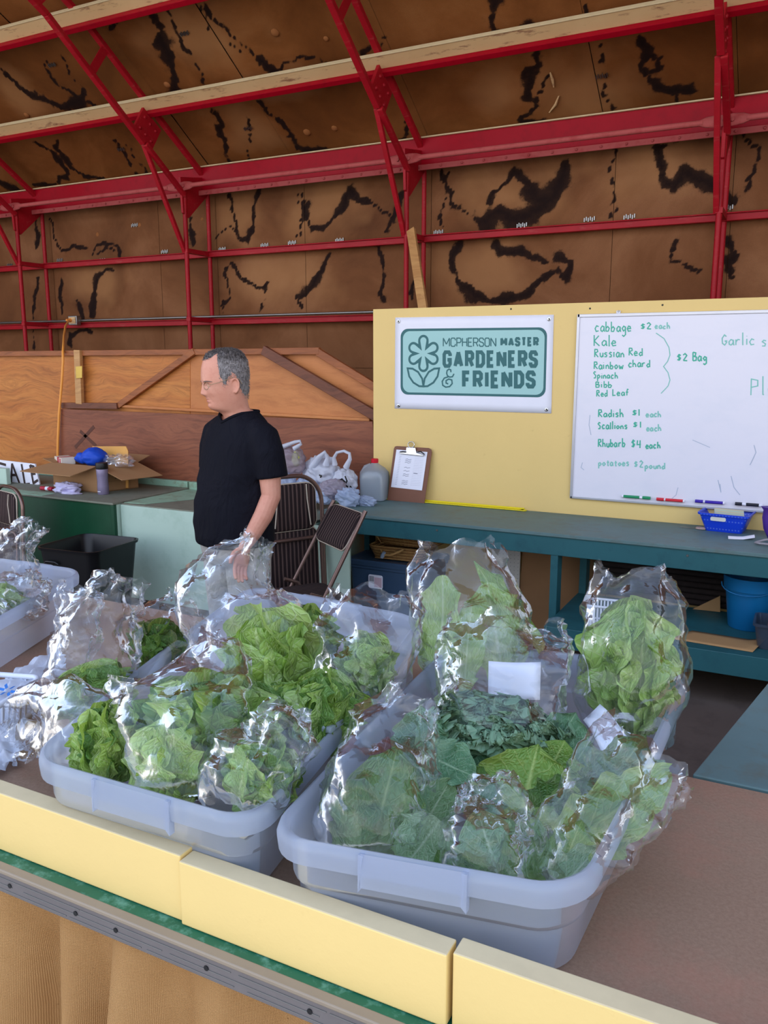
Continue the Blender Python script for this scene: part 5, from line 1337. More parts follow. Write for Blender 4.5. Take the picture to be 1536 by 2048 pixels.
def tri(x): return np.abs((x % 1.0) * 2 - 1) * 2 - 1
def film_bag(label, spine, hw, hd=.6, z0=.90, seed=1, crumple=1.0, mouth=True, group='clear produce bags', twist=0.0, name='produce_bag', mat=None, cat='plastic bag', pleat=1.0):
    """spine: [(px,py,dY)...] bottom first; hw in pixels per spine point"""
    p0 = atZ(spine[0][0], spine[0][1], z0); P = [atY(px, py, p0.y + dy) for px, py, dy in spine]
    W = [w / ppm(p) for w, p in zip(hw, P)]
    ns, na = 30, 46; r = np.random.RandomState(seed)
    ts = np.linspace(0, 1, len(P)); tt = np.linspace(0, 1, ns)
    def cat_(vals):        # smooth interpolation
        vals = np.array(vals, float); out = np.zeros((ns,) + vals.shape[1:])
        for i, s in enumerate(tt):
            k = min(int(s * (len(P) - 1)), len(P) - 2); u = s * (len(P) - 1) - k
            a = vals[max(k - 1, 0)]; b = vals[k]; c = vals[k + 1]; d = vals[min(k + 2, len(P) - 1)]
            out[i] = .5 * (2 * b + (c - a) * u + (2 * a - 5 * b + 4 * c - d) * u * u + (3 * b - a - 3 * c + d) * u ** 3)
        return out
    C_ = cat_([tuple(p) for p in P]); Wd = np.maximum(cat_(W), .012)
    dC = np.gradient(C_, axis=0); dC /= np.linalg.norm(dC, axis=1)[:, None]
    view = C_ - np.array(CAM); view /= np.linalg.norm(view, axis=1)[:, None]
    side = np.cross(dC, view); side /= np.linalg.norm(side, axis=1)[:, None]
    nrm = np.cross(side, dC)
    close = np.clip(tt / .10, 0, 1) ** .5
    flat = 1 - .85 * np.clip((tt - .45) / .5, 0, 1)
    A = np.linspace(0, 2 * math.pi, na, endpoint=False)
    ca, sa = np.cos(A), np.sin(A); e = .8
    cx = np.sign(ca) * np.abs(ca) ** e; sx = np.sign(sa) * np.abs(sa) ** e
    X = C_[:, None, :] + side[:, None, :] * (Wd * close)[:, None, None] * cx[None, :, None] + nrm[:, None, :] * (Wd * hd * flat * close)[:, None, None] * sx[None, :, None]
    N = side[:, None, :] * cx[None, :, None] + nrm[:, None, :] * sx[None, :, None]
    Q = X.reshape(-1, 3); D = np.zeros(len(Q))
    for f, a in ((5, .008), (9, .006), (16, .0045), (27, .0018)):
        for _ in range(2):
            k = r.randn(3); k /= np.linalg.norm(k)
            D += a * tri(Q @ k * f + r.rand() + .6 * fbm(Q[:, 0] * 7, Q[:, 1] * 7, Q[:, 2] * 7 + seed, 2))
    D = D.reshape(ns, na) * crumple
    S_ = tt[:, None]
    pl = tri((A[None, :] / (2 * math.pi)) * 6 + .5 * np.sin(S_ * 4 + seed)) * .010 + tri((A[None, :] / (2 * math.pi)) * 13 + seed * .3 + .4 * np.sin(S_ * 7)) * .005
    D += pl * np.clip((S_ - .35) * 1.8, 0, 1) * pleat
    X = X + N * D[:, :, None] * (.35 + .65 * np.clip(S_ * 4, 0, 1))[:, :, None]
    # uneven mouth edge
    jag = (.022 * tri(A / 6.283 * 3 + r.rand()) + .008 * tri(A / 6.283 * 8)) * Wd[-1] / .06
    X = X + dC[:, None, :] * (jag[None, :] * np.clip((S_ - .75) * 4, 0, 1))[:, :, None] * .6
    jit = r.randn(ns, na, 3) * .0022 * crumple * np.clip(S_ * 3, 0, 1)[:, :, None]
    X = X + jit
    t = thing(name, label, cat, P[0], group=group)
    V = X.reshape(-1, 3) - np.array(P[0])
    V[:, 2] = np.maximum(V[:, 2], COUNTER_Z + .006 - P[0].z)
    F = []
    for (a, b, c, d) in grid_faces(ns, na, True):
        F += [(a, b, c), (a, c, d)] if r.rand() < .5 else [(a, b, d), (b, c, d)]
    np_mesh('film', V, F, mat or M['film'], t, smooth=False)
    return t, P
def Yz(px, py, z): return atZ(px, py, z)
CAMN = lambda p: (CAM - Vector(p)).normalized()
def bunch(label, leaves, seed=1, name='cabbage', group='loose leaved cabbages and collards', cat='cabbage'):
    """leaves: (shape, mat, base px, tip px, width px, zb, zt, tilt)"""
    r = random.Random(seed); pts = []
    for (sh, mk, b, tp, w, zb, zt, tilt) in leaves:
        B, T = atZ(*b, zb), atZ(*tp, zt); pts.append((sh, mk, B, T, w, tilt))
    c = sum((p[2] for p in pts), Vector()) / len(pts)
    t = thing(name, label, cat, c, group=group)
    natural = {'big': 1.04, 'round': 1.0, 'romaine': .60, 'kale': .62}
    for sh, mk, B, T, w, tilt in pts:
        wm = w / ppm((B + T) / 2); L = (T - B).length
        n = CAMN((B + T) / 2) + Vector((tilt, 0, .25))
        put_leaf(t, sh, mk, r.randrange(5), B, T, n, wm / (natural[sh] * L))
    return t

# ---- middle tub
zL = COUNTER_Z + .03
def hpx(label, b, tp, rpx, zb, dy, kinds, n, seed, shape='round', spread=1.0, **kw):
    B = atZ(*b, zb); T = atY(*tp, B.y + dy); return head(label, B, T, rpx / ppm(B), kinds, n, shape=shape, seed=seed, spread=spread, **kw)
film_bag('clear bag lying at the back left of the middle tub', [(300, 1330, 0), (340, 1265, .04), (385, 1205, .08)], [62, 70, 50], .95, .95, 21)
hpx('dull green lettuce lying in the back left corner of the middle tub', (300, 1345), (330, 1240), 58, .96, .04, ('green', 'chard'), 13, 3)
hpx('dark green lettuce deep in the back right corner of the middle tub', (600, 1385), (620, 1222), 74, .96, .03, ('green', 'lettuce', 'green'), 18, 5)
film_bag('tall clear bag with a twisted peak standing at the back of the middle tub', [(540, 1425, 0), (512, 1310, .02), (466, 1205, .03), (474, 1145, .04), (514, 1074, .05)], [96, 120, 100, 80, 18], .95, .95, 4, 1.2)
hpx('pale green lettuce in the tall peaked bag', (560, 1440), (525, 1215), 100, .96, .02, ('pale', 'lettuce', 'pale'), 15, 6)
film_bag('clear bag standing tall at the left of the middle tub, mouth gathered', [(175, 1410, 0), (185, 1310, .01), (215, 1220, .02), (248, 1152, .03)], [85, 84, 62, 36], .95, .95, 7, 1.1)
film_bag('narrow folded bag mouth behind the left standing bag', [(140, 1340, 0), (150, 1260, .02), (165, 1175, .04)], [40, 44, 34], .95, 1.0, 8)
hpx('reddish rainbow chard at the bottom of the left standing bag', (200, 1440), (170, 1330), 82, .95, .02, ('chard', 'green', 'lettuce'), 12, 9, name='chard_bunch', cat='chard')
film_bag('clear bag spilling over the left rim of the middle tub', [(235, 1500, 0), (160, 1455, .02), (90, 1450, .03), (18, 1478, .03)], [62, 78, 74, 40], .5, 1.0, 10, .8)
hpx('bright green lettuce by the front left corner of the middle tub', (212, 1568), (225, 1405), 78, .955, .04, ('lettuce', 'green', 'pale'), 20, 11)
film_bag('broad clear bag folded over the lettuce in the centre of the middle tub', [(390, 1600, 0), (385, 1480, .05), (370, 1380, .10), (340, 1315, .12)], [110, 128, 140, 128], .95, .97, 12, 1.1)
hpx('large green lettuce in the centre of the middle tub', (405, 1570), (430, 1355), 140, .95, .08, ('green', 'lettuce', 'green', 'pale'), 20, 13)
hpx('pale ribbed lettuce at the front of the middle tub', (350, 1612), (335, 1450), 85, .955, .03, ('pale', 'lettuce'), 15, 14)
hpx('dark leafy lettuce between the peaked bag and the centre bag', (545, 1500), (535, 1365), 75, .96, .03, ('green', 'green', 'lettuce'), 18, 15)
film_bag('clear bag at the front right corner of the middle tub, mouth up', [(425, 1618, 0), (500, 1555, .03), (560, 1490, .06), (592, 1415, .10)], [60, 88, 66, 26], .95, .985, 16, 1.1)
hpx('lettuce in the front right corner bag of the middle tub', (495, 1618), (555, 1490), 78, .965, .02, ('lettuce', 'green', 'pale'), 14, 17)
film_bag('clear bag reaching back along the right side of the middle tub', [(650, 1500, 0), (680, 1400, .06), (735, 1285, .12), (745, 1185, .16)], [55, 80, 100, 72], .95, .95, 18, 1.0)
hpx('yellow stemmed lettuce along the right side of the middle tub', (635, 1510), (655, 1345), 74, .965, .05, ('lettuce', 'green', 'pale'), 20, 19)
hpx('small bright lettuce high in the right side bag of the middle tub', (740, 1400), (728, 1270), 62, 1.0, .02, ('lettuce', 'pale'), 14, 20)
# ---- right tub
film_bag('tall clear bag at the back left of the right tub', [(965, 1400, 0), (950, 1290, .01), (925, 1180, .02), (920, 1090, .03)], [95, 112, 108, 74], .95, .95, 31, .7)
bunch('romaine leaves standing in the tall back bag of the right tub', [('round', 'pale', (878, 1385), (890, 1160), 112, .96, 1.17, -.2), ('romaine', 'lettuce', (1085, 1300), (946, 1138), 62, 1.03, 1.17, .4), ('round', 'pale', (1010, 1370), (975, 1175), 140, .96, 1.14, 0), ('romaine', 'lettuce', (930, 1390), (940, 1200), 80, .96, 1.13, .3)], 2, 'romaine_leaves', 'bagged lettuces', 'lettuce')
film_bag('clear bag of curly kale with a white slip, middle of the right tub', [(985, 1530, 0), (995, 1420, .02), (1005, 1310, .05), (1012, 1240, .07)], [110, 122, 124, 118], .95, .95, 32, 1.0)
hpx('blue green curly kale in the bag with the white slip', (985, 1550), (1000, 1400), 120, .95, .03, ('kale',), 40, 33, 'kale', 1.25, name='kale_bunch', cat='kale')
film_bag('tall clear bag of butterhead lettuce standing in the back right corner', [(1255, 1490, 0), (1262, 1370, .0), (1268, 1230, .01), (1272, 1140, .02)], [80, 104, 100, 72], .95, .93, 34, .7)
hpx('butterhead lettuce filling the tall right bag behind its loose front leaves', (1262, 1465), (1262, 1215), 92, .95, .03, ('lettuce', 'pale', 'lettuce'), 20, 35)
bl_ = bunch('butterhead leaves round a pale cut stem at the front of the tall right bag', [('round', 'lettuce', (1265, 1410), (1270, 1275), 100, .98, 1.08, 0), ('round', 'pale', (1250, 1410), (1190, 1290), 85, .98, 1.08, -.3), ('round', 'lettuce', (1290, 1400), (1340, 1290), 85, .98, 1.08, .3), ('round', 'lettuce', (1250, 1415), (1200, 1480), 80, .97, .95, 0), ('round', 'pale', (1285, 1410), (1320, 1450), 70, .97, .95, 0)], 5, 'lettuce_leaves', 'bagged lettuces', 'lettuce')
ps_ = atZ(1265, 1408, .985); dn_ = CAMN(ps_)
m = MB(); m.lathe([(.016, -.02), (.019, -.004), (.017, .003), (.006, .005)], 12, Matrix.Translation(ps_ + dn_ * .012 - Vector(bl_.location)) @ Vector((0, 0, 1)).rotation_difference(dn_).to_matrix().to_4x4() @ Matrix.Diagonal((1.3, .6, 1, 1))); m.build('cut_stem', stemm, bl_, smooth=50)
bunch('large dark savoy cabbage leaves in the left front bag of the right tub', [('big', 'savoy', (735, 1712), (800, 1488), 170, .95, 1.085, -.1), ('big', 'grey', (880, 1640), (800, 1748), 120, 1.0, .955, 0), ('big', 'blue', (850, 1505), (955, 1560), 100, 1.06, 1.05, .2), ('big', 'blue', (835, 1530), (842, 1408), 110, 1.02, 1.11, 0), ('big', 'purple', (755, 1545), (778, 1472), 60, 1.03, 1.08, -.4),
      ('big', 'savoy', (700, 1700), (720, 1560), 110, .95, 1.04, -.5), ('big', 'blue', (860, 1600), (880, 1480), 90, 1.0, 1.07, .3), ('big', 'grey', (850, 1650), (900, 1560), 90, .99, 1.04, .3), ('big', 'blue', (840, 1500), (885, 1440), 70, 1.05, 1.08, .5)], 3)
bunch('yellow green collard leaves in the middle of the right tub', [('big', 'yellow', (1040, 1645), (1075, 1490), 210, .97, 1.065, .1), ('big', 'yellow', (1090, 1560), (1130, 1480), 130, 1.0, 1.06, .2), ('big', 'blue', (1095, 1525), (1152, 1425), 115, 1.0, 1.07, .1), ('big', 'blue', (1000, 1490), (1010, 1395), 95, 1.02, 1.08, -.1), ('big', 'blue', (950, 1560), (1000, 1490), 90, 1.0, 1.05, -.2), ('big', 'savoy', (960, 1620), (940, 1520), 90, .98, 1.05, -.3), ('big', 'blue', (1130, 1560), (1180, 1480), 80, 1.0, 1.04, .3), ('big', 'savoy', (1080, 1640), (1160, 1560), 110, .97, 1.03, .3), ('big', 'grey', (1010, 1470), (1060, 1440), 70, 1.03, 1.06, .1)], 4)
bunch('pale cabbage leaves in the crumpled bag at the front of the right tub', [('big', 'grey', (1005, 1775), (955, 1625), 150, .945, 1.02, 0), ('big', 'savoy', (1085, 1795), (1010, 1670), 130, .94, 1.0, .2), ('big', 'savoy', (925, 1795), (875, 1700), 95, .94, .98, -.2), ('big', 'grey', (1040, 1760), (1050, 1620), 120, .95, 1.02, .3), ('big', 'blue', (980, 1640), (950, 1570), 90, 1.0, 1.03, 0), ('big', 'savoy', (960, 1790), (930, 1700), 90, .935, .99, 0)], 5)
bunch('broad green collard leaves in the right front bag of the right tub', [('big', 'yellow', (1125, 1700), (1335, 1545), 135, .97, 1.05, .1), ('big', 'savoy', (1190, 1610), (1292, 1468), 120, .99, 1.09, .2), ('big', 'yellow', (1108, 1775), (1165, 1640), 105, .945, 1.0, -.2), ('big', 'savoy', (1160, 1640), (1250, 1540), 110, .98, 1.05, -.1), ('big', 'blue', (1230, 1600), (1330, 1520), 90, 1.0, 1.06, .4), ('big', 'grey', (1110, 1790), (1200, 1690), 90, .94, .99, .2)], 6)
film_bag('clear bag round the savoy leaves at the left front of the right tub', [(745, 1715, 0), (750, 1600, .04), (790, 1480, .09), (838, 1395, .13)], [98, 112, 92, 52], .95, .955, 41, .8)
film_bag('crumpled clear bag at the front of the right tub', [(985, 1785, 0), (975, 1690, .03), (975, 1610, .06), (960, 1560, .08)], [86, 96, 72, 40], .95, .95, 42, 1.1)
film_bag('clear bag at the right front of the right tub, mouth over the rim', [(1115, 1790, 0), (1160, 1690, .05), (1235, 1590, .10), (1305, 1500, .16)], [58, 92, 96, 84], .95, .95, 43, .9)
def slip(label, pts, z, th=.0008):
    P = [atZ(px, py, zz) for (px, py), zz in zip(pts, z)]; c = sum(P, Vector()) / 4
    V = [(P[0] * (1 - u) * (1 - v) + P[1] * u * (1 - v) + P[2] * u * v + P[3] * (1 - u) * v) - c + Vector((0, -.006 * math.sin(u * 3.1), .004 * math.sin(v * 5))) for u in np.linspace(0, 1, 8) for v in np.linspace(0, 1, 6)]
    o = np_mesh('paper_slip', V, grid_faces(8, 6), M['paper']); o.location = c; o.modifiers.new('s', 'SOLIDIFY').thickness = th
    return tag(o, label, 'paper', 'paper slips in the bags')
slip('white paper slip in the kale bag, middle of the right tub', [(977, 1322), (1082, 1324), (1080, 1396), (976, 1392)], [1.085, 1.085, 1.025, 1.025])
slip('white paper slip at the bottom of the tall right bag', [(1166, 1440), (1200, 1408), (1262, 1478), (1215, 1520)], [1.0, 1.03, .985, .96])
# ---- far left tub
film_bag('clear bag with a gathered mouth pointing out of the far left tub', [(-20, 1230, 0), (5, 1150, .02), (35, 1090, .03), (66, 1045, .04)], [60, 54, 36, 20], .95, .97, 51, 1.1)
film_bag('small crumpled clear bag in the far left tub', [(20, 1230, 0), (45, 1190, .02), (72, 1150, .03)], [42, 46, 22], .95, .97, 52, 1.4)
hpx('pale lettuce at the left edge in the far left tub', (-10, 1235), (12, 1175), 45, .96, .02, ('pale', 'lettuce'), 10, 53)
hpx('green lettuce low in the far left tub seen through its wall', (14, 1262), (22, 1200), 46, .91, .03, ('green', 'lettuce'), 12, 54)
# ---- white shopping bags and slotted basket at the left of the middle tub
M['white_bag'] = None
def mat_whitebag(name, col, trans=.25, rough=.35, a=.12):
    t = NT(name); o = t.obj()
    n2 = t.n('ShaderNodeTexVoronoi', feature='F1'); t.l(t.mapping(o, (30, 30, 24)), n2.inputs['Vector']); n2.inputs['Scale'].default_value = 1
    nb = t.bump(t.math('ADD', n2.outputs['Distance'], t.noise(o, 20, 3, .5, 1.0)), .28, .010)
    p = t.principled(col, rough, 0, nb, .5); tl = t.n('ShaderNodeBsdfTranslucent'); tl.inputs[0].default_value = (*col, 1)
    mx = t.n('ShaderNodeMixShader'); mx.inputs[0].default_value = trans; t.l(p.outputs[0], mx.inputs[1]); t.l(tl.outputs[0], mx.inputs[2])
    tr = t.n('ShaderNodeBsdfTransparent'); m2 = t.n('ShaderNodeMixShader'); m2.inputs[0].default_value = a; t.l(mx.outputs[0], m2.inputs[1]); t.l(tr.outputs[0], m2.inputs[2])
    t.l(m2.outputs[0], t.out.inputs[0]); return t.m
M['white_bag'] = mat_whitebag('white_bag_film', srgb(226, 230, 240), a=.05)
def sheet(name, label, cat, quad, zs, amp, seed, group=None, n=(40, 40), mat=None):
    P = [atZ(px, py, z) for (px, py), z in zip(quad, zs)]; c = sum(P, Vector()) / 4
    U, V = np.meshgrid(np.linspace(0, 1, n[0]), np.linspace(0, 1, n[1]), indexing='ij'); U = U[..., None]; V = V[..., None]
    A = [np.array(p - c) for p in P]
    X = A[0] * (1 - U) * (1 - V) + A[1] * U * (1 - V) + A[2] * U * V + A[3] * (1 - U) * V
    u, v = U[..., 0], V[..., 0]
    d = amp * (tri(u * 3.2 + seed + .5 * fbm(u * 3, v * 3, seed, 2)) + .6 * tri(v * 4.1 + u * 2 + seed * .3) + .5 * fbm(u * 6, v * 6, seed, 3))
    X[..., 2] += d; X[..., 1] -= .5 * d
    jx = (np.abs(u - .5) * 2) ** 8 + (np.abs(v - .5) * 2) ** 8; X[..., 0] += jx * amp * 1.2 * fbm(u * 9, v * 9, seed, 2); X[..., 1] += jx * amp * fbm(u * 9 + 4, v * 9, seed, 2)
    X[..., 2] = np.maximum(X[..., 2], COUNTER_Z + .004 - c.z)
    t = thing(name, label, cat, c, group=group); np_mesh('film', X.reshape(-1, 3), grid_faces(*n), mat or M['white_bag'], t)
    return t, c
t, c = sheet('shopping_bag', 'white plastic shopping bag with blue spark mark by the far left tub', 'plastic bag', [(-60, 1440), (-30, 1390), (118, 1285), (132, 1345)], [.93, .93, .95, .93], .010, 1.3, 'white shopping bags on the counter')
spk = flat('blue_spark_print', 34, 110, 190)
mb = MB()
for k in range(6):
    a = math.radians(90 + 60 * k + 12); ct_, sn_ = math.cos(a), math.sin(a)
    q = lambda r_: atZ(15 + r_ * ct_ * 1.1, 1381 - r_ * sn_ * .75, .948) - c
    ribbon(mb, [q(6), q(17)], .0065, Vector((0, 0, 0)), Vector((0, -.6, .8)))
mb.build('spark_print', spk, t)
sheet('shopping_bag', 'white plastic shopping bag crumpled at the left edge by the fascia board', 'plastic bag', [(-80, 1560), (-60, 1440), (60, 1450), (30, 1530)], [.88, .90, .90, .875], .012, 4.1, 'white shopping bags on the counter')
ra, rb = atZ(-70, 1456, .945), atZ(84, 1354, .945)
dv_ = (rb - ra).normalized(); nl_ = Vector((-dv_.y, dv_.x, 0)); mid_ = (ra + rb) / 2 + nl_ * .105
t = thing('slotted_basket', 'white slotted plastic basket at the left edge of the counter', 'basket', (mid_.x, mid_.y, COUNTER_Z + .001), math.atan2(dv_.y, dv_.x))
slotted(t, (rb - ra).length - .02, .19, .083, .010, 12, wp)
# ------------------------------------------------------------------ things on the green counters
GZ = gz + .001
def P7(px, py): return atZ(px, py, GZ)
card = paint('box_cardboard', srgb(164, 124, 84), .8, var=.08, vscale=9)
card_d = paint('box_cardboard_inside', srgb(142, 106, 72), .85, var=.08, vscale=9)
Lc, Nc, Rc = P7(108, 976), P7(196, 986), P7(277, 975)
Bc = Lc + (Rc - Nc)
t = thing('cardboard_box', 'open cardboard box of odds and ends on the dark green counter', 'box', (Nc + Bc) / 2); o_ = Vector(t.location)
bh = .20; up = Vector((0, 0, bh))
for a, b in ((Lc, Nc), (Nc, Rc), (Rc, Bc), (Bc, Lc)):
    d = (b - a).normalized(); n = Vector((d.y, -d.x, 0))
    m = MB(); m.prism([a - o_, b - o_, b - o_ + up, a - o_ + up], -n * .006); m.build('side', card, t)
m = MB(); m.prism([p - o_ + Vector((0, 0, .002)) for p in (Lc, Nc, Rc, Bc)], (0, 0, .005)); m.build('bottom', card_d, t)
def flap(pts_px, y_in=0):
    return pts_px
def flp(a, b, out, drop, sa=.0, sb=.0):
    d = (b - a).normalized(); n = Vector((d.y, -d.x, 0)); top = Vector((0, 0, bh)); q = n * out + Vector((0, 0, -drop))
    m = MB(); m.prism([a - o_ + top, b - o_ + top, b - o_ + top + q + d * sb, a - o_ + top + q + d * sa], (0, 0, .005)); m.build('flap', card, t)
flp(Lc, Nc, .22, .05, -.10, -.03); flp(Nc, Rc, .24, .09, .06, .06); flp(Rc, Bc, .14, -.04); flp(Bc, Lc, .14, -.02)
d = (Rc - Nc); dn = d.normalized(); nn = Vector((dn.y, -dn.x, 0))
mb = MB()
for k, ch in enumerate('Sacagroun'):
    for line in GH.get(ch, []):
        ribbon(mb, [Nc - o_ + d * .42 + dn * (k * .021 + a * .018) + Vector((0, 0, .095 + b * .017)) + nn * .0012 for a, b in line], .005, nrm=nn)
mb.build('print', M['black'], t)
m = MB(); m.bar(Nc - o_ + d * .03 + Vector((0, 0, .075)) + nn * .001, Nc - o_ + d * .99 + Vector((0, 0, .075)) + nn * .001, .002, .0035); m.build('print_line', card_d, t)
inn = (Nc + Bc) / 2
def item(name, label, cat, mb, mat, loc, rz=0, **kw):
    o = mb.build(name, mat, None, **kw); o.location = loc; o.rotation_euler.z = rz; return tag(o, label, cat)
def blob(name, mat, par, c, r, seed, amp=.25, freq=3.0, n=(36, 48), crease=.0, loc_is_world=True, sq=1.0):
    th_ = np.linspace(.02, math.pi - .02, n[0]); ph_ = np.linspace(0, 2 * math.pi, n[1], endpoint=False)
    T, Pp = np.meshgrid(th_, ph_, indexing='ij')
    x, y, z = np.sin(T) * np.cos(Pp), np.sin(T) * np.sin(Pp), np.cos(T)
    d = 1 + amp * fbm(x * freq * .5 + seed, y * freq * .5, z * freq * .5 + seed, 3)
    if crease:
        rr = np.random.RandomState(int(seed * 10) + 3)
        for f in (1.3, 2.1, 3.3):
            for _ in range(2):
                k = rr.randn(3); k /= np.linalg.norm(k); d = d + crease / f * tri((x * k[0] + y * k[1] + z * k[2]) * f * 1.4 + rr.rand() + .4 * fbm(x * 2, y * 2, z * 2 + seed, 2))
    V = np.stack([x * d * r[0], y * d * r[1], np.maximum(z * d, -.92 * sq) * r[2]], -1).reshape(-1, 3)
    o = np_mesh(name, V, grid_faces(*n, True), mat, par)
    o.location = Vector(c) - (Vector(par.location) if par is not None else Vector()); return o
blue_c = paint('royal_blue_fabric', srgb(16, 72, 190), .6, var=.15)
t = thing('blue_cap', 'royal blue cap lying on top of the open cardboard box', 'cap', inn + Vector((-.02, -.04, .215)))
blob('crown', blue_c, t, inn + Vector((.05, -.05, .25)), (.105, .09, .075), 2.0, .12); blob('brim', blue_c, t, inn + Vector((-.08, -.03, .235)), (.075, .06, .05), 3.2, .15)
m = MB(); m.box((-.09, -.055, 0), (.09, .055, .055)); c_ = item('carton', 'white and red carton lying in the open cardboard box', 'carton', m, flat('white_carton', 224, 212, 196), inn + Vector((-.26, -.06, .185)), -.45, bevel=.003)
red_p = flat('red_print', 178, 36, 60)
m = MB(); m.box((-.01, -.056, .004), (.03, .056, .0555)); m.build('red_band', red_p, c_); m = MB(); m.box((.05, -.056, .004), (.075, .0565, .05)); m.build('red_band', red_p, c_)
a, b = atY(179, 896, inn.y + .05), atY(251, 918, inn.y + .05)
m = MB(); m.prism([(a.x, 0, .0), (b.x + .01, 0, .0), (b.x + .01, .02, b.z + .05 - GZ), (b.x - .02, .03, b.z + .085 - GZ), (a.x, .03, a.z - GZ)], (0, .006, 0)); item('envelope', 'orange manila envelope standing in the open cardboard box', 'envelope', m, paint('manila', srgb(222, 164, 86), .7, var=.06), (0, inn.y + .05, GZ + .01))
M['film2'] = mat_film('crumpled_clear_wrap', .2)
t = thing('clear_wrap', 'crumpled clear plastic wrap at the right of the open cardboard box', 'plastic', inn + Vector((.2, -.02, .2))); blob('film', M['film2'], t, inn + Vector((.24, .02, .225)), (.13, .09, .05), 5.1, .3, 4, crease=.1)
c = P7(197, 990)
t = thing('travel_tumbler', 'lavender grey travel tumbler with black lid before the cardboard box', 'tumbler', c + Vector((0, .05, 0)))
lav = paint('lavender_enamel', srgb(134, 124, 150), .35, .2, var=.04, bump=0)
m = MB(); m.lathe([(.040, 0), (.042, .004), (.0425, .06), (.040, .10), (.0425, .15), (.044, .19), (.043, .192)], 28); m.build('body', lav, t, smooth=40)
m = MB(); m.lathe([(.045, .192), (.046, .20), (.046, .228), (.043, .238), (.030, .240)], 28); m.build('lid', M['black'], t, smooth=40)
m = MB(); m.box((-.012, -.0445, .022), (.016, -.0425, .027)); m.build('logo_bar', M['paper'], t)
cc = P7(122, 988)
t = thing('cloth_bundle', 'pale lavender bundled cloth on the dark green counter', 'cloth', cc + Vector((0, .08, 0)))
lavc = paint('lavender_cloth', srgb(204, 198, 228), .8, var=.06, vscale=12)
blob('cloth', lavc, t, cc + Vector((-.01, .08, .032)), (.105, .08, .050), 7.3, .25, 4, crease=.12); blob('flap', lavc, t, cc + Vector((.06, .04, .006)), (.09, .05, .014), 8.3, .2, 4)
t = thing('red_tube', 'small red tube with white label beside the lavender cloth', 'tube', P7(82, 984) + Vector((0, .05, .02)))
m = MB(); m.tube([(-.055, 0, 0), (.06, .01, 0)], .016, 12); m.build('barrel', red_p, t, smooth=60); m = MB(); m.tube([(-.005, .004, 0), (.028, .008, 0)], .0165, 12); m.build('label', M['paper'], t, smooth=60)
# SALE sign and mint post at the far left
sy = P7(40, 972).y + .12
q = [atY(x, y, sy) for x, y in ((-70, 912), (70, 928), (79, 969), (-70, 978))]
t = thing('sale_sign', 'white board with dark letters SALE at the left edge of the counter', 'sign', q[3]); o_ = Vector(t.location)
m = MB(); m.prism([p - o_ for p in q], (0, .012, 0)); m.build('board', M['paper'], t)
mb = MB()
for ls in ([(22, 972), (24, 927), (41, 972)], [(24, 950), (34, 950)], [(43, 928), (50, 970)], [(49, 969), (60, 968)], [(60, 930), (67, 968)], [(60, 931), (69, 934)], [(63, 948), (71, 947)], [(66, 967), (76, 960)], [(12, 930), (-2, 926), (-12, 936), (-6, 948), (8, 954), (12, 964), (2, 974), (-12, 970)]):
    ribbon(mb, [atY(x, y, sy - .001) - o_ for x, y in ls], .022)
mb.build('lettering', flat('brown_black_paint', 58, 42, 40), t)
a, b = atY(-40, 932, sy - .10), atY(19, 976, sy - .10)
m = MB(); m.box((a.x, sy - .12, GZ), (b.x, sy - .08, a.z)); o = m.build('mint_block', M['mint'], bevel=.004); tag(o, 'pale mint painted block standing before the sale sign', 'block')

# ------------------------------------------------------------------ shopping bags and water jug behind the folded chair
GR = gz - .011
wb1 = mat_whitebag('white_carrier', srgb(222, 226, 238), .3, .35, .12); wb2 = mat_whitebag('grey_translucent_carrier', srgb(176, 164, 176), .3, .3, .35); wb3 = mat_whitebag('frosted_blue_bag', srgb(190, 206, 232), .3, .3, .25)
def carrier(label, parts, handles=(), prints=(), loc=None):
    t = thing('carrier_bag', label, 'plastic bag', loc, group='carrier bags on the mint counter')
    for c, r, s, mt, amp in parts: blob('film', mt, t, c, r, s, amp, 3.5, (60, 84), .06)
    for path, rad, mt in handles:
        m = MB(); m.tube([Vector(p) - Vector(loc) for p in path], rad, 8); m.build('handle', mt, t, smooth=80)
    return t
def cp(px, py, Y=4.75): return atY(px, py, Y)
yel = paint('yellow_green_packet', srgb(196, 200, 84), .5, var=.1)
t1 = carrier('grey see-through carrier bag with yellow packets, topmost of the pile', [(cp(578, 922), (.125, .09, .105), 1.1, wb2, .12)], [([cp(545, 905), cp(566, 893, 4.7), cp(590, 884, 4.68), cp(600, 882, 4.68), cp(602, 888, 4.68), cp(588, 897, 4.68)], [.02, .016, .012, .010, .010, .016], wb1)], loc=cp(575, 950))
blob('yellow_packet', yel, t1, cp(592, 918, 4.73), (.030, .03, .055), 1.7, .1); blob('yellow_packet', yel, t1, cp(549, 940, 4.70), (.03, .03, .04), 1.9, .1)
carrier('frosted blue white carrier bag under the grey one, behind the chair', [(cp(560, 975, 4.68), (.13, .10, .115), 2.2, wb3, .12), (cp(612, 985, 4.70), (.10, .09, .095), 2.9, wb3, .12)], loc=cp(575, 1010))
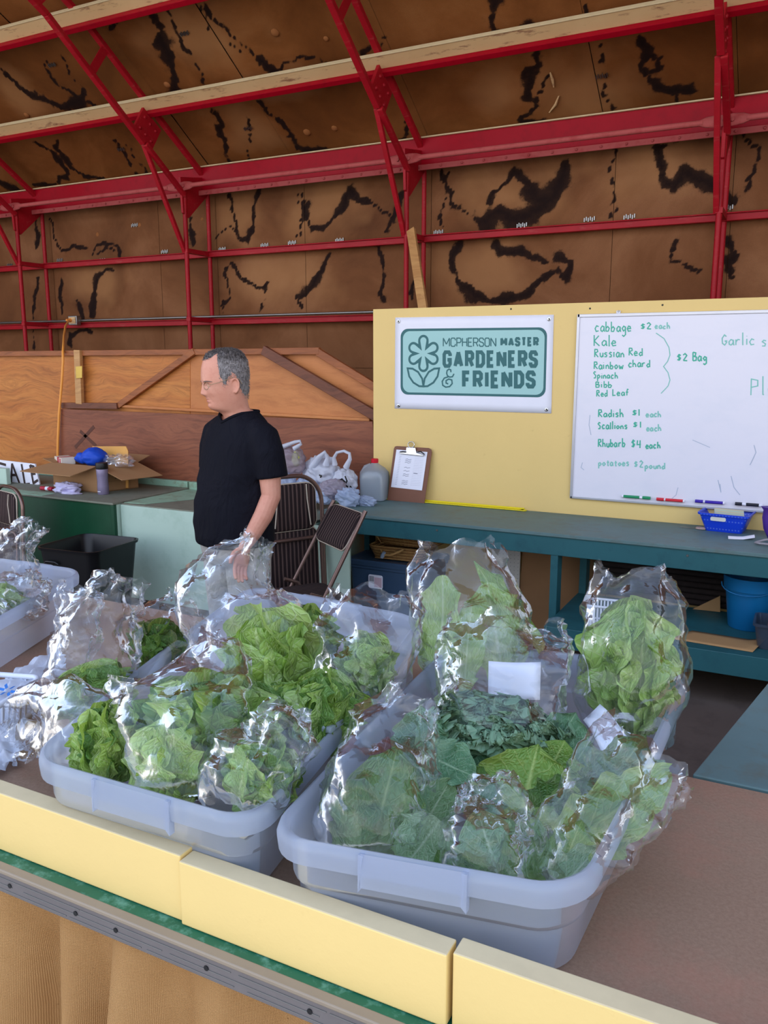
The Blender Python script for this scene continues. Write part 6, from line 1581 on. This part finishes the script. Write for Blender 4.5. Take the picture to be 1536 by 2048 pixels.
t3 = carrier('white carrier bag with upright loop handle and black print', [(cp(645, 945, 4.82), (.135, .09, .125), 3.3, wb1, .14), (cp(690, 965, 4.80), (.09, .08, .10), 3.8, wb1, .12)], [([cp(670, 930), cp(668, 915, 4.74), cp(674, 905, 4.73), cp(688, 902, 4.73), cp(699, 907, 4.73), cp(700, 918, 4.73), cp(692, 935, 4.74)], [.02, .012, .010, .010, .011, .014, .022], wb1), ([cp(625, 935), cp(638, 915, 4.72), cp(650, 904, 4.72), cp(655, 915, 4.73), cp(652, 930, 4.74)], [.03, .02, .012, .014, .025], wb1)], loc=cp(650, 990, 4.8))
for ls in ([(678, 962), (684, 958), (690, 964), (684, 972), (690, 978)], [(690, 952), (694, 962), (690, 970), (696, 974)], [(638, 950), (644, 952), (640, 955)], [(700, 972), (705, 978)]):
    mb = MB(); ribbon(mb, [atY(x, y, 4.69) - Vector(t3.location) for x, y in ls], .011); mb.build('black_print', M['black'], t3)
carrier('pinkish grey carrier bag slumped low between chair and water jug', [(cp(668, 978, 4.66), (.095, .08, .07), 4.4, wb2, .14), (cp(650, 992, 4.64), (.07, .06, .06), 4.9, wb3, .14)], loc=cp(660, 1005, 4.66))
t5 = thing('crumpled_bag', 'small crumpled clear plastic bag on the left corner of the teal table', 'plastic bag', atZ(705, 1014, TZ + .001))
blob('film', wb3, t5, atZ(690, 1014, TZ) + Vector((0, .04, .055)), (.075, .06, .062), 5.5, .2, 4, crease=.12); blob('film', wb3, t5, atZ(728, 1012, TZ) + Vector((0, .03, .025)), (.07, .045, .032), 6.1, .25, 5, crease=.14)
jl = atZ(740, 1002, TZ)
t = thing('water_jug', 'translucent gallon water jug with red cap on the teal table', 'jug', jl + Vector((0, .07, .001)), .2)
jm = NT('milky_jug_plastic'); df = jm.n('ShaderNodeBsdfDiffuse'); df.inputs[0].default_value = (*srgb(206, 214, 222), 1); tl = jm.n('ShaderNodeBsdfTranslucent'); tl.inputs[0].default_value = (*srgb(214, 222, 230), 1)
tr = jm.n('ShaderNodeBsdfTransparent'); gl2 = jm.n('ShaderNodeBsdfGlossy'); gl2.inputs['Roughness'].default_value = .2
a_ = jm.n('ShaderNodeMixShader'); a_.inputs[0].default_value = .5; jm.l(df.outputs[0], a_.inputs[1]); jm.l(tl.outputs[0], a_.inputs[2])
b_ = jm.n('ShaderNodeMixShader'); b_.inputs[0].default_value = .62; jm.l(tr.outputs[0], b_.inputs[1]); jm.l(a_.outputs[0], b_.inputs[2])
c_ = jm.n('ShaderNodeMixShader'); c_.inputs[0].default_value = .06; jm.l(b_.outputs[0], c_.inputs[1]); jm.l(gl2.outputs[0], c_.inputs[2]); jm.l(c_.outputs[0], jm.out.inputs[0])
m = MB(); m.loft([[Vector((x, y, z)) for x, y in rrect(0, 0, w, w, w * rr, 5)] for z, w, rr in ((0, .075, .35), (.006, .086, .35), (.15, .088, .35), (.185, .084, .5), (.215, .066, .7), (.238, .036, .95), (.25, .022, .99), (.262, .021, .99))]); m.build('bottle', jm.m, t, smooth=50)
m = MB(); m.tube([(-.03, 0, .236), (-.062, -.01, .222), (-.086, -.015, .18), (-.090, -.015, .14), (-.082, -.01, .11)], [.013, .015, .016, .015, .012], 10); m.build('handle', jm.m, t, smooth=80)
wm_ = NT('water_fill'); tr = wm_.n('ShaderNodeBsdfTransparent'); tr.inputs[0].default_value = (*srgb(206, 216, 222), 1); dd = wm_.n('ShaderNodeBsdfDiffuse'); dd.inputs[0].default_value = (*srgb(150, 166, 178), 1); mm = wm_.n('ShaderNodeMixShader'); mm.inputs[0].default_value = .45; wm_.l(tr.outputs[0], mm.inputs[1]); wm_.l(dd.outputs[0], mm.inputs[2]); wm_.l(mm.outputs[0], wm_.out.inputs[0])
m = MB(); m.loft([[Vector((x, y, z)) for x, y in rrect(0, 0, w, w, w * .35, 5)] for z, w in ((.008, .080), (.15, .083), (.186, .079))]); m.build('water', wm_.m, t, smooth=50)
m = MB(); m.lathe([(.024, .252), (.025, .256), (.025, .276), (.021, .280)], 20); m.build('cap', flat('red_cap', 206, 24, 44, .4), t, smooth=40)

# ------------------------------------------------------------------ the man
MO = atD(463, 760, 3.77)
F_ = Vector((-.327, -.945, 0)); Lt = Vector((.945, -.327, 0))
MW = Matrix(((F_.x, Lt.x, 0, MO.x), (F_.y, Lt.y, 0, MO.y), (0, 0, 1, 0), (0, 0, 0, 1)))
man = thing('person', 'man with grey hair and glasses in black V-neck T-shirt and khaki trousers, looking left', 'person')
man.matrix_world = MW
def zy(y): return 1.70 + (719 - y) / 437
def ring(z, cx, cy, a, b, n=28, e=.9):
    out = []
    for k in range(n):
        q = 2 * math.pi * k / n; c, s_ = math.cos(q), math.sin(q)
        out.append(Vector((cx + a * math.copysign(abs(c) ** e, c), cy + b * math.copysign(abs(s_) ** e, s_), z)))
    return out
def remesh_obj(name, mb_list, mat, par, vox, smooth_it=3, cut=None):
    vs, fs = [], []
    for mb in mb_list:
        b = len(vs); vs += mb.v; fs += [[i + b for i in f] for f in mb.f]
    me = bpy.data.meshes.new(name); me.from_pydata([tuple(v) for v in vs], [], fs)
    bm = bmesh.new(); bm.from_mesh(me); bmesh.ops.recalc_face_normals(bm, faces=bm.faces[:]); bm.to_mesh(me); bm.free()
    o = link_mesh(name, me, None, None)
    r = o.modifiers.new('r', 'REMESH'); r.mode = 'VOXEL'; r.voxel_size = vox
    if smooth_it: s_ = o.modifiers.new('s', 'SMOOTH'); s_.factor = .5; s_.iterations = smooth_it
    dg = bpy.context.evaluated_depsgraph_get(); dg.update()
    me2 = bpy.data.meshes.new_from_object(o.evaluated_get(dg)); bpy.data.objects.remove(o)
    if cut is not None:
        from mathutils.bvhtree import BVHTree
        global SHIRT_BVH
        SHIRT_BVH = BVHTree.FromPolygons([v.co.copy() for v in me2.vertices], [tuple(p.vertices) for p in me2.polygons])
        bm = bmesh.new(); bm.from_mesh(me2)
        bmesh.ops.delete(bm, geom=[v for v in bm.verts if cut(v.co)], context='VERTS'); bm.to_mesh(me2); bm.free()
    me2.name = name
    me2.polygons.foreach_set('use_smooth', [True] * len(me2.polygons))
    return link_mesh(name, me2, mat, par)
# head profile, in the head's own frame (x forward, y to his left); pixels of the photograph give the outline
def hx(px): return (452 - px) / 437 / .955
HR = [  # y, front px, back px, half width
 (700.5, 452, 456, .006), (702, 438, 466, .030), (705, 427, 474, .046), (711, 415, 481, .058), (722, 406.5, 488, .068), (736, 403, 491.5, .075), (748, 402.2, 492, .0775), (757, 402.2, 492, .078), (766, 404.2, 491.5, .0775), (771, 405.2, 491.3, .0765),
 (778, 406.6, 491, .0755), (785, 408.4, 490.5, .0735), (791, 410.4, 489.5, .0715), (797, 412.0, 489, .069), (803, 413.2, 490, .0655), (808, 413.6, 491, .062), (812, 414.4, 492, .059), (816, 418, 493.5, .056), (819, 425, 495, .0545), (823, 436, 497, .0545), (828, 442, 500, .056), (836, 446, 503, .059), (848, 449, 505, .062), (864, 455, 505, .060)]
hm = MB(); HL = []
ys = [r_[0] for r_ in HR]
def hint(y, k): return float(np.interp(y, ys, [r_[k] for r_ in HR]))
NPH = 96
yrows = list(np.linspace(700.5, 712, 10)) + list(np.linspace(714, 760, 20)) + list(np.linspace(762, 822, 52)) + list(np.linspace(825, 864, 8))
def head_pt(y, q, off=0.0):
    xf, xb, w = hx(hint(y, 1)), hx(hint(y, 2)), hint(y, 3)
    xc = xb + (xf - xb) * .46
    c, s_ = math.cos(q), math.sin(q)
    lower = max(0, min(1, (y - 775) / 35)) * max(0, min(1, (830 - y) / 8))
    cc = math.copysign(abs(c) ** .92, c)
    x = xc + ((xf - xc) if c > 0 else (xc - xb)) * cc
    yy = w * math.copysign(abs(s_) ** .94, s_) * (1 - .16 * lower * max(c, 0))
    if c > 0:
        ay = abs(yy)
        if 762 < y < 793:                                         # nose
            p = np.interp(y, [762, 767, 775, 783, 786.5, 790, 793], [0, .003, .011, .0200, .0215, .0070, 0]); wd = np.interp(y, [762, 775, 785, 791], [.007, .0085, .0125, .015])
            x += p * math.exp(-(ay / wd) ** 2)
            if 780 < y < 792: x += .006 * math.exp(-((ay - .0145) / .006) ** 2) * math.exp(-((y - 786.5) / 4) ** 2)
        x -= .0085 * math.exp(-((ay - .031) / .016) ** 2 - ((y - 769.5) / 4.6) ** 2)      # eye sockets
        x += .0035 * math.exp(-((ay - .03) / .02) ** 2 - ((y - 761) / 3) ** 2)            # brow
        x += .0035 * math.exp(-((ay - .043) / .016) ** 2 - ((y - 784) / 6) ** 2)          # cheek
        lw_ = math.exp(-(ay / .019) ** 2)
        x += lw_ * (.0034 * math.exp(-((y - 794.6) / 2.2) ** 2) + .0036 * math.exp(-((y - 800.6) / 2.0) ** 2) - .0030 * math.exp(-((y - 804.6) / 1.8) ** 2) + .002 * math.exp(-((y - 809) / 3) ** 2))
        x -= .0030 * math.exp(-(max(ay - .021, 0) / .004) ** 2 - ((y - (797.5 - 40 * max(ay - .012, 0))) / .9) ** 2)  # mouth line
        nl = .017 + .014 * (y - 786) / 14
        if 784 < y < 803: x -= .0024 * math.exp(-((ay - nl) / .004) ** 2)                  # fold beside the mouth
    r_ = Vector((x - xc, yy, 0)); 
    if off: r_ = r_ + r_.normalized() * off
    return Vector((xc + r_.x, r_.y, zy(y)))
for y in yrows[::-1]: HL.append([head_pt(y, 2 * math.pi * k / NPH) for k in range(NPH)])
HEADM = Matrix.Translation((.022, 0, 0)) @ Matrix.Rotation(math.radians(-17), 4, 'Z')
HL = [[HEADM @ p for p in L] for L in HL]
hm.loft(HL)
def earm(s):
    m = MB(); c = Vector((hx(458), s * .0765, zy(769)))
    Rm = HEADM @ Matrix.Translation(c) @ Matrix.Rotation(s * -.32, 4, 'Z') @ Matrix.Rotation(.18, 4, 'Y')
    pts = [(.010 + 0 * k, 0, 0) for k in range(0)]
    hel = [(.015, 0, -.002), (.016, s * .003, .012), (.010, s * .006, .025), (-.002, s * .008, .031), (-.013, s * .009, .026), (-.017, s * .009, .010), (-.014, s * .008, -.008), (-.006, s * .006, -.022), (.004, s * .003, -.031), (.011, 0, -.026)]
    m.tube([Rm @ Vector(p) for p in hel], [.0045, .0045, .005, .005, .005, .005, .0048, .0055, .007, .005], 8)
    L = []
    for e, yy in ((.3, .004), (.85, .0045), (1, 0), (.85, -.006), (.3, -.008)):
        L.append([Rm @ Vector((-.001 + .0145 * e * math.cos(a), s * yy, -.001 + .029 * e * math.sin(a))) for a in np.linspace(0, 2 * math.pi, 17)[:-1]])
    m.loft(L); return m
# torso, limbs
def torso(off):
    R_ = [(.80, .005, .135, .17), (.86, .008, .158, .19), (.95, .012, .168, .198), (1.05, .005, .165, .20), (1.15, -.006, .150, .203), (1.25, -.016, .138, .207), (1.33, -.026, .124, .205), (1.385, -.034, .108, .185), (1.425, -.040, .088, .145), (1.452, -.042, .072, .100), (1.472, -.042, .060, .068)]
    m = MB(); m.loft([ring(z, cx, 0, a + off, b + off) for z, cx, a, b in R_]); return m
def arm_pts(s):
    if s < 0: return [(-.035, -.14, 1.375), (-.037, -.195, 1.345), (-.045, -.222, 1.27), (-.06, -.232, 1.17), (-.075, -.238, 1.095), (-.075, -.232, 1.01), (-.065, -.222, .935), (-.055, -.215, .880)]
    return [(-.035, s * .14, 1.375), (-.035, s * .195, 1.345), (-.030, s * .228, 1.27), (-.030, s * .238, 1.17), (-.028, s * .244, 1.095), (.012, s * .236, 1.01), (.055, s * .218, .935), (.088, s * .200, .880)]
AR = [.046, .052, .053, .049, .0445, .0435, .037, .0285]
bodyparts = [hm, earm(1), earm(-1)]
tb_ = torso(-.009); bodyparts.append(tb_)
for s in (1, -1):
    m = MB(); m.tube(arm_pts(s), AR, 16); bodyparts.append(m)
    w = Vector(arm_pts(s)[-1]); dv = Vector((.24 if s > 0 else .05, -s * .10, -.95)).normalized(); sd = Vector((.86, 0, .40)).normalized(); nv_ = dv.cross(sd)
    m = MB(); L = []
    for u, a, b in ((-.01, .028, .020), (.02, .033, .017), (.05, .041, .016), (.085, .042, .0145), (.095, .036, .011)):
        L.append([w + dv * u + sd * (a * math.cos(q)) + nv_ * (b * math.sin(q)) for q in np.linspace(0, 2 * math.pi, 17)[:-1]])
    m.loft(L); bodyparts.append(m)
    for k, ln in enumerate((.072, .082, .077, .060)):                    # four fingers, slightly curled
        b0 = w + dv * .088 + sd * (.030 - .0195 * k); cur = -s * nv_
        p = [b0, b0 + dv * ln * .42 + cur * .006, b0 + dv * ln * .75 + cur * .020, b0 + dv * ln * .94 + cur * .036]
        m = MB(); m.tube(p, [.0098, .0092, .0085, .0068], 10); bodyparts.append(m)
    b0 = w + dv * .028 + sd * .028                                        # thumb leaves the side of the palm
    m = MB(); m.tube([b0, b0 + dv * .022 + sd * .022, b0 + dv * .050 + sd * .030, b0 + dv * .072 + sd * .028], [.014, .0125, .0105, .0078], 10); bodyparts.append(m)
    m = MB(); m.tube([(0, s * .09, .86), (.005, s * .10, .62), (.01, s * .105, .48), (0, s * .105, .30), (-.01, s * .105, .08)], [.085, .075, .055, .052, .04], 14); bodyparts.append(m)
def mat_skin():
    t = NT('skin'); o = t.obj()
    c = t.mix(t.noise(o, 16, 4, .6), srgb(218, 160, 136), srgb(204, 136, 112))
    c = t.mix(t.ramp(t.noise(o, 46, 3, .6), [(.5, 0.0), (.8, .3)]), c, srgb(186, 108, 88))
    t.principled(c, .48, 0, t.bump(t.noise(o, 220, 3), .08, .002), .35); return t.m
M['skin'] = mat_skin()
remesh_obj('body', bodyparts, M['skin'], man, .0034, 1)
# T-shirt
def mat_shirt():
    t = NT('black_cotton'); o = t.obj()
    w = t.noise(t.mapping(o, (1, 1, .6)), 9, 4, .55, 1.0)
    t.principled(t.mix(t.noise(o, 5, 3), srgb(15, 15, 22), srgb(23, 23, 32)), .85, 0, t.bump(t.noise(o, 300, 2), .15, .002, t.bump(w, .7, .03)), .12); return t.m
def wrinkle(mb, amp):
    for i, p in enumerate(mb.v):
        v = Vector(p); 
        k = amp * (mnoise.noise(Vector((v.x * 6, v.y * 6, v.z * 14))) + .6 * mnoise.noise(Vector((v.x * 14 + 3, v.y * 14, v.z * 20)))) * (1.0 if v.z < 1.2 else .5)
        c = Vector((0, 0, v.z)); d = (v - c); d.z = 0
        if d.length > 1e-3: mb.v[i] = tuple(v + d.normalized() * k)
ts = torso(.004)
L = [ring(z, cx, 0, a, b, 40) for z, cx, a, b in ((.852, .008, .166, .196), (.862, .010, .170, .201), (.90, .012, .173, .203), (.95, .012, .174, .204), (1.0, .008, .172, .205), (1.05, .004, .170, .205), (1.10, -.002, .163, .206), (1.15, -.008, .156, .208), (1.20, -.013, .149, .210), (1.25, -.018, .143, .212), (1.33, -.026, .130, .210), (1.385, -.034, .113, .192), (1.425, -.040, .094, .153), (1.455, -.042, .078, .108), (1.478, -.042, .066, .076))]
ts = MB(); ts.loft(L); wrinkle(ts, .010)
sl = []
for s in (1, -1):
    ap = arm_pts(s)
    m = MB(); m.tube([(-.035, s * .12, 1.385), (-.036, s * .182, 1.352), (-.036, s * .220, 1.28), (-.038, s * .235, 1.215), (-.040, s * .240, 1.178)], [.066, .075, .074, .072, .072], 20); wrinkle(m, .004); sl.append(m)
remesh_obj('t_shirt', [ts] + sl, mat_shirt(), man, .0065, 4, cut=lambda v: (v.x > -.045 and abs(v.y) < .11 and v.z > 1.417 + abs(v.y) * .50) or (abs(v.y) < .09 and v.z > 1.466))
# V-neck rib, laid along the cut on the shirt surface
rib = []
for k in range(17):
    yv = .096 - .012 * k; z = 1.417 + abs(yv) * .5
    h = SHIRT_BVH.ray_cast(Vector((.4, yv, z)), Vector((-1, 0, 0)))[0]
    if h is not None: rib.append(h)
for k in range(1, 14):
    a = math.radians(-100 - 160 * k / 14); o0 = Vector((-.042 + .4 * math.cos(a), .4 * math.sin(a), 1.464))
    h = SHIRT_BVH.ray_cast(o0, (Vector((-.042, 0, 1.464)) - o0).normalized())[0]
    if h is not None: rib.append(h)
m = MB(); m.tube(rib, .0075, 8, closed=True); m.build('neck_rib', paint('black_rib', srgb(17, 17, 25), .85, bump=.2, bscale=200, spec=.12), man, smooth=80)
# trousers
def mat_khaki():
    t = NT('khaki_cotton'); o = t.obj()
    w = t.noise(t.mapping(o, (1, 1, .7)), 12, 4, .55, 1.2)
    t.principled(t.mix(t.noise(o, 7, 4), srgb(168, 164, 158), srgb(186, 182, 176)), .8, 0, t.bump(w, .6, .02), .2); return t.m
tr_ = MB(); tr_.loft([ring(z, cx, 0, a, b) for z, cx, a, b in ((.76, 0, .13, .175), (.80, .0, .148, .186), (.86, .006, .155, .19), (.92, .008, .157, .19))])
lg = []
for s in (1, -1):
    m = MB(); m.tube([(.0, s * .088, .84), (.004, s * .096, .70), (.006, s * .102, .48), (.0, s * .105, .30), (-.006, s * .107, .05)], [.112, .105, .085, .076, .070], 18); wrinkle(m, .005); lg.append(m)
pants = remesh_obj('trousers', [tr_] + lg, mat_khaki(), man, .008, 3)
m = MB(); m.tube([(.03, .188, .855), (.06, .182, .80), (.075, .178, .755)], .004, 6); m.build('pocket_seam', flat('khaki_seam', 140, 136, 130), pants, smooth=80)
for s in (1, -1):
    m = MB(); L = []
    for x, w, h in ((-.10, .02, .05), (-.085, .036, .075), (0, .042, .085), (.08, .048, .06), (.14, .045, .045), (.165, .02, .028)):
        L.append([Vector((x, s * .107 + w * math.cos(q), .002 + h * .5 + h * .5 * math.sin(q))) for q in np.linspace(0, 2 * math.pi, 15)[:-1]])
    m.loft(L); m.build('shoe', M['black'], man, smooth=60)
# hair
def hair_amount(q, y):
    d = abs(math.degrees(math.atan2(math.sin(q), math.cos(q))))
    yl = np.interp(d, [0, 20, 34, 44, 52, 58, 62, 66, 72, 79, 84, 90, 97, 104, 114, 130, 180], [724, 724, 721, 714, 712, 720, 742, 764, 775, 774, 764, 756, 757, 766, 790, 797, 801])
    return (yl - y) / 10.0
ys2 = [700.55] + list(np.linspace(700.6, 712, 12)) + list(np.linspace(714, 803, 46)); nq = 120; V = []; keep = []
hr = np.random.RandomState(5)
for y in ys2:
    for k in range(nq):
        q = 2 * math.pi * k / nq; a = hair_amount(q, y); top = max(0, min(1, (735 - y) / 25))
        p0 = head_pt(y, q); nz_ = mnoise.noise(Vector((p0.x * 60, p0.y * 60, p0.z * 30))) + .7 * mnoise.noise(Vector((p0.x * 130, p0.y * 130, p0.z * 80)))
        off = (-.004 + min(1, max(0, a) / 1.6) * (.0065 + .005 * top)) + (.0022 + .003 * top) * nz_ * min(1, max(0, a * 2))
        p = head_pt(y, q, off); p.z += top * (.005 + .003 * nz_) * min(1, max(0, a)); V.append(HEADM @ (p if y > 700.56 else Vector((hx(454), 0, zy(700.5) + .008)))); keep.append(a > -.12 + .12 * nz_)
Fh = [f for f in grid_faces(len(ys2), nq, True) if all(keep[i] for i in f)]
Fh = np.array(Fh)
def mat_hair():
    t = NT('grey_hair'); o = t.obj()
    s = t.noise(t.mapping(o, (160, 160, 55)), 1, 3, .7); b = t.noise(o, 30, 3)
    zc = t.n('ShaderNodeSeparateXYZ'); t.l(o, zc.inputs[0])
    dk = t.ramp(zc.outputs['Z'], [(.0, 0.0), (1, 1)])
    c = t.mix(t.ramp(s, [(.35, 0.0), (.65, 1.0)]), srgb(92, 86, 84), srgb(156, 150, 148))
    topd = t.math('MULTIPLY', t.math('SUBTRACT', t.math('ADD', zc.outputs['Z'], t.math('MULTIPLY', b, .03)), 1.700), 38, True)
    c = t.mix(t.math('MULTIPLY', t.math('MINIMUM', t.math('MAXIMUM', topd, 0), 1), .85), c, t.mix(t.ramp(s, [(.4, 0.0), (.7, 1.0)]), srgb(34, 29, 28), srgb(110, 102, 98)))
    t.principled(c, .6, 0, t.bump(s, .7, .004), .3); return t.m
hairm = mat_hair(); hair_o = np_mesh('hair', V, Fh, hairm, man)
mb = MB(); rh = random.Random(12)
for k in range(4200):
    y = 700.8 + 98 * rh.random() ** 1.9; q = rh.uniform(-math.pi, math.pi)
    if hair_amount(q, y) < .25: continue
    p = head_pt(y, q, .004); n_ = (p - Vector((hx(450), 0, zy(750)))).normalized(); top = max(0, min(1, (735 - y) / 25)); p.z += top * .006
    d_ = (n_ * (.12 + .30 * top) + Vector((-.5, 0, -.75 * (1 - top))) + Vector((rh.uniform(-.4, .4), rh.uniform(-.4, .4), rh.uniform(-.2, .3)))).normalized()
    L_ = rh.uniform(.006, .010) + .003 * top; sd_ = d_.cross(n_).normalized() * .0010
    mb.add([HEADM @ v for v in (p - sd_, p + sd_, p + d_ * L_ * .6 + n_ * .001, p + d_ * L_ - n_ * .0015)], [(0, 1, 2), (0, 2, 3), (1, 3, 2)])
mb.build('hair_tufts', hairm, hair_o, kind='stuff')
np_ = 0
# eyes, brows, lips
eyem = NT('eye'); oc = eyem.obj(); sx = eyem.n('ShaderNodeSeparateXYZ'); eyem.l(oc, sx.inputs[0])
eyem.principled(eyem.ramp(sx.outputs['X'], [(.0, srgb(226, 216, 210)), (.0096, srgb(226, 216, 210)), (.0100, srgb(70, 84, 90)), (.0112, srgb(60, 74, 80)), (.0114, srgb(12, 10, 10))], 'CONSTANT'), .15)
def sphere(mb, r, M_, n=14, z0=-1, z1=1):
    L = []
    for k in range(n + 1):
        z = z0 + (z1 - z0) * k / n; rr = math.sqrt(max(1e-6, 1 - z * z)); L.append([M_ @ Vector((rr * r * math.cos(a), rr * r * math.sin(a), z * r)) for a in np.linspace(0, 2 * math.pi, 17)[:-1]])
    mb.loft(L)
browm = paint('brow_hair', srgb(120, 96, 86), .8, bump=.2, bscale=300)
lipm = paint('lip', srgb(196, 118, 106), .45, bump=.05)
SURF = min((abs(head_pt(769.5, q).y - .031), head_pt(769.5, q).x) for q in np.linspace(.05, 1.2, 200))[1]
for s in (1, -1):
    ex = SURF - .0088
    m = MB(); sphere(m, .0118, Matrix.Identity(4)); o = m.build('eye', eyem.m, man, smooth=180); o.matrix_local = HEADM @ Matrix.Translation((ex, s * .031, zy(770))) @ Matrix.Rotation(.25, 4, 'Y')
    m = MB(); L = []                                   # upper lid: a cap of a slightly larger ball
    for k in range(7):
        th2 = math.radians(-14 + 104 * k / 6); L.append([Vector((.0128 * math.cos(th2) * math.cos(a), .0128 * math.cos(th2) * math.sin(a), .0128 * math.sin(th2))) for a in np.linspace(-1.5, 1.5, 13)])
    vs = [p for r_ in L for p in r_]; m.add(vs, grid_faces(7, 13)); o2 = m.build('eyelid', M['skin'], man, smooth=180, solid=.001); o2.matrix_local = HEADM @ Matrix.Translation((ex, s * .031, zy(770)))
    m = MB(); m.tube([HEADM @ (head_pt(762 - 1.2 * math.sin(u * 3), s * (.28 + .52 * u)) + Vector((.001, 0, 0))) for u in np.linspace(0, 1, 9)], [.0018, .003, .0034, .0034, .0032, .003, .0026, .002, .001], 6); m.build('eyebrow', browm, man, smooth=80)
m = MB(); m.tube([HEADM @ (head_pt(795.2 + .8 * abs(u), .30 * u) + Vector((-.0018, 0, 0))) for u in np.linspace(-1, 1, 11)], [.0006, .0014, .002, .0022, .0022, .0020, .0022, .0022, .002, .0014, .0006], 6); m.build('upper_lip', lipm, man, smooth=80)
m = MB(); m.tube([HEADM @ (head_pt(800.4 - .8 * abs(u), .28 * u) + Vector((-.0022, 0, 0))) for u in np.linspace(-1, 1, 11)], [.0006, .0016, .0024, .0026, .0028, .0028, .0028, .0026, .0024, .0016, .0006], 6); m.build('lower_lip', lipm, man, smooth=80)
# glasses
gm = paint('gold_wire', srgb(176, 150, 116), .3, .7, bump=0)
gls = bpy.data.objects.new('glasses', None); COL.objects.link(gls); gls.parent = man; gls.matrix_local = HEADM
gx = .1125
lensm = NT('lens'); tr = lensm.n('ShaderNodeBsdfTransparent'); g2 = lensm.n('ShaderNodeBsdfGlossy'); g2.inputs['Roughness'].default_value = .05; mx_ = lensm.n('ShaderNodeMixShader'); mx_.inputs[0].default_value = .07; lensm.l(tr.outputs[0], mx_.inputs[1]); lensm.l(g2.outputs[0], mx_.inputs[2]); lensm.l(mx_.outputs[0], lensm.out.inputs[0])
for s in (1, -1):
    E = [Vector((gx - .010 * ((abs(.031 + .0235 * math.cos(a)) / .055) ** 2), s * (.033 + .0235 * math.cos(a)), zy(770.5) + .0155 * math.sin(a))) for a in np.linspace(0, 2 * math.pi, 25)[:-1]]
    m = MB(); m.tube(E, .0011, 6, closed=True); rim = m.build('rim', gm, gls, smooth=80)
    m = MB(); m.add(E, [tuple(range(len(E)))]); m.build('lens', lensm.m, gls)
    m = MB(); m.tube([(gx - .010, s * .0565, zy(768)), (gx - .014, s * .070, zy(767)), (gx - .05, s * .0785, zy(763)), (hx(452), s * .0815, zy(753.5)), (hx(464), s * .0825, zy(756)), (hx(470), s * .081, zy(766))], .0013, 6); m.build('temple', gm, gls, smooth=80)
m = MB(); m.tube([(gx - .001, .0105, zy(768)), (gx + .003, 0, zy(766.5)), (gx - .001, -.0105, zy(768))], .0011, 6); m.build('bridge', gm, gls, smooth=80)
